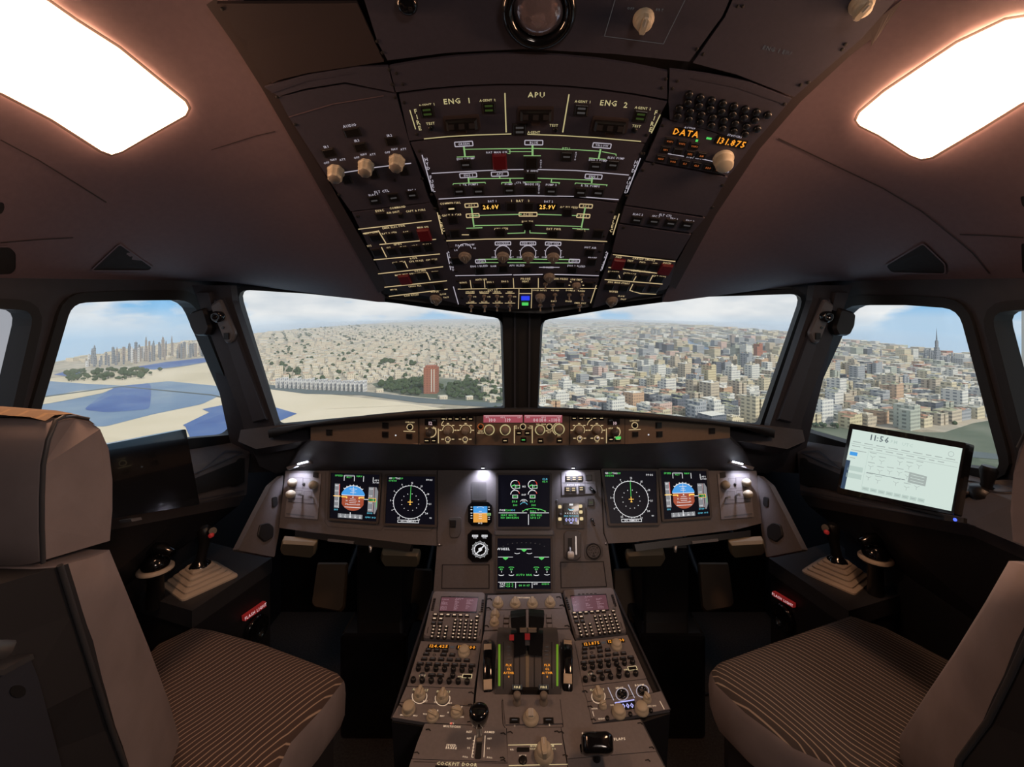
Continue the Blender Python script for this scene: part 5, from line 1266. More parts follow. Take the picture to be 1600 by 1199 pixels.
for x, y in ((751.4, 666), (817.2, 666), (858.2, 666)):
    b = MB(); p, n = S.hit(x, y); b.lathe(p, n, [(0.006, 0), (0.006, 0.004), (0.005, 0.006), (0.0001, 0.006)], 'btn', 12); b.obj('push_button', T)
for x, y, lg in ((811, 675.8, A), (824, 675.8, A), (817.8, 686.4, 'e_green'), (789.4, 687.6, A), (844.3, 688, A), (874, 687.5, A)): fbtn(T, x, y, 9, 8, lg)
# outer face controls
T = thing('warning_light_unit', 'left end of the glareshield face with dark square lights and a ringed button', 'control panel', tuple(GF.P(600, 672)))
for x, y in ((516.4, 675.4), (604, 664.3), (603.6, 678.3)): button(T, GF, x, y, 9.5, 9, [], 'btn')
button(T, GF, 641, 681, 9, 8); letters(T, GF, [('C', 642, 667, 4.6, 1.1, A), (642, 659.5, 'CHRONO', 2.1, A), ('B', 641, 673.8, 18, 1.1, A), ('B', 619.8, 680, 2, 2, 'e_white')])
b = MB(); p, n = GF.hit(642, 667); b.lathe(p, n, [(0.006, 0), (0.006, 0.004), (0.0001, 0.005)], 'btn', 12); b.obj('push_button', T)
T = thing('warning_light_unit', 'right end of the glareshield face with dark square lights and a ringed button', 'control panel', tuple(GF.P(1030, 672)))
for x, y in ((1027.4, 664), (1028.6, 678), (1110.3, 673)): button(T, GF, x, y, 9.5, 9, [], 'btn')
button(T, GF, 991, 678, 9, 8); letters(T, GF, [('C', 990.4, 664.4, 4.6, 1.1, A), (990, 657, 'CHRONO', 2.1, A), ('B', 990.5, 671, 18, 1.1, A), ('B', 1011.8, 679, 2, 2, 'e_white')])
b = MB(); p, n = GF.hit(990.4, 664.4); b.lathe(p, n, [(0.006, 0), (0.006, 0.004), (0.0001, 0.005)], 'btn', 12); b.obj('push_button', T)

# ============================================================ MAIN INSTRUMENT PANEL
MP = MIP; MF = on(MIP, 0.004)
T = thing('instrument_board', 'left brown grey instrument panel carrying the two left flight displays', 'instrument panel', tuple(MIP.P(560, 790)))
b = MB(); b.slab(MIP, [(446, 736), (683, 735), (683, 853), (644, 851), (560, 842), (464, 829), (436, 825)], -0.03, 0.0, 'panel'); b.obj('panel_board', T)
b = MB(); b.line(MF, [(683, 736), (683, 853)], 1.6, -0.003, 'seam'); b.line(MF, [(508, 738), (507, 816), (512, 823), (594, 829), (600, 823)], 1.2, -0.003, 'panel_dark'); b.line(MF, [(600, 828), (672, 830), (680, 822)], 1.6, -0.003, 'panel_dark'); b.obj('panel_joint', T)
T = thing('instrument_board', 'right brown grey instrument panel carrying the two right flight displays', 'instrument panel', tuple(MIP.P(1060, 790)))
b = MB(); b.slab(MIP, [(939, 735), (1182, 736), (1190, 818), (1150, 828), (1070, 838), (985, 848), (939, 850)], -0.03, 0.0, 'panel'); b.obj('panel_board', T)
b = MB(); b.line(MF, [(939, 736), (944, 834), (950, 850)], 1.6, -0.003, 'seam'); b.line(MF, [(950, 824), (1028, 824), (1034, 816), (1110, 812), (1114, 806)], 1.4, -0.003, 'panel_dark'); b.obj('panel_joint', T)
T = thing('instrument_board', 'centre brown grey instrument panel between the two pilots above the pedestal', 'instrument panel', tuple(MIP.P(818, 830)))
b = MB(); b.slab(MIP, [(684, 735), (938, 735), (942, 834), (950, 851), (959, 926), (677, 928), (683, 853)], -0.03, 0.001, 'panel'); b.obj('panel_board', T)
b = MB()
b.line(MF, [(691, 883), (764, 883), (764, 920), (690, 920)], 1.3, -0.002, 'seam', closed=True); b.line(MF, [(876, 879), (943, 878), (948, 917), (877, 919)], 1.3, -0.002, 'seam', closed=True); b.line(MF, [(684, 853), (691, 853)], 1.2, -0.002, 'seam')
b.obj('panel_joint', T)
for x, y in ((686, 852), (947, 850), (870, 783), (925, 813)):
    b = MB(); p, n = MIP.hit(x, y); b.lathe(p, n, [(0.004, 0), (0.004, 0.003), (0.0001, 0.004)], 'metal', 10); b.obj('panel_screw', T)

def display(label, q, name='display_screen', fr=5):
    T = thing(name, label, 'display', tuple(MIP.P(*q[3])))
    b = MB(); o = offset(q, fr)
    b.slab(MIP, rnd(o, 3), 0.0, 0.008, 'bezel', holes=[q]); b.obj('bezel', T)
    b = MB(); b.slab(MIP, q, 0.001, 0.003, 'screen')
    Q = Quad(MIP, q, 100, 100, 0.0034)
    return T, b, Q
W, GR, CY_, WH = 'e_white', 'e_green', 'e_cyan', 'e_white'
def rect_(b, Q, x0, y0, x1, y1, m, h=0.0): b.slab(Q, [(x0, y0), (x1, y0), (x1, y1), (x0, y1)], h, h, m)
def pfd(q, label):
    T, b, Q = display(label, q)
    for u, a in ((27, 4), (48, 4), (67, 4), (87, 6)): b.line(Q, [(u, a), (u, 16)], 1.2, 0.0002, W)
    b.text(Q, 16, 5, 'SPEED', 3.6, GR, 0.0002); b.line(Q, [(28, 4.5), (47, 4.5)], 3.4, 0.0001, 'e_tape'); b.text(Q, 37, 7.5, 'ALT', 3.6, GR, 0.0003); b.text(Q, 58, 5, 'NAV', 3.6, GR, 0.0002); b.text(Q, 94, 12, 'AP1', 3.4, W, 0.0002); b.text(Q, 94, 17, 'A/THR', 3, W, 0.0002)
    rect_(b, Q, 8, 23, 17, 76, 'e_tape'); b.line(Q, [(17.5, 23), (17.5, 76)], 1.0, 0.0003, W)
    b.line(Q, [(18, 24), (18, 48)], 1.2, 0.0004, 'e_red')
    for i, t_ in enumerate(('180', '160', '140', '120', '100')): b.text(Q, 12, 27 + i * 11.5, t_, 3.6, W, 0.0004)
    b.line(Q, [(6, 50), (21, 50)], 1.6, 0.0005, 'e_amber'); b.text(Q, 12, 80, '100', 4, CY_, 0.0002)
    cx_, cy_, r = 47, 52, 24
    up = [(cx_ - 23, 47)] + circ(cx_, cy_ + 1, 26, 20, 198, 342) + [(cx_ + 23, 47)]
    b.slab(Q, up, 0.0001, 0.0001, 'e_sky')
    dn = [(cx_ - 23, 47), (cx_ + 23, 47), (cx_ + 23, 62)] + circ(cx_, 55, 25.5, 18, 25, 155) + [(cx_ - 23, 62)]
    b.slab(Q, dn, 0.0001, 0.0001, 'e_earth')
    b.line(Q, [(cx_ - 24, 47), (cx_ + 24, 47)], 1.4, 0.0003, W)
    b.line(Q, circ(cx_, cy_, 26, 14, 225, 315), 1.4, 0.0003, W)
    for a in range(225, 316, 15): b.line(Q, [(cx_ + 25 * math.cos(math.radians(a)), cy_ + 25 * math.sin(math.radians(a))), (cx_ + 28.5 * math.cos(math.radians(a)), cy_ + 28.5 * math.sin(math.radians(a)))], 1.6, 0.0003, W)
    for dy, w in ((-14, 8), (-10, 4), (-6, 6), (8, 6), (12, 8), (16, 7), (20, 12)): b.line(Q, [(cx_ - w, 47 + dy), (cx_ + w, 47 + dy)], .9, 0.0003, W)
    b.line(Q, [(cx_, 28), (cx_, 46)], .8, 0.0003, W); b.line(Q, [(cx_ - 17, 73), (cx_ + 17, 73)], 1.2, 0.0003, W)
    for sx in (-1, 1): b.line(Q, [(cx_ + sx * 24, 51), (cx_ + sx * 13, 51), (cx_ + sx * 13, 54)], 2.2, 0.0005, 'e_amber'); b.text(Q, cx_ + sx * 13, 59, '10', 3.2, W, 0.0004); b.text(Q, cx_ + sx * 13, 66, '20', 3.2, W, 0.0004)
    b.slab(Q, [(cx_ - 2, 52), (cx_, 48.5), (cx_ + 2, 52)], 0.0005, 0.0005, W)
    rect_(b, Q, 79, 27, 89, 80, 'e_tape'); b.line(Q, [(90, 27), (90, 80)], 1, 0.0003, 'e_pink'); b.slab(Q, [(92, 27), (95, 27), (99, 36), (99, 72), (95, 84), (92, 84)], 0.0001, 0.0001, 'e_tape')
    b.line(Q, [(70, 54), (80, 54)], 1.4, 0.0003, W); rect_(b, Q, 80, 51.5, 95, 57.5, 'screen', 0.0003); b.text(Q, 87, 54.5, '1150', 4.6, GR, 0.0005); b.line(Q, [(79, 51), (95, 51), (95, 58), (79, 58)], .8, 0.0005, 'e_amber')
    for i, t_ in enumerate(('020', '015', '010', '005')): b.text(Q, 84, 31 + i * 15, t_, 3.2, W, 0.0004)
    b.text(Q, 84, 83, '3000', 3.6, CY_, 0.0002); b.text(Q, 86, 92, 'QNH 1013', 3.2, CY_, 0.0002); b.line(Q, [(97, 56), (97, 70)], 1, 0.0004, GR)
    rect_(b, Q, 17, 88, 69, 97, 'e_tape'); b.line(Q, [(43, 84), (43, 96)], 1.6, 0.0004, W)
    for i, t_ in enumerate(('11', '12', '13', '14', '15')): b.text(Q, 22 + i * 10.5, 94, t_, 4, W, 0.0004); b.line(Q, [(22 + i * 10.5, 88.5), (22 + i * 10.5, 91)], .9, 0.0004, W)
    b.obj('screen', T)
def nd(q, label):
    T, b, Q = display(label, q)
    cx_, cy_, r = 49, 54, 34.5
    b.line(Q, circ(cx_, cy_, r, 44, 0, 360), 1.1, 0.0002, W, closed=True)
    for i in range(36):
        a = math.radians(i * 10 - 90 + 4); l = 3.4 if i % 3 == 0 else 1.8
        b.line(Q, [(cx_ + r * math.cos(a), cy_ + r * math.sin(a)), (cx_ + (r + l) * math.cos(a), cy_ + (r + l) * math.sin(a))], .7, 0.0002, W)
        if i % 3 == 0: b.text(Q, cx_ + (r + 6.2) * math.cos(a), cy_ + (r + 6.2) * math.sin(a), str((12 + i) % 36), 3.4, W, 0.0002)
    for i in range(12):
        a = math.radians(i * 30 + 12); b.line(Q, [(cx_ + 17 * math.cos(a), cy_ + 17 * math.sin(a)), (cx_ + 18.6 * math.cos(a), cy_ + 18.6 * math.sin(a))], 1.3, 0.0002, W)
    b.line(Q, [(cx_ + 1, cy_ - r), (cx_, cy_)], 1.0, 0.0003, GR); b.line(Q, [(cx_ - 5, cy_), (cx_ + 5, cy_)], 1.2, 0.0004, 'e_amber'); b.line(Q, [(cx_, cy_ - 5), (cx_, cy_ + 6)], 1.2, 0.0004, 'e_amber'); b.line(Q, [(cx_ - 2, cy_ + 5), (cx_ + 2, cy_ + 5)], 1.2, 0.0004, 'e_amber')
    b.text(Q, 3, 4.5, 'GS', 3.4, W, 0.0002, 'l'); b.text(Q, 9, 4.5, '127', 3.4, GR, 0.0002, 'l'); b.text(Q, 17, 4.5, 'TAS', 3.4, W, 0.0002, 'l'); b.text(Q, 26, 4.5, '119', 3.4, GR, 0.0002, 'l'); b.text(Q, 3, 9.5, '004/08', 3.4, GR, 0.0002, 'l'); b.text(Q, 88, 7, 'PPOS', 3.4, W, 0.0002)
    b.text(Q, 91, 86, '40', 3, W, 0.0002); b.line(Q, [(25, 92), (67, 92), (67, 97), (25, 97)], 1, 0.0002, W, closed=True); b.text(Q, 46, 94.5, 'GPS PRIMARY', 3, W, 0.0002)
    b.obj('screen', T)
pfd([(518.5, 739.5), (594, 742.5), (589, 815.5), (516, 810)], 'left primary flight display with blue and brown horizon ball')
nd([(606, 744.5), (680, 745.5), (680, 820.5), (602.5, 818)], 'left navigation display with round compass rose, beside the left horizon ball display')
nd([(942, 736), (1024, 737), (1026.5, 817.5), (953, 818.5)], 'right navigation display with round compass rose, beside the right horizon ball display')
pfd([(1031, 736), (1102, 737), (1108, 806.5), (1037, 812)], 'right primary flight display with blue and brown horizon ball')
T, b, Q = display('upper centre engine display with four round green and white gauges', [(778.5, 743), (858.5, 743), (858.5, 823.5), (778.5, 823.5)])
for u, v, r, t_ in ((33, 18.5, 8.5, '19.7'), (67, 18.5, 8.5, '19.7'), (33, 37.5, 8.5, '354'), (67, 37.5, 8.5, '352')):
    b.line(Q, circ(u, v, r, 14, 180, 330 if v > 30 else 300), 1.4, 0.0002, W); b.line(Q, circ(u, v, r, 5, 310, 350 if v > 30 else 365), 1.4, 0.0002, 'e_red')
    if v < 30: b.line(Q, circ(u, v, r, 6, 90, 180), 1.2, 0.0002, W); b.line(Q, [(u, v), (u - 7, v + 3)], 2, 0.0003, GR)
    rect_(b, Q, u + 0, v + 1.5, u + 9 if v < 30 else u + 5, v + 6.5, 'screen', 0.0003); b.line(Q, [(u - (0 if v < 30 else 5), v + 1), (u + (9 if v < 30 else 5), v + 1), (u + (9 if v < 30 else 5), v + 7), (u - (0 if v < 30 else 5), v + 7)], .8, 0.0004, W, closed=True); b.text(Q, u + (4.5 if v < 30 else 0), v + 4, t_, 4, GR, 0.0005)
b.text(Q, 50, 22, 'N1', 3.6, W, 0.0002); b.text(Q, 50, 38, 'EGT', 3, W, 0.0002); b.text(Q, 32, 51, '59.8', 3.6, GR, 0.0002); b.text(Q, 67, 51, '59.7', 3.6, GR, 0.0002); b.text(Q, 33, 58, '300', 3.6, GR, 0.0002); b.text(Q, 69, 58, '300', 3.6, GR, 0.0002)
b.text(Q, 50, 50, 'N2', 3, W, 0.0002); b.line(Q, circ(50, 55, 8, 8, 210, 330), 1, 0.0002, W); b.line(Q, circ(50, 61, 8, 8, 210, 330), 1, 0.0002, CY_)
b.text(Q, 8, 68, 'FOB', 3.6, W, 0.0002); b.text(Q, 19, 68, '5240', 3.6, GR, 0.0002); b.text(Q, 29, 68, 'KG', 3.2, CY_, 0.0002); b.text(Q, 91, 7.5, 'CLB', 3.6, CY_, 0.0002); b.text(Q, 91, 12.5, '85.4', 3.4, GR, 0.0002)
b.line(Q, [(1, 73), (56, 73)], 1.1, 0.0002, W); b.line(Q, [(62, 73), (99, 73)], 1.1, 0.0002, W); b.line(Q, [(59, 76), (59, 96)], 1.3, 0.0002, W)
b.line(Q, [(47, 70), (55, 66), (68, 64), (82, 66), (93, 70)], 1.3, 0.0002, GR); b.text(Q, 68, 70, 'FULL', 3.4, GR, 0.0002)
for i, u in enumerate((48, 57, 78, 91)): b.line(Q, [(u - 1, 69 - (i in (1, 2)) * 3), (u + 1, 71 - (i in (1, 2)) * 3)], 2, 0.0003, 'e_lgreen')
b.text(Q, 5, 77.5, 'SEAT BELTS', 3.4, GR, 0.0002, 'l'); b.text(Q, 5, 82.5, 'NO SMOKING', 3.4, GR, 0.0002, 'l'); b.text(Q, 63, 77.5, 'SPD BRK', 3.4, GR, 0.0002, 'l'); b.text(Q, 63, 82.5, 'LDG LT', 3.4, GR, 0.0002, 'l')
b.obj('screen', T)
T, b, Q = display('lower centre system display showing green wheel and brake symbols', [(777.5, 841.5), (860, 841.5), (860.5, 920.5), (777.5, 920.5)])
b.text(Q, 11, 21, 'WHEEL', 4.6, W, 0.0002)
for u, v in ((50, 21), (15, 37), (83, 37)):
    b.line(Q, [(u - 14, v), (u + 14, v)], .9, 0.0002, W); b.slab(Q, [(u - 5, v), (u + 5, v), (u + 5, v + 2), (u, v + 6), (u - 5, v + 2)], 0.0003, 0.0003, GR)
for u, v in ((37, 30), (60, 30), (7, 73), (26, 73), (73, 73), (93, 72)): b.line(Q, [(u - 5, v - 1), (u - 2, v + .3), (u + 2, v + .3), (u + 5, v - 1)], 1.1, 0.0002, W)
for i in range(10): b.line(Q, [(10 + i * 8.6, 16 - 7 * (1 - ((i - 4.5) / 4.5) ** 2) ** .5), (12 + i * 8.6, 15.4 - 7 * (1 - ((i - 4.5) / 4.5) ** 2) ** .5)], 1.2, 0.0002, 'e_dim')
for u in (7, 26, 73, 93):
    b.line(Q, [(u - 5, 58), (u - 3, 56.8), (u + 3, 56.8), (u + 5, 58)], 1.2, 0.0002, GR); b.text(Q, u, 61, '40', 3.6, GR, 0.0002); b.text(Q, u, 66, '1' if u < 20 else '2', 3.6, W, 0.0002)
b.text(Q, 50, 72, 'AUTO BRK', 3.6, GR, 0.0002); b.line(Q, [(1, 86.5), (99, 86.5)], 1, 0.0002, W); b.line(Q, [(34, 87), (34, 98)], 1, 0.0002, W); b.line(Q, [(65, 87), (65, 98)], 1, 0.0002, W)
for v in (90, 94.5): b.text(Q, 4, v, 'TAT' if v == 90 else 'SAT', 3.4, W, 0.0002, 'l'); b.text(Q, 15, v, '+28 C', 3.4, GR, 0.0002, 'l')
b.text(Q, 50, 93, '08 H 07', 3.6, GR, 0.0002); b.text(Q, 67, 90, 'GW', 3.2, W, 0.0002, 'l'); b.text(Q, 97, 90, '60500', 3.4, GR, 0.0002, 'r')
b.obj('screen', T)
T = thing('display_shelf', 'raised horizontal ledge between the upper and lower centre displays', 'ledge', tuple(MIP.P(818, 832)))
b = MB(); b.slab(MIP, [(773, 830), (865, 830), (865, 836), (773, 836)], 0.0, 0.012, 'ledge', inset=0.97); b.obj('ledge_bar', T)
# standby instruments
oc = lambda x0, y0, x1, y1, c: [(x0 + c, y0), (x1 - c, y0), (x1, y0 + c), (x1, y1 - c), (x1 - c, y1), (x0 + c, y1), (x0, y1 - c), (x0, y0 + c)]
T = thing('standby_horizon', 'small octagonal standby instrument with blue and orange horizon', 'instrument', tuple(MIP.P(750, 803)))
b = MB(); b.slab(MIP, oc(731.5, 784.5, 769, 822, 6), 0, 0.008, 'gloss_black', inset=0.97); b.obj('housing', T)
b = MB(); Q = Quad(MIP, [(733, 787), (768, 787), (768, 820), (733, 820)], 100, 100, 0.0086)
rect_(b, Q, 20, 14, 82, 46, 'e_sky'); rect_(b, Q, 20, 46, 82, 90, 'e_earth2'); b.line(Q, [(20, 46), (82, 46)], 2, 0.0003, W)
for v in (18, 30, 46, 58, 70): b.line(Q, [(8, v), (16, v)], 3, 0.0002, W)
for v in (18, 30, 66, 76): b.line(Q, [(86, v), (93, v)], 3, 0.0002, W)
rect_(b, Q, 80, 46, 98, 58, 'e_lgreen', 0.0004); b.text(Q, 88, 52, '11', 8, 'screen', 0.0006); b.line(Q, circ(51, 40, 24, 8, 230, 310), 2, 0.0003, W)
for v in (38, 54, 62, 72): b.line(Q, [(44, v), (58, v)], 2, 0.0003, W)
b.text(Q, 50, 94, '1013', 7, W, 0.0002); b.obj('screen', T)
T = thing('radio_compass', 'black octagonal compass dial with white numbers and double needle', 'instrument', tuple(MIP.P(750, 853)))
b = MB(); b.slab(MIP, oc(731, 828, 769, 878.5, 7), 0, 0.008, 'gloss_black', inset=0.97); b.obj('housing', T)
b = MB(); Q = Quad(MIP, [(733, 836), (768, 836), (768, 876), (733, 876)], 100, 115, 0.0086)
for x in (28, 70): rect_(b, Q, x - 13, 0, x + 13, 10, W); b.text(Q, x, 5, 'ADF', 7, 'screen', 0.0004); b.text(Q, x, 14, 'VOR', 5, W, 0.0002)
b.line(Q, circ(50, 66, 26, 24), 5, 0.0001, W, closed=True)
for i in range(36):
    a = math.radians(i * 10); L = 39 if i % 3 == 0 else 36
    b.line(Q, [(50 + 31 * math.cos(a), 66 + 31 * math.sin(a)), (50 + L * math.cos(a), 66 + L * math.sin(a))], 2, 0.0002, W)
for i in range(12): a = math.radians(i * 30 - 90); b.text(Q, 50 + 24 * math.cos(a), 66 + 24 * math.sin(a), 'N36E1215S2124W3033'[0] if i == 0 else str(i * 3), 6, 'screen', 0.0005)
b.line(Q, [(30, 88), (70, 46)], 5, 0.0005, W); b.slab(Q, [(42, 62), (54, 56), (60, 68), (48, 76)], 0.0006, 0.0006, W); b.obj('dial', T)
T = thing('placard', 'small rectangular placard of faint printed lines above the standby horizon', 'placard', tuple(MIP.P(748, 768)))
b = MB(); b.slab(MIP, rnd([(737, 753.5), (760, 753.5), (760, 782), (737, 782)], 2), 0.001, 0.003, 'panel_dark')
for i in range(8): b.line(MIP, [(740, 757 + i * 3), (757, 757 + i * 3)], .8, 0.0034, 'e_dim')
b.line(MIP, [(748, 756), (748, 780)], .5, 0.0034, 'e_dim'); b.obj('plate', T)
T = thing('rocker_selector', 'small rounded recessed plate with dark rocker left of the compass dial', 'switch', tuple(MIP.P(710, 820)))
b = MB(); b.slab(MIP, rnd([(702, 808), (721, 808), (721, 830), (716, 841), (703, 841)], 4), 0.001, 0.004, 'panel_dark', inset=.92); b.obj('plate', T)
b = MB(); b.rect(MIP, 708, 819, 9, 11, 0.003, 0.009, 'btn', inset=.8); b.obj('rocker', T)
b = MB(); b.text(MIP, 711, 811.5, 'WARNING', 2.3, 'e_dim', 0.0046); b.obj('lettering', T)
T = thing('clock', 'right centre digital clock with amber side buttons and white digits', 'clock', tuple(MIP.P(892, 805)))
b = MB(); b.slab(MIP, rnd([(870, 786), (914, 786), (914, 826), (870, 826)], 3), 0.001, 0.006, 'panel_dark'); b.slab(MIP, rnd([(880, 787), (904, 787), (904, 820), (880, 820)], 1.5), 0.005, 0.009, 'gloss_black'); b.obj('housing', T)
b = MB(); Q = Quad(MIP, [(880, 787), (904, 787), (904, 820), (880, 820)], 100, 130, 0.0094)
rect_(b, Q, 38, 3, 62, 14, 'e_white'); b.line(Q, [(30, 34), (42, 40), (58, 40), (70, 34)], 4, 0.0002, CY_); rect_(b, Q, 38, 38, 62, 46, 'e_white')
for i in range(6): rect_(b, Q, 10 + i * 15, 58, 16 + i * 15, 63, 'e_white')
for i in range(3): b.text(Q, 17 + i * 32, 78, ('ENG', 'FLT', 'RUN')[i], 9, CY_, 0.0002)
b.text(Q, 50, 101, '0000', 24, 'e_vio', 0.0003); rect_(b, Q, 42, 116, 58, 124, 'e_vio'); b.obj('screen', T)
for x, y in ((874.5, 792.5), (874.5, 811.5), (906.5, 791.5), (907, 800.5), (908, 811)):
    b = MB(); b.rect(MIP, x, y, 5, 5, 0.006, 0.012, 'e_cream', r=1.5); b.obj('push_button', T, label='amber lit button')
b = MB(); p, n = MIP.hit(875.5, 805.5); b.lathe(p + n * .006, n, [(.006, 0), (.006, .006), (.0001, .007)], 'knob_dark', 12); b.obj('rotary_knob', T)
T = thing('brake_unit', 'small lit panel of brake and fan push buttons under the right map light', 'control panel', tuple(MIP.P(898, 760)))
b = MB(); b.slab(MIP, [(877, 738), (928, 738), (932, 771), (878, 774)], 0.001, 0.004, 'pedestal'); b.obj('faceplate', T)
S = on(MIP, 0.004)
letters(T, S, [('L', [(878, 755), (930, 755)], .8, 'e_dim'), ('L', [(914, 739), (914, 771)], .7, 'e_dim'), (896, 758, 'AUTO BRK', 2.4, W), (891, 741.5, 'BRK FAN', 2.2, 'e_dim'), (922, 779.5, 'TERR', 2.2, 'e_dim')])
for x, y, w in ((888, 748, 9), (897, 748, 9), (906, 748, 9), (887, 765, 9), (896, 765, 9), (908, 764, 9), (920, 747, 10)): button(T, S, x, y, w, 9, [('e_cream', None), ('e_cream', None)] if x < 915 else [])
T = thing('gear_selector_button', 'dark button inside a pale chamfered outline right of the clock', 'switch', tuple(MIP.P(923, 786)))
b = MB(); b.line(MIP, [(915, 778), (930, 777), (932, 790), (928, 797), (918, 797)], 1, 0.001, 'e_dim', closed=True); b.obj('outline', T)
button(T, MIP, 923, 785.5, 10, 12, [('e_dgreen', None)])
T = thing('antiskid_lever', 'short dark toggle lever at the upper right corner of the centre panel', 'lever', tuple(MIP.P(921, 764)))
b = MB(); p, n = MIP.hit(921, 763); b.tube([p, p + n * 0.02, p + n * 0.036 + Vector((.012, 0, -.018))], [.004, .004, .005], 'gloss_black', 8); b.obj('stick', T)
T = thing('gravity_lever', 'thin dark lever below the chamfered outline on the centre panel', 'lever', tuple(MIP.P(924, 812)))
b = MB(); p, n = MIP.hit(924, 812); b.tube([p, p + n * 0.02, p + n * 0.03 + Vector((.006, 0, -.02))], [.004, .003, .003], 'gloss_black', 8); b.obj('stick', T)
T = thing('landing_gear_lever', 'landing gear lever with small white wheel tip in a rounded recess', 'lever', tuple(MIP.P(893, 850)))
b = MB(); b.slab(MIP, oc(881, 829, 907, 876, 5), 0.001, 0.006, 'panel_dark', inset=.95); b.slab(MIP, [(887, 841), (893.5, 841), (893.5, 866), (887, 866)], .0055, .0065, 'rubber'); b.obj('plate', T)
b = MB(); p, n = MIP.hit(890.5, 867); b.tube([p + Vector((0, 0, .02)), p + n * .02 + Vector((0, 0, .006)), p + n * .03], [.004, .004, .005], 'metal', 8); b.lathe(p + n * .03 - Vector((.009, 0, 0)), Vector((1, 0, 0)), [(.007, 0), (.010, .003), (.010, .015), (.007, .018)], 'white_paint', 16); b.obj('wheel_knob', T, label='white wheel shaped knob')
b = MB(); b.slab(MIP, [(898.2, 838), (900.2, 838), (901, 867), (898.6, 867)], .006, .010, 'metal'); b.obj('indicator_rod', T)
T = thing('speaker_grille', 'round dark speaker grille at the lower right of the centre panel', 'speaker', tuple(MIP.P(927, 861)))
b = MB(); b.slab(MIP, rnd([(914, 850), (936, 850), (942, 856), (942, 870), (934, 876), (916, 874), (913, 868)], 4), .001, .004, 'panel_dark'); b.obj('surround', T)
b = MB(); p, n = MIP.hit(927, 861.5); b.lathe(p + n * .003, n, [(.022, 0), (.022, .003), (.019, .004), (.018, .001), (.0001, .001)], 'seam', 20)
for r in (6, 9.5): b.line(MIP, circ(927, 861.5, r, 16), 1, .006, 'panel', closed=True)
for a in range(0, 360, 60): b.line(MIP, [(927, 861.5), (927 + 10 * math.cos(math.radians(a)), 861.5 + 10 * math.sin(math.radians(a)))], 1, .0062, 'panel')
b.obj('grille', T)
# outer knob panels at both ends
def knobs_panel(q, nm):
    T = thing('lighting_control_unit', 'lit panel with three cream knobs at the %s end of the instrument panel' % nm, 'control panel', tuple(MIP.P(q(475), 770)))
    b = MB(); b.slab(MIP, [(q(453), 740), (q(503), 741), (q(497), 812), (q(446), 808)], .001, .004, 'pedestal'); b.obj('faceplate', T)
    S = on(MIP, .004)
    b = MB(); b.line(S, [(q(448), 803), (q(492), 808)], 2, .003, 'ledge'); b.line(S, [(q(450), 784), (q(494), 788)], 1, .001, 'panel_dark')
    for u, v, w, h in ((466, 755, 16, 16), (479, 756, 12, 16), (465, 773, 14, 13), (481, 775, 12, 13)): b.line(S, [(q(u - w / 2), v - h / 2), (q(u + w / 2), v - h / 2), (q(u + w / 2), v + h / 2), (q(u - w / 2), v + h / 2)], .7, .0005, 'panel_dark', closed=True)
    b.obj('markings', T)
    for x, y in ((459, 755), (456.5, 773), (491.5, 758.5)):
        b = MB(); p, n = S.hit(q(x), y); b.lathe(p, n, [(.011, 0), (.012, .006), (.0125, .014), (.0105, .022), (.006, .026), (.0001, .027)], 'knob', 18); b.obj('rotary_knob', T)
    for x, y in ((473, 774), (489, 778)):
        b = MB(); p, n = S.hit(q(x), y); b.tube([p, p + n * .014, p + n * .026], [.002, .0025, .0045], 'metal', 8); b.obj('toggle_switch', T)
    b = MB(); p, n = S.hit(q(475), 757); b.lathe(p, n, [(.004, 0), (.004, .004), (.0001, .004)], 'black', 10); b.obj('socket', T)
    b = MB(); b.rect(S, q(494), 742.5, 8, 8, 0, .004, 'btn'); b.obj('push_button', T)
knobs_panel(lambda x: x, 'left'); knobs_panel(lambda x: 1623 - x, 'right')
# sloping cheeks beside the instrument panels
for q, nm in ((lambda x: x, 'left'), (lambda x: 1626 - x, 'right')):
    CK = Plane(MIP.P(q(444), 742), MIP.P(q(434), 828), Plane((0, 1.22, 0), (1, 1.22, 0), (0, 1.22, 1)).P(q(376), 858))
    T = thing('side_cheek', '%s sloping panel with dark oval air vent beside the instrument panel' % nm, 'panel', tuple(CK.P(q(410), 830)))
    b = MB(); b.slab(CK, rnd([(q(443), 742), (q(437), 826), (q(429), 871), (q(372), 860), (q(402), 800), (q(424), 758)], 3), -.02, 0, 'panel'); b.obj('cheek_board', T)
    b = MB(); b.slab(CK, rnd([(q(405), 820), (q(418), 817), (q(427), 824), (q(426), 840), (q(412), 848), (q(401), 838)], 4), .0, .004, 'rubber', inset=.9); b.obj('air_vent', T)
    b = MB(); b.slab(CK, rnd([(q(424), 778), (q(432), 776), (q(433), 790), (q(425), 794)], 3), .0, .004, 'rubber', inset=.9); b.obj('small_vent', T)
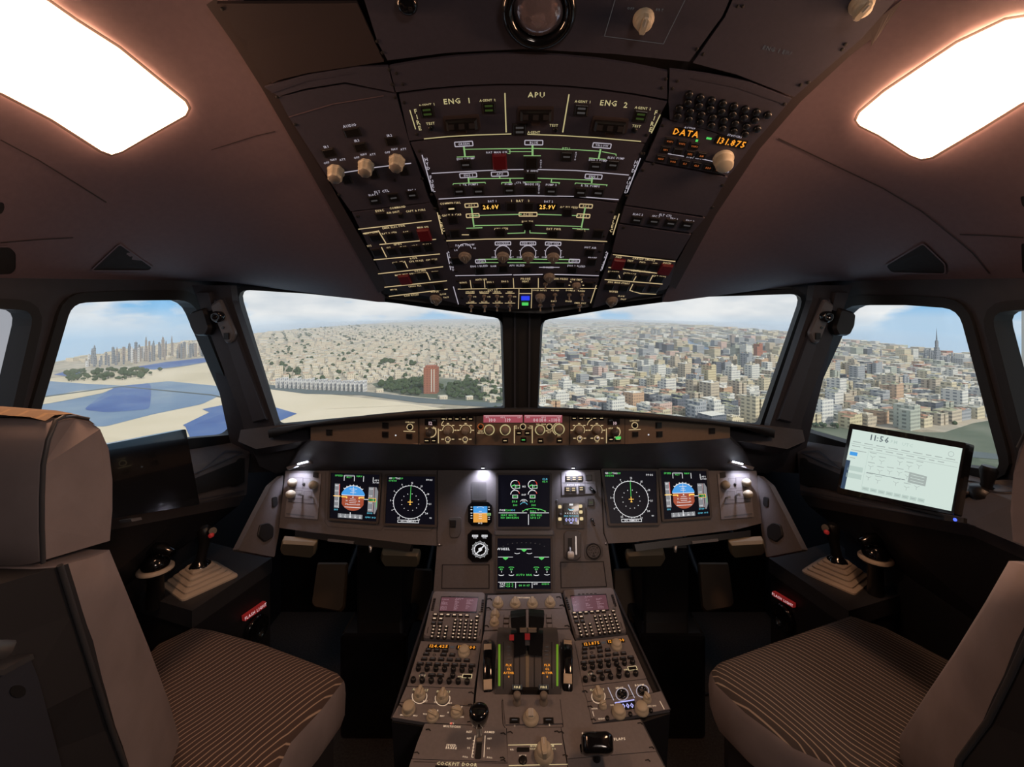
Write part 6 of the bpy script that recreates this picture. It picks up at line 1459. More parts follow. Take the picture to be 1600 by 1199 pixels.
# map lights under the glareshield (real small lamps)
def spot(x, y, e, dz=-1.0, dx=0, size=115, h=0.02, col=(0.80, 0.82, 1.0)):
    p, n = MIP.hit(x, y)
    d = bpy.data.lights.new('map_light', 'SPOT'); d.energy = e; d.color = col; d.spot_size = math.radians(size); d.spot_blend = 0.9; d.shadow_soft_size = 0.006
    o = bpy.data.objects.new('map_light', d); COL.objects.link(o); o.location = p + n * h
    o.rotation_euler = (-n * 0.30 + Vector((dx, 0, dz))).to_track_quat('-Z', 'Y').to_euler()
    return o
for x, nm in ((755, 'left'), (895, 'right')):
    p, n = MIP.hit(x, 731)
    T = thing('map_light', 'tiny bright white spot lamp under the glareshield, %s of the centre displays' % nm, 'lamp', tuple(p))
    b = MB(); b.lathe(p + n * .012 + Vector((0, 0, .004)), Vector((0, 0, -1)), [(.010, 0), (.010, .004), (.006, .005)], 'gloss_black', 14); b.obj('housing', T)
    b = MB(); b.lathe(p + n * .012 + Vector((0, 0, -.0015)), Vector((0, 0, -1)), [(.0055, 0), (.005, .0015), (.0001, .002)], 'e_spot', 12); b.obj('bulb', T)
    spot(x, 734, 1.1, h=0.035)
for q, nm in ((lambda x: x, 'left'), (lambda x: 1626 - x, 'right')):
    T = thing('strip_light', 'slim white strip lamp above the %s knob panel' % nm, 'lamp', tuple(MIP.P(q(478), 730)))
    b = MB(); b.slab(MIP, [(q(456), 733), (q(494), 723), (q(496), 727), (q(458), 737)], .03, .042, 'ledge', inset=.95); b.obj('housing', T)
    b = MB(); b.slab(MIP, [(q(474), 727.5), (q(490), 723.5), (q(491), 725.5), (q(475), 729.5)], .0425, .044, 'e_spot'); b.obj('bulb', T)
    spot(q(474), 733, 0.8, h=0.045, dx=0.1 if nm == 'right' else -0.1)
# footwell below the instrument panels
for q, nm in ((lambda x: x, 'left'), (lambda x: 1634 - x, 'right')):
    T = thing('table_ledge', 'black folding table ledge under the %s instrument panel' % nm, 'ledge', tuple(MIP.P(q(560), 850)))
    b = MB(); b.slab(MIP, [(q(462), 829), (q(560), 840), (q(646), 851), (q(643), 862), (q(550), 850), (q(462), 838)], -.01, .012, 'black', inset=.98); b.obj('ledge_body', T)
    b = MB(); b.slab(MIP, [(q(516), 842), (q(556), 846), (q(555), 850), (q(515), 846)], .012, .018, 'ledge'); b.obj('sliding_cover', T)
    b = MB(); p, n = MIP.hit(q(582), 856); b.tube([p + n * .01, p + n * .02 + Vector((0, 0, .004)), p + n * .02 - Vector((0, 0, .012))], [.004, .006, .004], 'metal', 8); b.obj('latch', T)
    for k, (pts, lb) in enumerate((([(444, 838), (498, 841), (496, 858), (492, 862), (446, 857), (441, 852)], 'outer'), ([(598, 856), (656, 858), (658, 864), (656, 876), (602, 875), (596, 866)], 'inner'))):
        FP = Plane((0, 1.30, .7), (1, 1.30, .7), (0, 1.36, .6))
        T = thing('foot_rest', '%s tan padded foot rest under the %s instrument panel' % (lb, nm), 'foot rest', tuple(FP.P(q(pts[0][0]), pts[0][1])))
        b = MB(); b.slab(FP, rnd([(q(x), y) for x, y in pts], 2), 0, .022, 'pad', inset=.9); b.obj('pad', T)
        b = MB(); c = FP.P(q(sum(p[0] for p in pts) / 6), sum(p[1] for p in pts) / 6); b.tube([c, c + Vector((0, .05, -.02)), c + Vector((0, .2, .03))], .008, 'black', 8); b.obj('arm', T)
    PP = Plane((0, 1.55, .3), (1, 1.55, .3), (0, 1.66, .45))
    for pts, lb in (([(498, 880), (545, 880), (540, 950), (534, 957), (494, 950), (489, 944)], 'outer'), ([(632, 888), (676, 890), (676, 968), (668, 973), (628, 968), (623, 962)], 'inner')):
        T = thing('rudder_pedal', '%s brown rudder pedal plate in the %s footwell' % (lb, nm), 'pedal', tuple(PP.P(q(pts[0][0]), pts[0][1])))
        b = MB(); b.slab(PP, rnd([(q(x), y) for x, y in pts], 3), 0, .02, 'pedal', inset=.93); b.obj('plate', T)
        b = MB(); c = PP.P(q(sum(p[0] for p in pts) / 6), sum(p[1] for p in pts) / 6); b.tube([c, c + Vector((0, .15, -.02)), c + Vector((0, 1.985 - c.y, .1))], .012, 'black', 8); b.obj('arm', T)
    T = thing('pedal_housing', 'black box between the rudder pedals in the %s footwell' % nm, 'box', tuple(PP.P(q(580), 1000)))
    b = MB(); c = Vector(((q(583) - CX) / F * 1.38, 1.38, 0)); b.box(c + Vector((0, .16, .16)), Vector((.105, 0, 0)), Vector((0, .16, 0)), Vector((0, 0, .16)), 'gloss_black'); o = b.obj('housing', T); fixnormals(o, .012)
    b = MB(); b.box(c + Vector((0, .18, .44)), Vector((.075, 0, 0)), Vector((0, .12, 0)), Vector((0, 0, .13)), 'black'); o = b.obj('column', T); fixnormals(o, .01)
# ============================================================ PEDESTAL
PD = Plane((0, 1.277, 0.520), (1, 1.277, 0.520), (0, 0.85, 0.448), dirs=lambda x, y: ((1, -0.00040 * (x - 822)), (-(x - 822) * 0.0017, -1)))
PF = on(PD, 0.006)
T = thing('pedestal', 'long dark centre pedestal body between the two seats', 'pedestal', (0, 1.0, 0.0))
# body below the top: outline of the top in photo order, dropped to the floor
outl = [(677, 926), (958, 923), (1047, 1113), (1001, 1128), (1050, 1225), (640, 1225), (664, 1134), (612, 1126)]
b = MB()
top = [PD.P(x, y, -0.004) for x, y in outl]
low = [Vector((p.x * 0.93, p.y, 0.0)) for p in top]; low2 = [Vector((p.x * 0.98, p.y, p.z - 0.10)) for p in top]
b.loft([top, low2, low], 'console_dark', True); tri = tessellate_polygon([[Vector((x, y, 0)) for x, y in outl]]); b.add(top, tri, 'seam')
b.obj('body', T)
for e in ([(677, 926), (612, 1126)], [(664, 1134), (640, 1225)], [(958, 923), (1047, 1113)], [(1001, 1128), (1050, 1225)]):
    b = MB(); b.line(PD, e, 3.0, 0.004, 'frame'); b.obj('edge_rail', T)
def pmod(name, label, pts, m='pedestal', scr=(), cat='control panel', th=0.006):
    T = thing(name, label, cat, tuple(PD.P(*pts[0])))
    b = MB(); b.slab(PD, pts, -0.002, th, m); b.obj('faceplate', T)
    for x, y in scr:
        b = MB(); b.line(PF, [(x - 4, y - 1), (x + 1, y - 2), (x + 4, y + 1)], 2.0, 0.0006, 'seam'); b.obj('latch', T)
    return T
EP = 'e_ped'
def mcdu(nm, q, scr, mir):
    T = thing('flight_computer_unit', '%s keypad display unit with pink text screen at the front of the pedestal' % nm, 'keypad display', tuple(PD.P(*q[3])))
    b = MB(); b.slab(PD, rnd(q, 5), 0.0, 0.014, 'pedestal', inset=0.97); b.obj('housing', T)
    S = on(PD, 0.014)
    Q = Quad(S, scr, 100, 60)
    b = MB(); b.slab(S, offset(scr, 2), 0, 0.001, 'btn'); b.slab(S, scr, 0.001, 0.0018, 'mcdu_screen')
    rr = random.Random(3 + mir)
    Q2 = Quad(S, scr, 100, 60, 0.0022); b.text(Q2, 50, 5, 'F-PLN', 4.5, 'e_mcdu', 0)
    for i in range(11):
        y = 10 + i * 4.4
        for k in range(3):
            if rr.random() < .75:
                x = (2, 38, 70)[k]; b.text(Q2, x, y, ''.join(rr.choice('ABCDE0123N/-.') for _ in range(rr.randint(3, 7))), 2.8, 'e_mcdu', 0, 'l')
    b.obj('screen', T)
    K = Quad(S, q, 100, 100)
    for i in range(6):
        for u in (4.5, 95.5):
            b = MB(); b.rect(K, u, 10 + i * 4.6, 4.5, 2.6, 0, 0.003, 'btn_frame'); b.obj('line_key', T)
    # function keys
    def key(u, v, w, h, m, lit, nm_='key', round_=False):
        b = MB()
        if round_:
            p, n = K.hit(u, v); k = (K.P(u + 1, v) - p).length; b.lathe(p, n, [(k * w * .5, 0), (k * w * .5, .0035), (k * w * .36, .0045), (.0001, .0045)], m, 10)
            b.rect(K, u, v, w * .42, h * .4, .0046, .0049, lit)
        else:
            b.rect(K, u, v, w, h, 0, .004, m, inset=.85); b.rect(K, u, v, w * .6, h * .35, .0041, .0044, lit)
        b.obj(nm_, T)
    f = (lambda u: u) if True else None
    for j in range(2):
        for i in range(6):
            if j == 1 and i > 1: continue
            key(12 + i * 11.5, 44 + j * 9, 8.5, 5.5, 'btn_frame', 'e_ped')
    key(88, 46, 7, 5, 'btn_frame', 'e_ped')
    for j in range(2):
        for i in range(2): key(12 + i * 11.5, 62 + j * 0.01, 8.5, 5, 'btn_frame', 'e_dim') if j == 0 else None
    for j in range(4):
        for i in range(3): key(14 + i * 11, 70 + j * 7.4, 6.5, 5, 'btn', 'e_ped', 'number_key', True)
    for j in range(6):
        for i in range(5): key(50 + i * 9.6, 55 + j * 7.4, 6.4, 5, 'btn', 'e_ped', 'letter_key', True)
    b = MB()
    for i in range(5): b.rect(K, 32 + i * 8, 3, 5, 1.6, 0.0002, 0.0005, 'seam')
    b.line(K, [(4, 84), (4, 70)], 1.2, .0004, 'seam'); b.line(K, [(96, 84), (96, 70)], 1.2, .0004, 'seam'); b.obj('light_slot', T)
    toggle(T, K, 92, 40, 2.4, (0, .4), .012, 'metal', 'brightness_key')
mcdu('left', [(677, 930), (759, 932), (752, 1006), (661, 1002)], [(690, 934.5), (747, 935.5), (744, 956.5), (686.5, 955.5)], 0)
mcdu('right', [(879, 928), (958, 924.5), (979, 993), (899, 1002)], [(892, 933), (946.5, 930.5), (951, 953), (896.5, 957)], 1)
# radar / screens brightness
T = pmod('brightness_unit', 'front centre pedestal panel with four cream knobs in a row', [(762, 933.5), (876, 930), (891, 985), (757, 988)], scr=[(765, 938), (763, 952), (760, 980), (873, 935), (878, 948), (886, 980)])
for x, y in ((778, 944), (805, 944.5), (832, 944.5), (859.5, 943.5)): rotary(T, PF, x, y, 8.5, 90, 'knob', .015)
for x, y in ((773.5, 962), (772.5, 974)): rotary(T, PF, x, y, 7.5, 90, 'knob', .013)
for x, y in ((791.5, 965), (791, 973), (790.5, 981), (857.5, 964.5), (858, 972), (859, 980)): button(T, PF, x, y, 9, 6, [], 'pedestal')
letters(T, PF, [('L', [(760, 954), (879, 951)], .7, 'seam'), (818, 934.5, 'SWITCHING', 2.2, EP)] + [(x, 934.8, 'NORM', 1.8, EP) for x in (778, 860)])
# radio management panels
def radio(nm, L, t1, t2):
    X = (lambda u, v: L(u, v))
    q = [L(0, 0), L(100, 0), L(100, 100), L(0, 100)]
    T = pmod('radio_control_unit', '%s radio panel on the pedestal with orange digits, cream knob and rows of black knobs' % nm, q)
    K = Quad(PF, q, 100, 100)
    for u0, u1, t_ in ((13, 47, t1), (60, 92, t2)):
        b = MB(); b.slab(K, [(u0, 3), (u1, 3), (u1, 11), (u0, 11)], 0, .002, 'btn'); b.text(K, (u0 + u1) / 2, 7, t_, 6, 'e_orange', .0026); b.obj('digital_display', T, label='orange glowing digits')
    def kb(u, v, w=9.5, h=5, leg='e_dim'):
        b = MB(); b.rect(K, u, v, w, h, 0, .005, 'btn_frame', inset=.9); b.rect(K, u, v, w * .55, h * .3, .0051, .0054, leg); b.obj('push_button', T)
    for i in range(3): kb(16 + i * 13.5, 16)
    for i in range(2): kb(14 + i * 0 + i * 28, 25)
    kb(56, 25)
    b = MB(); ring_mark(b, K, 27, 25, 2.2, 1, 'seam', n=12); b.rect(K, 53, 7, 7, 3.5, .0004, .002, 'e_dim'); b.obj('marking', T)
    for i in range(6): kb(13 + i * 13.6, 36)
    for i in range(7): kb(9 + i * 13.6, 47, 10.5, 4.6)
    p, n = K.hit(74, 18); k = (K.P(75, 18) - p).length
    b = MB(); b.lathe(p, n, [(k * 9.4, 0), (k * 9.4, .006), (k * 8, .006), (k * 8, .012), (k * 6.8, .0145), (.0001, .0145)], 'knob', 22, Vector((1, 0, 0))); b.obj('tuning_knob', T, label='large cream knob')
    def bk(u, v, m='black'):
        p, n = K.hit(u, v); b = MB(); b.lathe(p, n, [(.0058, 0), (.0058, .007), (.0044, .009), (.0001, .009)], m, 12); b.obj('round_knob', T)
    for i in range(7): bk(8.5 + i * 13.6, 58)
    for i in range(7): bk(6 + i * 13.6, 84)
    bk(64, 71)
    for u in (32, 45): kb(u, 71, 11, 5)
    b = MB(); p, n = K.hit(17, 71); b.lathe(p, n, [(.006, 0), (.006, .003), (.0001, .004)], 'metal', 12); ring_mark(b, K, 17, 71, 4, 1.2, 'e_cream', n=12); b.obj('jack', T)
    b = MB(); b.rect(K, 86, 71, 13, 7, 0, .002, 'btn'); b.line(K, [(79, 67), (93, 67), (93, 75), (79, 75)], 1, .0024, 'e_cream', closed=True); b.text(K, 74.5, 71, 'ON', 2.6, 'e_cream', .0006); b.obj('lit_window', T)
    b = MB()
    for i in range(7): b.text(K, 8.5 + i * 13.6, 53, 'VHF', 1.9, 'e_dim', .0006); b.text(K, 6 + i * 13.6, 79, 'INT', 1.9, 'e_dim', .0006)
    b.text(K, 30, 1.4, 'ACTIVE', 2, 'e_dim', .0006); b.text(K, 76, 1.4, 'STBY', 2, 'e_dim', .0006); b.obj('lettering', T)
def Lq(c):
    def f(u, v):
        u, v = u / 100, v / 100
        return tuple((c[0][k] * (1 - u) + c[1][k] * u) * (1 - v) + (c[3][k] * (1 - u) + c[2][k] * u) * v for k in (0, 1))
    return f
radio('left', Lq([(658, 1005.5), (752, 1009), (741, 1079), (636, 1076)]), '124.425', '121.500')
radio('right', Lq([(898, 1005), (980, 996), (1010, 1064), (911, 1076)]), '121.875', '125.700')
T = pmod('light_control_unit', 'left pedestal panel with two ringed cream knobs for the lights', [(635, 1077), (741, 1080), (739, 1107), (625, 1101)], scr=[(736, 1084), (735, 1103)])
rotary(T, PF, 655.5, 1087.5, 9.5, 90, 'knob', .017); rotary(T, PF, 691.5, 1091, 9.5, 90, 'knob', .017)
letters(T, PF, [('C', 655.5, 1088.5, 11.5, 1, EP, -20, 200), ('C', 691.5, 1092, 11.5, 1, EP, -20, 200), (657, 1078.8, 'FLOOD LT', 3, 'e_panel'), (693, 1081.5, 'INTEG LT', 3, 'e_panel'), (642.5, 1095, 'OFF', 2.2, EP), (664.5, 1096.5, 'BRT', 2.2, EP), (681, 1098, 'OFF', 2.2, EP), (703, 1099.5, 'BRT', 2.2, EP)])
T = pmod('weather_radar_unit', 'left pedestal panel with one round and two pointed cream knobs', [(625, 1102), (738.5, 1108), (738, 1137), (664, 1133), (613, 1125)], scr=[(737, 1112), (734, 1130), (624, 1104)])
rotary(T, PF, 638.5, 1110, 9, 90, 'knob', .014, flat=True); rotary(T, PF, 676, 1121, 9.5, 160, 'knob', .013); rotary(T, PF, 713.5, 1114.5, 9.5, 170, 'knob', .013)
letters(T, PF, [(643, 1100.6, 'GAIN', 2.4, EP), (679, 1110.8, 'MODE', 2.6, EP), (718, 1105.5, 'TILT', 3, EP), (628, 1118, 'MIN', 2, EP), (649, 1119, 'MAX', 2, EP), (664, 1116.5, 'WX', 2.2, EP), (691, 1119.5, 'MAP', 2.2, EP), (700, 1114, '15', 2.2, EP), (722, 1121, 'DN', 2.2, EP), (706, 1131, 'SYS', 2.6, EP), (706, 1136, 'MULTISCAN', 3, EP), ('B', 705, 1131, 3, 3, 'e_red')])
T = pmod('light_control_unit', 'right pedestal panel with a ringed knob and two round ringed sockets', [(911, 1077), (1010, 1065), (1020, 1086), (918, 1100)], scr=[(914, 1082)])
rotary(T, PF, 935, 1087, 9.5, 90, 'knob', .015)
letters(T, PF, [('C', 935, 1089, 10.5, 1.1, EP, -30, 210), ('C', 972, 1085.5, 9.6, 1, 'e_lav'), ('C', 1004, 1080.5, 9.6, 1, 'e_lav'), (933, 1078.5, 'FLOOD LT', 2.8, 'e_panel'), (968, 1075.8, 'HDST', 3, EP), (999, 1071.2, 'BOOM', 3, EP), ('L', [(950, 1075), (959, 1095)], 1.2, 'e_lav'), ('L', [(981.5, 1070.5), (991.5, 1091)], 1.2, 'e_lav')])
for x, y in ((972, 1085.5), (1004, 1080.5)):
    b = MB(); p, n = PF.hit(x, y); b.lathe(p, n, [(.010, 0), (.010, .003), (.006, .003), (.006, -.001), (.0001, -.001)], 'gloss_black', 16); b.obj('headset_socket', T)
T = pmod('transponder_unit', 'right rear pedestal panel with glowing blue digits and two large cream knobs', [(918, 1101), (1020, 1087), (1033, 1084), (1046.5, 1112), (926, 1134)], scr=[(922, 1106), (927, 1126)])
b = MB(); b.slab(PF, [(960, 1101), (991, 1096), (995, 1107.5), (963.5, 1112)], 0, .002, 'e_blue' if False else 'btn'); b.text(PF, 977.5, 1105, '2000', 7.5, 'e_vio', .0028); b.line(PF, [(960.5, 1100.5), (991, 1095.6)], 1.8, .0028, 'e_vio'); b.obj('digital_display', T, label='bright blue violet digits')
for x, y, r in ((967, 1115, 10.5), (1002.5, 1110.5, 10.5)):
    b = MB(); p, n = PF.hit(x, y); k = scl(PF, x, y) * r; b.lathe(p, n, [(k, 0), (k, .005), (k * .86, .006), (k * .84, .011), (k * .74, .0135), (.0001, .0135)], 'knob', 22, Vector((1, 0, 0))); b.obj('rotary_knob', T)
rotary(T, PF, 1011, 1094, 6.5, 110, 'knob', .015); rotary(T, PF, 942, 1104.5, 6, 200, 'knob', .013)
for x, y in ((985, 1117.5), (949, 1124), (1017, 1112)):
    b = MB(); p, n = PF.hit(x, y); b.lathe(p, n, [(.004, 0), (.004, .004), (.0001, .004)], 'btn', 10); b.obj('small_button', T)
letters(T, PF, [(1018, 1104, 'ATC SYS', 2.2, EP), (929, 1108, 'XPDR', 2.2, EP), (956, 1102.5, 'ON', 2.2, EP), (940, 1124, 'IDENT', 2.2, EP), ('L', [(926, 1112), (928, 1120)], .8, EP), ('L', [(1031, 1096), (1038, 1109)], .8, EP)])
# centre console plate around the throttle quadrant
T = pmod('throttle_plate', 'plain centre pedestal plate surrounding the throttle quadrant', [(757, 989), (890, 986), (899, 1006), (926, 1136), (876, 1141), (791, 1141), (739, 1136), (752, 1009)], th=0.004, cat='panel')
b = MB(); b.line(PF, rnd([(784, 1094), (875, 1092), (880, 1136), (790, 1138), (786, 1132)], 2), 1, -.0012, 'seam', closed=True); b.obj('panel_joint', T)
def trimwheel(x0, x1, y0, y1, label, marks):
    ctr = PD.P((x0 + x1) / 2, (y0 + y1) / 2, 0.0); A_, B_ = PD.P((x0 + x1) / 2, y0), PD.P((x0 + x1) / 2, y1)
    L = (A_ - B_).length; w = (PD.P(x1, (y0 + y1) / 2) - PD.P(x0, (y0 + y1) / 2)).length
    T = thing('trim_wheel', label, 'wheel', tuple(ctr))
    dy = (A_ - B_).normalized(); up = PD.n; ax = dy.cross(up).normalized()
    R_ = L * .60; c = (A_ + B_) / 2 - up * (R_ * .62)
    b = MB(); rings = []
    for q, wd in ((R_ * .86, -.5), (R_ * .97, -.5), (R_, -.35), (R_, .35), (R_ * .97, .5), (R_ * .86, .5)):
        rings.append([c + dy * q * math.cos(t) + up * q * math.sin(t) + ax * wd * w * .62 for t in [2 * math.pi * i / 56 for i in range(56)]])
    b.loft(rings + [rings[0]], 'gloss_black', True, True); b.obj('rim', T)
    for t in marks:
        m0 = MB(); rg_ = []
        for dt in (-.11, -.09, -.03, .03, .09, .11):
            q = R_ + (.0016 if abs(dt) < .1 else -.001); tt = math.radians(t) + dt
            rg_.append([c + dy * q * math.cos(tt) + up * q * math.sin(tt) + ax * wd * w for wd in (-.26, .26)])
        m0.loft(rg_, 'cream', False); m0.obj('cream_mark', T, label='cream coloured grip mark')
    b = MB(); b.lathe(c - ax * .02, ax, [(R_ * .12, 0), (R_ * .12, .04)], 'black', 16); b.obj('hub', T)
trimwheel(750.5, 774, 997, 1090, 'left black trim wheel with cream marks beside the throttle quadrant', (78, 130))
trimwheel(875, 899, 997, 1089, 'right black trim wheel with cream marks beside the throttle quadrant', (66, 124))
# quadrant: curved cover between the wheels
def qfn(x, t):
    """drum-shaped cover: t 0 (front) .. 1 (rear)"""
    a = PD.P(818, 990, .004); c = PD.P(818, 1088, .004)
    p = a.lerp(c, t); return Vector((x, p.y, p.z + .050 * math.sin(math.pi * min(1, max(0, t))) ** .6))
QS = Shell(lambda x, t: qfn(x, t), lin(-.062, .098, 12), lin(0, 1, 24), dirs=PD.dirs)
def qx(px, py): return QS.P(px, py)
T = thing('throttle_quadrant', 'drum shaped throttle quadrant with green lit scales and two thrust slots', 'throttle quadrant', tuple(PD.P(824, 1060)))
b = MB(); xs0 = (PD.P(776, 1040).x, PD.P(873, 1040).x)
rings = [[qfn(x, t) for x in lin(xs0[0], xs0[1], 10)] for t in lin(0, 1, 20)]
b.loft(rings, 'panel_dark', False, True)
for xe in xs0: b.loft([[qfn(xe, t) for t in lin(0, 1, 20)], [qfn(xe, t) * 1.0 + Vector((0, 0, -.09)) for t in lin(0, 1, 20)]], 'panel_dark', False)
b.obj('cover', T)
QF = on(QS, 0.001)
b = MB()
for x0, x1, m_ in ((777.5, 783, 'e_strip'), (868, 873.5, 'e_strip')): b.line(QF, [((x0 + x1) / 2, y) for y in range(1008, 1080, 8)], 3.2, .0006, m_)
b.obj('green_scale', T, label='green glowing trim scale')
b = MB()
for x in (774.5, 786.5, 803, 812, 835, 847, 862, 876): b.line(QF, [(x, y) for y in range(1004, 1084, 8)], 1.0, .0004, 'seam')
for x in (786, 863):
    b.line(QF, [(x + 1.8, y) for y in range(1004, 1084, 8)], .8, .0006, 'ledge')
b.line(QF, [(824, y) for y in range(1018, 1084, 8)], 5, .0004, 'pad'); b.obj('thrust_slot', T)
b = MB()
for x in (795, 855):
    for i, y in enumerate((1040, 1046, 1052, 1058)): b.text(QF, x, y, ('FLX', 'CL', 'A/THR', '0')[i], 3.4, 'e_orange', .0008)
    for y in (1012, 1018, 1024, 1030): b.line(QF, [(x - 3, y), (x + 2, y)], .8, .0008, 'e_dim')
b.obj('lettering', T)
# thrust levers
for x0, sgn, lb in ((805, -1, 'left'), (841, 1, 'right')):
    T = thing('thrust_lever', '%s black thrust lever standing up from the throttle quadrant' % lb, 'lever', tuple(PD.P(x0, 1025)))
    base = QS.P(824 + sgn * 10.5, 1020); kx = PD.P(824 + sgn * 10.5, 1020).x
    c = Vector((kx, base.y, base.z))
    LP = Plane(c + Vector((0, -.010, 0)), c + Vector((1, -.010, 0)), c + Vector((0, .012, .08)))
    b = MB(); pts = ([(798, 990), (822, 990), (822, 1022), (803, 1028), (803, 1006), (798, 1000)] if sgn < 0 else [(826, 990), (849, 990), (849, 1000), (847, 1026), (826, 1024)])
    b.slab(LP, pts, -.02, .0, 'black', inset=.98); b.obj('shaft', T)
    b = MB(); pts = ([(797, 960), (822, 957), (822, 984), (808, 986), (806, 978), (798, 978)] if sgn < 0 else [(826, 957), (851, 959), (850, 978), (842, 978), (841, 986), (826, 984)])
    b.slab(LP, rnd(pts, 2), -.022, .016, 'black', inset=.88); hd_ = b.obj('handle', T)
    b = MB(); b.slab(LP, ([(812, 977), (823, 977), (823, 983), (812, 983)] if sgn < 0 else [(825, 977), (838, 977), (838, 983), (825, 983)]), .014, .022, 'knob_grey', inset=.9); b.obj('release_button', hd_)
    b = MB(); b.slab(LP, ([(796, 992), (803, 992), (803, 1000), (796, 1000)] if sgn < 0 else [(820, 990), (828, 990), (828, 999), (820, 999)]), .000, .004, 'red'); b.obj('red_mark', T, label='red glowing mark')
b = MB(); b.slab(LP, [(820.5, 1000), (827.5, 1000), (827.5, 1008), (820.5, 1008)], .000, .003, 'ledge'); b.obj('grey_plate', T)
# engine master panel
T = pmod('engine_master_unit', 'small pedestal panel with two engine switches and a ribbed cream mode knob', [(786, 1095), (874, 1093), (879, 1135), (790, 1137)], th=.007)
for x, t_ in ((808, '1'), (849.5, '2')):
    b = MB(); b.rect(PF, x, 1081.6, 15, 7, .0, .012, 'btn'); b.line(PF, [(x - 7, 1078.5), (x + 7, 1078.5), (x + 7, 1085), (x - 7, 1085)], 1, .0126, 'e_dim', closed=True); b.text(PF, x, 1081.8, 'FIRE', 3.4, 'e_cream', .0126); b.obj('indicator', T)
    b = MB(); p, n = PF.hit(x, 1099); b.lathe(p, n, [(.009, 0), (.009, .004), (.006, .007), (.005, .012), (.008, .016), (.008, .022), (.005, .025), (.0001, .025)], 'knob_grey', 16); b.obj('master_switch', T)
    button(T, PF, 804 if t_ == '1' else 857, 1127.5, 16, 9, [('e_dim', None)])
b = MB(); b.slab(PF, [(817, 1080), (840, 1080), (840, 1085), (817, 1085)], 0, .01, 'btn'); b.obj('gate_slot', T)
p, n = PF.hit(829.5, 1124); b = MB(); k = scl(PF, 829, 1124)
b.lathe(p, n, [(k * 12.5, 0), (k * 12.5, .004), (k * 10.5, .008), (k * 9, .009), (k * 8.6, .014), (k * 7, .016), (.0001, .016)], 'knob', 22, Vector((1, 0, 0)))
for u in (-.35, 0, .35): b.box(p + n * .0165 + Vector((k * 8 * u, 0, 0)), Vector((k * .9, 0, 0)), Vector((0, k * 7, 0)), n * .001, 'white_paint')
b.obj('mode_knob', T)
letters(T, PF, [(829, 1096.5, 'ENG', 3.4, EP), (830, 1109.5, 'MODE', 2.4, EP), (830, 1112.3, 'NORM', 2.2, EP), (812, 1118, 'CRANK', 2.4, EP), (847, 1116.5, 'IGN START', 2.2, EP), (799, 1101, 'ON', 2.4, EP), (797.5, 1108, 'OFF', 2.6, EP), (859.5, 1100, 'ON', 2.4, EP), (861, 1107, 'OFF', 2.6, EP), (804, 1135, '1', 3, EP), (858.5, 1133.5, '2', 3, EP)])
# rear modules
T = pmod('speed_brake_unit', 'left rear pedestal panel lettered SPEED BRAKE with a slotted lever scale', [(664, 1135), (738, 1138), (791, 1142), (793, 1195), (644, 1190), (652, 1165)], scr=[(669, 1142), (786, 1148), (785, 1186), (651, 1178)])
letters(T, PF, [(705, 1165.5, 'SPEED', 3.4, EP), (705, 1169.5, 'BRAKE', 3.4, EP), ('L', [(742.5, 1150), (741, 1160), (737, 1184)], 1.0, EP), ('L', [(758, 1150), (757.5, 1160), (756, 1184)], 1.0, EP), (733, 1144.5, 'RET', 3, EP), (765, 1144.8, 'ARMED', 3, EP), (733, 1154.5, 'RET', 2.4, EP), (765, 1154.8, 'RET', 2.4, EP), (732, 1169.5, '1/2', 2.4, EP), (763, 1170, '1/2', 2.4, EP), (727, 1183.5, 'FULL', 2.4, EP), (765, 1184.5, 'FULL', 2.4, EP)]
        + [('L', [(739 - i * .4, 1158 + i * 5.2), (742 - i * .4, 1158 + i * 5.2)], .8, EP) for i in range(6)])
b = MB(); b.slab(PF, rnd([(746, 1150), (754, 1150), (751.5, 1187), (741.5, 1187)], 3), .0004, .0008, 'rubber'); b.slab(PF, [(746, 1153), (754, 1153), (753, 1163), (745, 1163)], .001, .006, 'knob_grey'); b.obj('lever_slot', T)
T = thing('speed_brake_lever', 'black knobbed speed brake lever standing in the left rear pedestal slot', 'lever', tuple(PF.P(749, 1150)))
b = MB(); p, n = PF.hit(749, 1152); d = Vector((-.0, .02, .07)); b.tube([p, p + n * .04], [.006, .006], 'metal', 10); b.obj('stem', T)
b = MB(); q = p + n * .030; b.lathe(q, n, [(.008, 0), (.013, .005), (.016, .018), (.0175, .028), (.016, .034), (.010, .036), (.0001, .036)], 'gloss_black', 18, Vector((1, 0, 0)), sx=1.15); b.obj('knob', T)
T = pmod('door_unit', 'rear left pedestal strip lettered COCKPIT DOOR at the picture bottom', [(643, 1191), (793, 1196), (794, 1225), (634, 1220)], scr=[(786, 1190)])
letters(T, PF, [(714, 1194.8, 'COCKPIT DOOR', 5, 'e_panel'), ('L', [(646, 1191), (793, 1193.5)], .7, 'seam'), ('B', 690, 1199, 20, 4, 'btn')])
T = pmod('rudder_trim_unit', 'rear centre pedestal panel with large cream RUDDER TRIM knob', [(792, 1142), (876, 1141), (890, 1225), (794, 1225)], scr=[(797, 1146), (870, 1145)])
letters(T, PF, [('L', [(794, 1165), (878, 1163.4)], 1.2, 'e_panel'), ('L', [(795, 1197), (887, 1195)], 1.2, 'e_panel'), (847, 1166.3, 'RUDDER TRIM', 3.4, 'e_panel'), (834, 1171, 'NOSE L', 2.2, 'e_panel'), (862, 1171, 'NOSE R', 2.2, 'e_panel'), (800, 1172, 'REL', 2.2, EP), (817, 1181.5, 'RESET', 2.4, EP)])
b = MB(); b.rect(PF, 817.5, 1172.5, 19, 6, 0, .002, 'btn'); b.obj('digital_display', T)
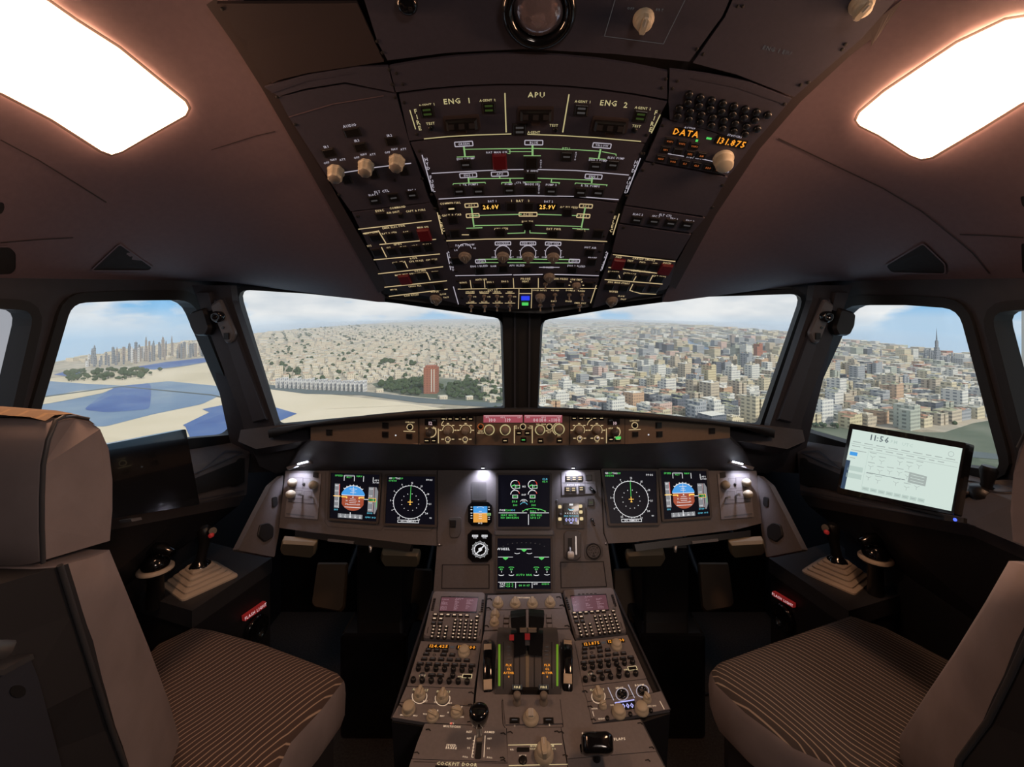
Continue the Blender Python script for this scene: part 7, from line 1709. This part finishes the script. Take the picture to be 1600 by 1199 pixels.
b = MB(); p, n = PF.hit(817, 1189); b.lathe(p, n, [(.008, 0), (.008, .002), (.005, .003), (.0001, .003)], 'btn', 14); b.obj('reset_button', T)
rotary(T, PF, 850, 1181, 15, 92, 'knob', .026)
T = pmod('flap_unit', 'right rear pedestal panel lettered FLAPS under the black flap lever', [(877, 1141), (927, 1136), (1000, 1128), (1025, 1178), (886, 1190)], scr=[(877, 1146), (883, 1182), (1000, 1132), (1018, 1170)])
letters(T, PF, [(968, 1155.5, 'FLAPS', 4, EP), (910, 1146.5, '0', 3, EP), (930, 1144.5, '0', 3, EP), ('B', 918, 1146, 10, 4, 'btn')])
T = thing('flap_lever', 'large rounded glossy black flap lever on the right rear of the pedestal', 'lever', tuple(PF.P(930, 1185)))
p, n = PF.hit(932, 1186)
b = MB(); b.tube([p, p + n * .035], [.008, .008], 'black', 10); b.obj('stem', T)
FL = Plane(p + n * .03, p + n * .03 + Vector((1, 0, 0)), p + n * .03 + Vector((0, .07, .045)))
b = MB(); pts = rnd([(907, 1152), (916, 1148), (949, 1147), (957, 1154), (958, 1180), (950, 1184), (914, 1184), (908, 1179)], 5)
cxx, cyy = 932.5, 1166
rings = [[FL.P(cxx + (x - cxx) * q, cyy + (y - cyy) * q, h) for x, y in pts] for q, h in ((.82, -.004), (.97, .002), (1, .010), (.97, .018), (.86, .024), (.6, .027), (.25, .028))]
b.loft(rings, 'gloss_black', True, True, cap0=True, cap1=True); b.obj('handle', T)
b = MB(); b.slab(FL, rnd([(905, 1166), (910, 1164), (912, 1180), (907, 1178)], 2), .0, .008, 'gloss_black'); b.obj('release_collar', T)
T = pmod('rear_plate', 'plain rear right pedestal plate at the picture bottom', [(886, 1191), (1025, 1179), (1050, 1225), (891, 1225)], scr=[(1012, 1190)], cat='panel')
# ============================================================ SIDE CONSOLES
def console(q, nm, k):
    """q mirrors pixel x; world geometry on each side"""
    zt = .55 if nm == 'left' else .532
    CT = Plane((0, 1, zt), (1, 1, zt), (0, 1.3, zt))
    sx = -1 if nm == 'left' else 1
    T = thing('side_console', 'black %s side console carrying the sidestick and red FLASH LIGHT sign' % nm, 'console', tuple(CT.P(q(310), 900)))
    topl = [(q(425), 872), (q(368), 858), (q(290), 838), (q(150), 860), (q(120), 900), (q(200), 925), (q(300), 955)]
    P = [CT.P(*p) for p in topl]
    b = MB(); bot = [Vector((p.x, p.y, p.z - .045)) for p in P]
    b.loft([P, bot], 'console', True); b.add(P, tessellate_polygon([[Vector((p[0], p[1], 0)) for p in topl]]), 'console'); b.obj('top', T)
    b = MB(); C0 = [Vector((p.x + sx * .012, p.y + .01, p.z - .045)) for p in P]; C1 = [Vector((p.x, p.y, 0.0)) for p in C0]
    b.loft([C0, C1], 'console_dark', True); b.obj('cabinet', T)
    # front face details on the aisle side face
    a, c = P[0], P[-1]; FN = Plane(a, c, a + Vector((0, 0, -.2)))
    FNo = on(FN, 0.0); FNo.dirs = (lambda x, y: ((1, -.60 if nm == 'left' else .42), (0, -1)))
    xs = 1 if nm == 'left' else 1
    b = MB()
    if nm == 'left': quad = [(381, 963), (414, 940), (415, 948), (382, 971)]
    else: quad = [(1208, 924), (1240, 943), (1240, 950), (1208, 931)]
    b.slab(FN, quad, -.008, .003, 'red'); Q = Quad(FN, quad, 100, 24, .0036); b.text(Q, 50, 12, 'FLASH LIGHT', 13, 'e_pink', 0, aspect=.8); b.obj('flash_light_sign', T, label='red sign lettered FLASH LIGHT')
    b = MB(); px, py = (402, 984) if nm == 'left' else (1222, 966); p, n = FN.hit(px, py)
    b.lathe(p - n * .008, n, [(.040, 0), (.040, .012), (.034, .013), (.032, .002), (.0001, .002)], 'gloss_black', 24); b.obj('round_socket', T)
    # sidestick
    bx_, by_ = (313, 908) if nm == 'left' else (1308, 900)
    T = thing('sidestick', '%s black sidestick on a stepped cream base' % nm, 'sidestick', tuple(CT.P(bx_, by_)))
    ct = CT.P(bx_, by_); yaw = math.radians(-32 if nm == 'left' else 34)
    U, V = Vector((math.cos(yaw), math.sin(yaw), 0)), Vector((-math.sin(yaw), math.cos(yaw), 0))
    for i in range(5):
        w = .070 - i * .0100; z = i * .0095
        b = MB(); r = []
        for q2, h in ((1, 0), (1.0, .0045), (.93, .007), (.86, .0090)):
            pts = rnd([(-w * q2, -w * 1.0 * q2), (w * q2, -w * 1.0 * q2), (w * q2, w * 1.0 * q2), (-w * q2, w * 1.0 * q2)], .012, 3)
            r.append([ct + U * x + V * y + Vector((0, 0, z + h)) for x, y in pts])
        b.loft(r, 'boot', True, False, cap0=True, cap1=True); st_ = b.obj('boot_step', T)
        if i: b = MB(); b.line(on(Plane(ct + Vector((0, 0, z)), ct + Vector((1, 0, z)), ct + Vector((0, 1, z))), 0), [], 1, 0, 'boot_dark'); g_ = [[ct + U * x * 1.10 + V * y * 1.10 + Vector((0, 0, z + h)) for x, y in pts] for h in (-.001, .0012)]; pts_ = 0; b.loft(g_, 'boot_dark', True, cap0=True, cap1=True); b.obj('boot_groove', st_)
    z0 = .043; lean = Vector((.006 * (1 if nm == 'left' else -1), .008, 0))
    c0 = ct + Vector((0, 0, z0))
    b = MB(); b.lathe(c0, Vector((0, 0, 1)), [(.026, -.004), (.028, .003), (.020, .009), (.014, .016)], 'gloss_black', 18); b.obj('collar', T)
    b = MB(); pts = [c0 + Vector((0, 0, .008)), c0 + Vector((0, 0, .035)) + lean * .4, c0 + Vector((0, 0, .062)) + lean, c0 + Vector((0, -.004, .084)) + lean * 1.4, c0 + Vector((0, -.008, .100)) + lean * 1.6, c0 + Vector((0, -.010, .110)) + lean * 1.6]
    b.tube(pts, [.015, .013, .0145, .018, .019, .010], 'black', 14); b.tube([pts[3] + Vector((0, .01, .0)), pts[4] + Vector((.030 * (1 if nm == 'left' else -1), -.01, .002))], [.016, .010], 'black', 12); gp = b.obj('grip', T)
    b = MB(); p = pts[4] + Vector((.032 * (1 if nm == 'left' else -1), -.020, -.006)); b.lathe(p, Vector((0, -1, .2)), [(.006, -.004), (.006, .004), (.0001, .005)], 'red', 12); b.obj('red_button', gp, label='small red button')
    # tiller
    tx, ty = (243, 893) if nm == 'left' else (1368, 876)
    T = thing('steering_tiller', '%s black nosewheel steering handle beside the sidestick' % nm, 'tiller', tuple(CT.P(tx, ty)))
    c1 = Plane((0, 0, .625), (1, 0, .625), (0, 1, .625)).P(tx, ty)
    b = MB(); b.lathe(c1, Vector((0, 0, 1)), [(.020, -.095), (.018, -.012), (.036, -.002), (.040, .003), (.034, .010), (.0001, .010)], 'black', 22); b.lathe(c1 + Vector((0, 0, .004)), Vector((0, 0, 1)), [(.041, 0), (.041, .005), (.036, .008)], 'boot', 22); b.obj('base', T)
    b = MB(); b.lathe(c1 + Vector((0, 0, .009)), Vector((0, 0, 1)), [(.030, 0), (.032, .012), (.022, .028), (.014, .034), (.0001, .036)], 'gloss_black', 20)
    b.tube([c1 + Vector((-.04, .0, .050)), c1 + Vector((-.02, .0, .060)), c1 + Vector((.02, 0, .060)), c1 + Vector((.045, 0, .048))], [.012, .016, .016, .011], 'gloss_black', 12); b.tube([c1 + Vector((0, 0, .03)), c1 + Vector((0, 0, .06))], .012, 'gloss_black', 10); b.obj('handle', T)
console(lambda x: x, 'left', 0); console(lambda x: 1626 - x, 'right', 1)
# window sills, ledges and document pockets
def sill(q, nm):
    sx = -1 if nm == 'left' else 1
    SI = Plane((sx * 1.03, 1.2, .995), (sx * 1.03, .8, .995), (sx * .80, 1.2, .86))
    T = thing('window_sill', 'dark sloping ledge below the %s side window' % nm, 'sill', tuple(SI.P(q(380), 720)))
    b = MB()
    pa = [Vector((sx * 1.05, y, z)) for y, z in ((1.70, .835), (1.3, .905), (.9, .945), (.4, .96), (-.2, .96))]
    pb = [Vector((sx * .99, y, z)) for y, z in ((1.62, .81), (1.3, .865), (.9, .93), (.4, .945), (-.2, .945))]
    pc = [Vector((sx * .94, y, z)) for y, z in ((1.52, .70), (1.25, .775), (.95, .865), (.4, .89), (-.2, .89))]
    pd = [Vector((sx * .955, y, z)) for y, z in ((1.50, .67), (1.25, .745), (.95, .835), (.4, .86), (-.2, .86))]
    pe = [Vector((sx * 1.04, y, .60)) for y in (1.45, 1.25, .9, .4, -.2)]
    b.loft([pa, pb, pc, pd], 'sill', False); b.obj('ledge_top', T)
    b = MB(); b.loft([pd, pe, [Vector((v.x, v.y, .05)) for v in pe]], 'console_dark', False); b.obj('side_lining', T)
    rw = (pa, pb, pc)
    def rail(r, u): return r[int(u)].lerp(r[min(4, int(u) + 1)], u - int(u))
    S4 = Shell(lambda u, v: rail(rw[int(v)], u).lerp(rail(rw[min(2, int(v) + 1)], u), v - int(v)), [0, .5, 1, 1.5, 2, 3, 4], [0, .5, 1, 1.5, 2])
    pk = [(350, 745), (372, 716), (412, 722), (405, 742), (366, 762), (352, 760)]
    b = MB(); b.slab(on(S4, .003), rnd([(q(x), y) for x, y in pk], 4), 0, .001, 'rubber'); b.obj('pocket', T)
    b = MB(); b.line(on(S4, .004), [(q(x), y) for x, y in ((306, 742), (352, 706), (420, 712), (434, 728))], 2, .0, 'frame_grey'); b.line(on(S4, .004), [(q(x), y) for x, y in ((318, 786), (380, 768), (402, 752))], 2, .0, 'frame_grey'); b.obj('trim_edge', T)
    return S4
SL_ = sill(lambda x: x, 'left'); SR_ = sill(lambda x: 1632 - x, 'right')
# tablets
def tablet(quad, nm, dep, label):
    a, b_, c = quad[0], quad[1], quad[2]
    # plane through three points at chosen distances
    pa, pb, pc = [EYE + ray(*p) * d for p, d in zip((quad[0], quad[1], quad[3]), dep)]
    TP = Plane(pa, pb, pc)
    T = thing('tablet_monitor', label, 'monitor', tuple(TP.P(*quad[3])))
    b = MB(); b.slab(TP, rnd(quad, 3), -.022, .0, 'gloss_black', inset=.99); b.obj('casing', T)
    return T, TP
T, TP = tablet([(166, 694), (291, 670), (313, 789), (170, 812)], 'left', (.855, 1.03, .84), 'switched off dark tablet monitor mounted below the left side window')
b = MB(); b.slab(TP, [(168, 700), (287, 677), (307, 784), (174, 806)], .0005, .001, 'gloss_black'); b.obj('screen', T)
b = MB(); b.slab(TP, [(200, 812), (216, 809), (218, 813), (202, 816)], -.02, .006, 'ledge'); b.obj('bracket', T)
T, TP = tablet([(1327, 661), (1511, 692), (1491, 805), (1306, 771)], 'right', (1.08, .86, 1.06), 'bright tablet monitor showing a pale page with 11:56 below the right side window')
Q = Quad(TP, [(1333, 671), (1504, 701), (1486.5, 799), (1314, 763)], 160, 100, .0012)
b = MB(); b.slab(Q, [(0, 0), (160, 0), (160, 100), (0, 100)], -.0008, 0, 'e_tab')
for pts in ([(0, 52), (6, 52), (6, 100), (0, 100)],): b.slab(Q, pts, .0003, .0003, 'e_tabside')
rr = random.Random(5)
b.text(Q, 40, 8, '11:56', 9, 'e_tabdark', .0004); b.text(Q, 62, 9, 'PM', 5, 'e_tabmid', .0004); b.text(Q, 82, 10, 'UTC', 5, 'e_tabmid', .0004)
for r_, y in enumerate((20, 27)):
    x = 4
    for i in range(9):
        w = rr.uniform(8, 14); b.line(Q, [(x, y), (x + w, y)], 1.3, .0004, 'e_tabgrey'); x += w + 5
        if x > 145: break
b.line(Q, [(2, 23.5), (158, 23.5)], .5, .0004, 'e_tabgrey'); b.line(Q, [(30, 31), (158, 31)], .5, .0004, 'e_tabgrey'); b.line(Q, [(29, 25), (29, 96)], .5, .0004, 'e_tabmid')
b.line(Q, [(4, 34), (26, 34)], 1.2, .0004, 'e_tabgrey'); b.slab(Q, [(3, 37), (14, 37), (14, 43), (3, 43)], .0004, .0004, 'e_sky'); b.slab(Q, [(4, 60), (26, 60), (26, 68), (4, 68)], .0003, .0003, 'e_tabmid'); b.slab(Q, [(4, 72), (26, 72), (26, 80), (4, 80)], .0003, .0003, 'e_tabmid'); b.line(Q, [(4, 47), (12, 47)], 1, .0004, 'e_tabgrey')
for (x, y) in ((36, 40), (50, 44), (76, 40), (90, 44), (104, 40), (36, 56), (50, 60), (64, 58), (78, 57), (90, 60), (36, 74), (50, 76), (76, 74), (92, 78), (106, 74)):
    for a in (90, 210, 330): b.line(Q, [(x, y), (x + 4.5 * math.cos(math.radians(a)), y + 4.5 * math.sin(math.radians(a)))], .6, .0004, 'e_tabgrey')
    b.line(Q, [(x - 5, y - 7), (x + 5, y - 7)], 1, .0004, 'e_tabgrey')
b.line(Q, [(32, 66), (88, 66)], .7, .0004, 'e_tabdark'); b.slab(Q, [(92, 52), (118, 54), (118, 70), (92, 69)], .0004, .0004, 'e_tabgrey')
for i in range(3): b.line(Q, [(95, 56 + i * 4.6), (115, 57 + i * 4.6)], .7, .0006, 'e_tab')
for i in range(8): b.slab(Q, [(30 + i * 11.5, 90), (40 + i * 11.5, 90), (40 + i * 11.5, 96), (30 + i * 11.5, 96)], .0003, .0003, 'e_tabmid'); b.line(Q, [(32 + i * 11.5, 93), (38 + i * 11.5, 93)], 1, .0006, 'e_tabgrey')
b.line(Q, circ(146, 12, 4, 12), .7, .0004, 'e_tabgrey', closed=True)
b.obj('screen', T, label='bright pale green white page of small diagrams')
b = MB(); p, n = TP.hit(1487, 811); b.lathe(p - n * .012, n, [(.003, -.004), (.003, .003), (.0001, .004)], 'e_led', 10); b.slab(TP, [(1470, 803), (1500, 808), (1500, 816), (1470, 812)], -.02, -.010, 'black'); b.obj('power_light', T, label='small bright blue light')
# right sill: black handle and rings
HP = Plane((0, 1.05, .9), (1, 1.05, .9), (0, 1.0, 1.2))
T = thing('window_latch_lever', 'short black upright handle on a round base at the right side window corner', 'handle', tuple(HP.P(1543, 770)))
b = MB(); p0 = SR_.hit(1540, 768)[0]; p1 = p0 + Vector((.004, -.004, .056)); b.tube([p0, p0.lerp(p1, .3), p0.lerp(p1, .85), p1], [.012, .010, .016, .012], 'black', 14); b.lathe(p0 - Vector((0, 0, .012)), Vector((0, -.4, 1)), [(.030, 0), (.030, .012), (.014, .022)], 'black', 20); b.obj('grip', T)
for x, y, lb in ((1507, 764, 'left'), (1568, 764, 'right')):
    T = thing('cup_ring', 'dark round ring on the right sill, %s of the black handle' % lb, 'ring', tuple(SR_.P(x, y)))
    b = MB(); p, n = SR_.hit(x, y); b.lathe(p, n, [(.034, 0), (.034, .006), (.028, .007), (.027, .001), (.0001, .001)], 'frame', 26); b.obj('ring_body', T)
# ============================================================ SEATS
def seat(nm, cush, zc, bol, head, shellx, lip):
    """cush: top polygon in pixels (front/outer...), on the plane z=zc; bol: bolster corners [(px,py,y) ...]"""
    sx = -1 if nm == 'left' else 1
    T = thing('pilot_seat', '%s pilot seat with grey cover and thin striped cushion' % nm, 'seat', tuple(Vector((sx * .68, .75, 0))))
    C = Plane((0, 1, zc), (1, 1, zc), (0, 1.3, zc + .012))
    P = [C.P(*p) for p in cush]
    n = len(P); ctr = sum(P, Vector()) / n
    stripe = 'seat_stripe_l' if nm == 'left' else 'seat_stripe_r'
    # top with gentle crown
    b = MB(); rings = []
    for k, h in ((1.0, 0), (.97, .008), (.90, .013), (.7, .018), (.4, .020), (.12, .020)):
        rings.append([ctr + (p - ctr) * k + Vector((0, 0, h)) for p in P])
    b.loft(rings, stripe, True, True, cap1=True); b.obj('cushion_top', T)
    b = MB(); rings = []
    for k, h in ((1.0, 0), (1.012, -.008), (1.02, -.03), (1.01, -.075), (.97, -.10)):
        rings.append([ctr + (p - ctr) * k + Vector((0, 0, h)) for p in P])
    b.loft(rings, 'seat_grey', True, True, cap1=True); b.obj('cushion_side', T)
    b = MB(); rings = [[ctr + (p - ctr) * .9 + Vector((0, 0, h)) for p in P] for h in (-.10, -.20)]
    b.loft(rings, 'seat_shell', True, cap0=True, cap1=True); b.box(Vector((ctr.x, ctr.y - .1, .12)), Vector((.14, 0, 0)), Vector((0, .18, 0)), Vector((0, 0, .12)), 'seat_shell'); b.obj('seat_frame', T)
    # bolster: front edge & rear edge rails given as world points from pixels and depth
    fr = [EYE + ray(x, y) * d for x, y, d in bol[0]]
    re = [EYE + ray(x, y) * d for x, y, d in bol[1]]
    wv = Vector((sx * .50, 0.02, 0))
    def slabloft(A, B, w, m, name, infl=.012, n_=8):
        b = MB(); rings = []
        for a, c in zip(A, B):
            u = (c - a); L = u.length; u = u.normalized(); nn = Vector((-sx, 0, 0)); nn = (nn - u * nn.dot(u)).normalized()
            rr_ = []
            r = .018
            rr_ += [a + u * 0 - nn * r * 1.6, a + u * r * .3 + nn * -.004, a + u * r, a + u * L * .5 + nn * infl * .5, c - u * r, c - u * r * .3 - nn * .004, c - nn * r * 1.6]
            rr_ += [c + w, (a + c) / 2 + w, a + w]
            rings.append(rr_)
        b.loft(rings, m, True, True, cap0=True, cap1=True)
        o = b.obj(name, T); fixnormals(o); return o
    slabloft(fr, re, Vector((sx * .10, .0, 0)), 'seat_grey', 'side_bolster')
    # backrest: wide body from inside bolster across
    b = MB(); rings = []
    for a, c in zip(fr, re):
        a2, c2 = a + Vector((sx * .07, -.012, 0)), c + Vector((sx * .05, -.01, 0))
        rings.append([a2 + Vector((0, 0, -.02)), a2.lerp(c2, .75) + Vector((0, 0, -.02)), a2.lerp(c2, .75) + Vector((sx * .40, 0, -.02)), a2 + Vector((sx * .40, 0, -.02))])
    b.loft(rings, 'seat_shell', True, cap0=True, cap1=True); b.obj('backrest', T)
    b = MB(); rings = []
    for i, (a, c) in enumerate(zip(fr, re)):
        d = (c - a).normalized(); c2 = c + Vector((sx * .001, 0, 0)); e = c2 + d * .10 + Vector((sx * .04, 0, -.01))
        rings.append([c2 - d * .03, c2, e, e + Vector((sx * .40, 0, 0)), c2 + Vector((sx * .46, 0, 0)), c2 - d * .03 + Vector((sx * .46, 0, 0))])
    b.loft(rings, 'seat_shell', True, cap0=True, cap1=True); b.obj('backrest_shell', T)
    # headrest
    hf = [EYE + ray(x, y) * d for x, y, d in head[0]]; hr = [EYE + ray(x, y) * d for x, y, d in head[1]]
    W_ = Vector((sx * .40, 0, 0)); b = MB(); rings = []
    N_ = len(hf)
    for t in [0, .01, .03, .07, .3, .5, .7, .93, .97, .99, 1.0]:
        ins = max(0, 1 - min(t, 1 - t) / .07) ** 2 * .045
        c_ = sum(hf + hr, Vector()) / (2 * N_)
        loop = hf + hr[::-1]
        rings.append([(c_ + (p - c_) * (1 - ins)) + W_ * t + Vector((0, 0, 0)) for p in loop])
    b.loft(rings, 'seat_grey', True, True, cap0=True, cap1=True); o = b.obj('headrest', T); fixnormals(o); HR = o
    tp = head[2]
    b = MB(); A = [EYE + ray(x, y) * d for x, y, d in tp]
    rings = [[p + W_ * t + Vector((0, 0, dz)) for p in A] for t, dz in ((.02, .0), (.07, .005), (.3, .012), (.5, .014), (.7, .012), (.95, .0))]
    b.loft(rings, 'seat_stripe_top', False, True); b.obj('headrest_top', HR)
    b = MB(); b.tube([fr[0] + Vector((sx * .25, -.03, -.05)), hf[-1] + Vector((sx * .25, -.03, .05))], .012, 'metal', 8); b.obj('headrest_post', T)
    # seam piping on the bolster
    b = MB(); b.tube([p + Vector((-sx * .001, -.0, .002)) for p in re], .0035, 'seat_metal', 6); b.obj('piping', T)
    b = MB(); b.tube([p + Vector((-sx * .0, .004, .001)) for p in hr], .0028, 'seat_metal', 6); b.tube([hr[0], hf[0], hf[1]], .0022, 'seat_metal', 6); b.obj('headrest_seam', HR)
    return T
seat('left',
     [(300, 984), (330, 988), (410, 1010), (500, 1044), (532, 1058), (537, 1064), (500, 1112), (455, 1160), (420, 1230), (330, 1270), (240, 1200), (215, 1100), (225, 1030), (245, 1010)], .51,
     [[(180, 858, .66), (205, 920, .685), (240, 1010, .74), (270, 1095, .80), (290, 1170, .85), (292, 1240, .86)], [(92, 886, .57), (115, 960, .585), (150, 1070, .61), (172, 1140, .64), (195, 1200, .66), (200, 1260, .67)]],
     [[(118, 651, .64), (140, 655, .65), (158, 668, .66), (172, 700, .67), (178, 750, .675), (178, 800, .675), (174, 850, .67)], [(95, 653, .60), (82, 660, .585), (70, 690, .575), (62, 730, .57), (60, 780, .568), (60, 830, .568), (62, 884, .572)], [(158, 664, .66), (140, 651, .652), (118, 647, .64), (95, 649, .60), (80, 658, .584)]], None, None)
seat('right',
     [(1330, 965), (1385, 984), (1485, 1036), (1560, 1075), (1640, 1130), (1600, 1240), (1400, 1290), (1330, 1210), (1240, 1170), (1165, 1115), (1118, 1070), (1111, 1050), (1120, 1040), (1200, 1010)], .51,
     [[(1566, 876, .60), (1530, 940, .63), (1482, 1020, .69), (1440, 1085, .76), (1400, 1150, .80), (1400, 1215, .82)], [(1655, 890, .52), (1625, 960, .54), (1580, 1060, .57), (1545, 1130, .60), (1500, 1190, .63), (1490, 1250, .64)]],
     [[(1606, 668, .60), (1590, 700, .605), (1581, 740, .61), (1576, 800, .61), (1580, 850, .605)], [(1690, 650, .53), (1710, 690, .525), (1716, 740, .52), (1716, 820, .52), (1700, 890, .53)], [(1612, 664, .60), (1640, 655, .57), (1680, 650, .535)]], None, None)
T = thing('seat_armrest', 'folded grey armrest arm with dark oval hole at the left picture edge', 'armrest', tuple(EYE + ray(20, 1100) * .52))
AR = Plane(EYE + ray(0, 1000) * .50, EYE + ray(70, 1050) * .55, EYE + ray(0, 1199) * .50)
b = MB(); b.slab(AR, rnd([(-60, 1050), (0, 1052), (46, 1026), (60, 1060), (105, 1230), (-60, 1230)], 4), -.03, 0, 'frame_grey'); b.obj('plate', T)
b = MB(); b.slab(AR, [(-60, 1046), (0, 1047), (46, 1022), (48, 1030), (0, 1056), (-60, 1056)], -.03, .004, 'seat_metal'); b.obj('edge_bar', T)
b = MB(); b.slab(AR, circ(27, 1081, 12.5, 20, ry=10), .0, .001, 'rubber'); b.obj('oval_hole', T)
b = MB(); b.tube([EYE + ray(-60, 1016) * .5, EYE + ray(0, 1012) * .53, EYE + ray(18, 1008) * .545], [.018, .018, .010], 'metal', 12); b.obj('pivot_bar', T)
T = thing('floor_cable', 'thin dark cable lying on the floor right of the pedestal', 'cable', (0, 0, 0))
FLp = Plane((0, 1, .004), (1, 1, .004), (0, 2, .004))
b = MB(); b.tube([FLp.P(x, y) for x, y in ((1036, 1085), (1075, 1090), (1110, 1084), (1125, 1080))], .004, 'black', 6); b.obj('cord', T)
# dark storage box beside the right console
T = thing('storage_box', 'low black storage box behind the right side console', 'box', (.95, 1.0, 0))
BXp = Plane((0, 1, .52), (1, 1, .52), (0, 1.3, .52))
pl = [(1490, 915), (1580, 915), (1640, 1000), (1475, 985)]
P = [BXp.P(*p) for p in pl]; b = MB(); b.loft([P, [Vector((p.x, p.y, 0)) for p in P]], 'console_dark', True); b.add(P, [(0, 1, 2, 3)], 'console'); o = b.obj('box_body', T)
b = MB(); b.box(P[3].lerp(P[2], .4) + Vector((0, -.004, -.03)), Vector((.02, 0, 0)), Vector((0, .003, 0)), Vector((0, 0, .004)), 'metal'); b.obj('latch', T)
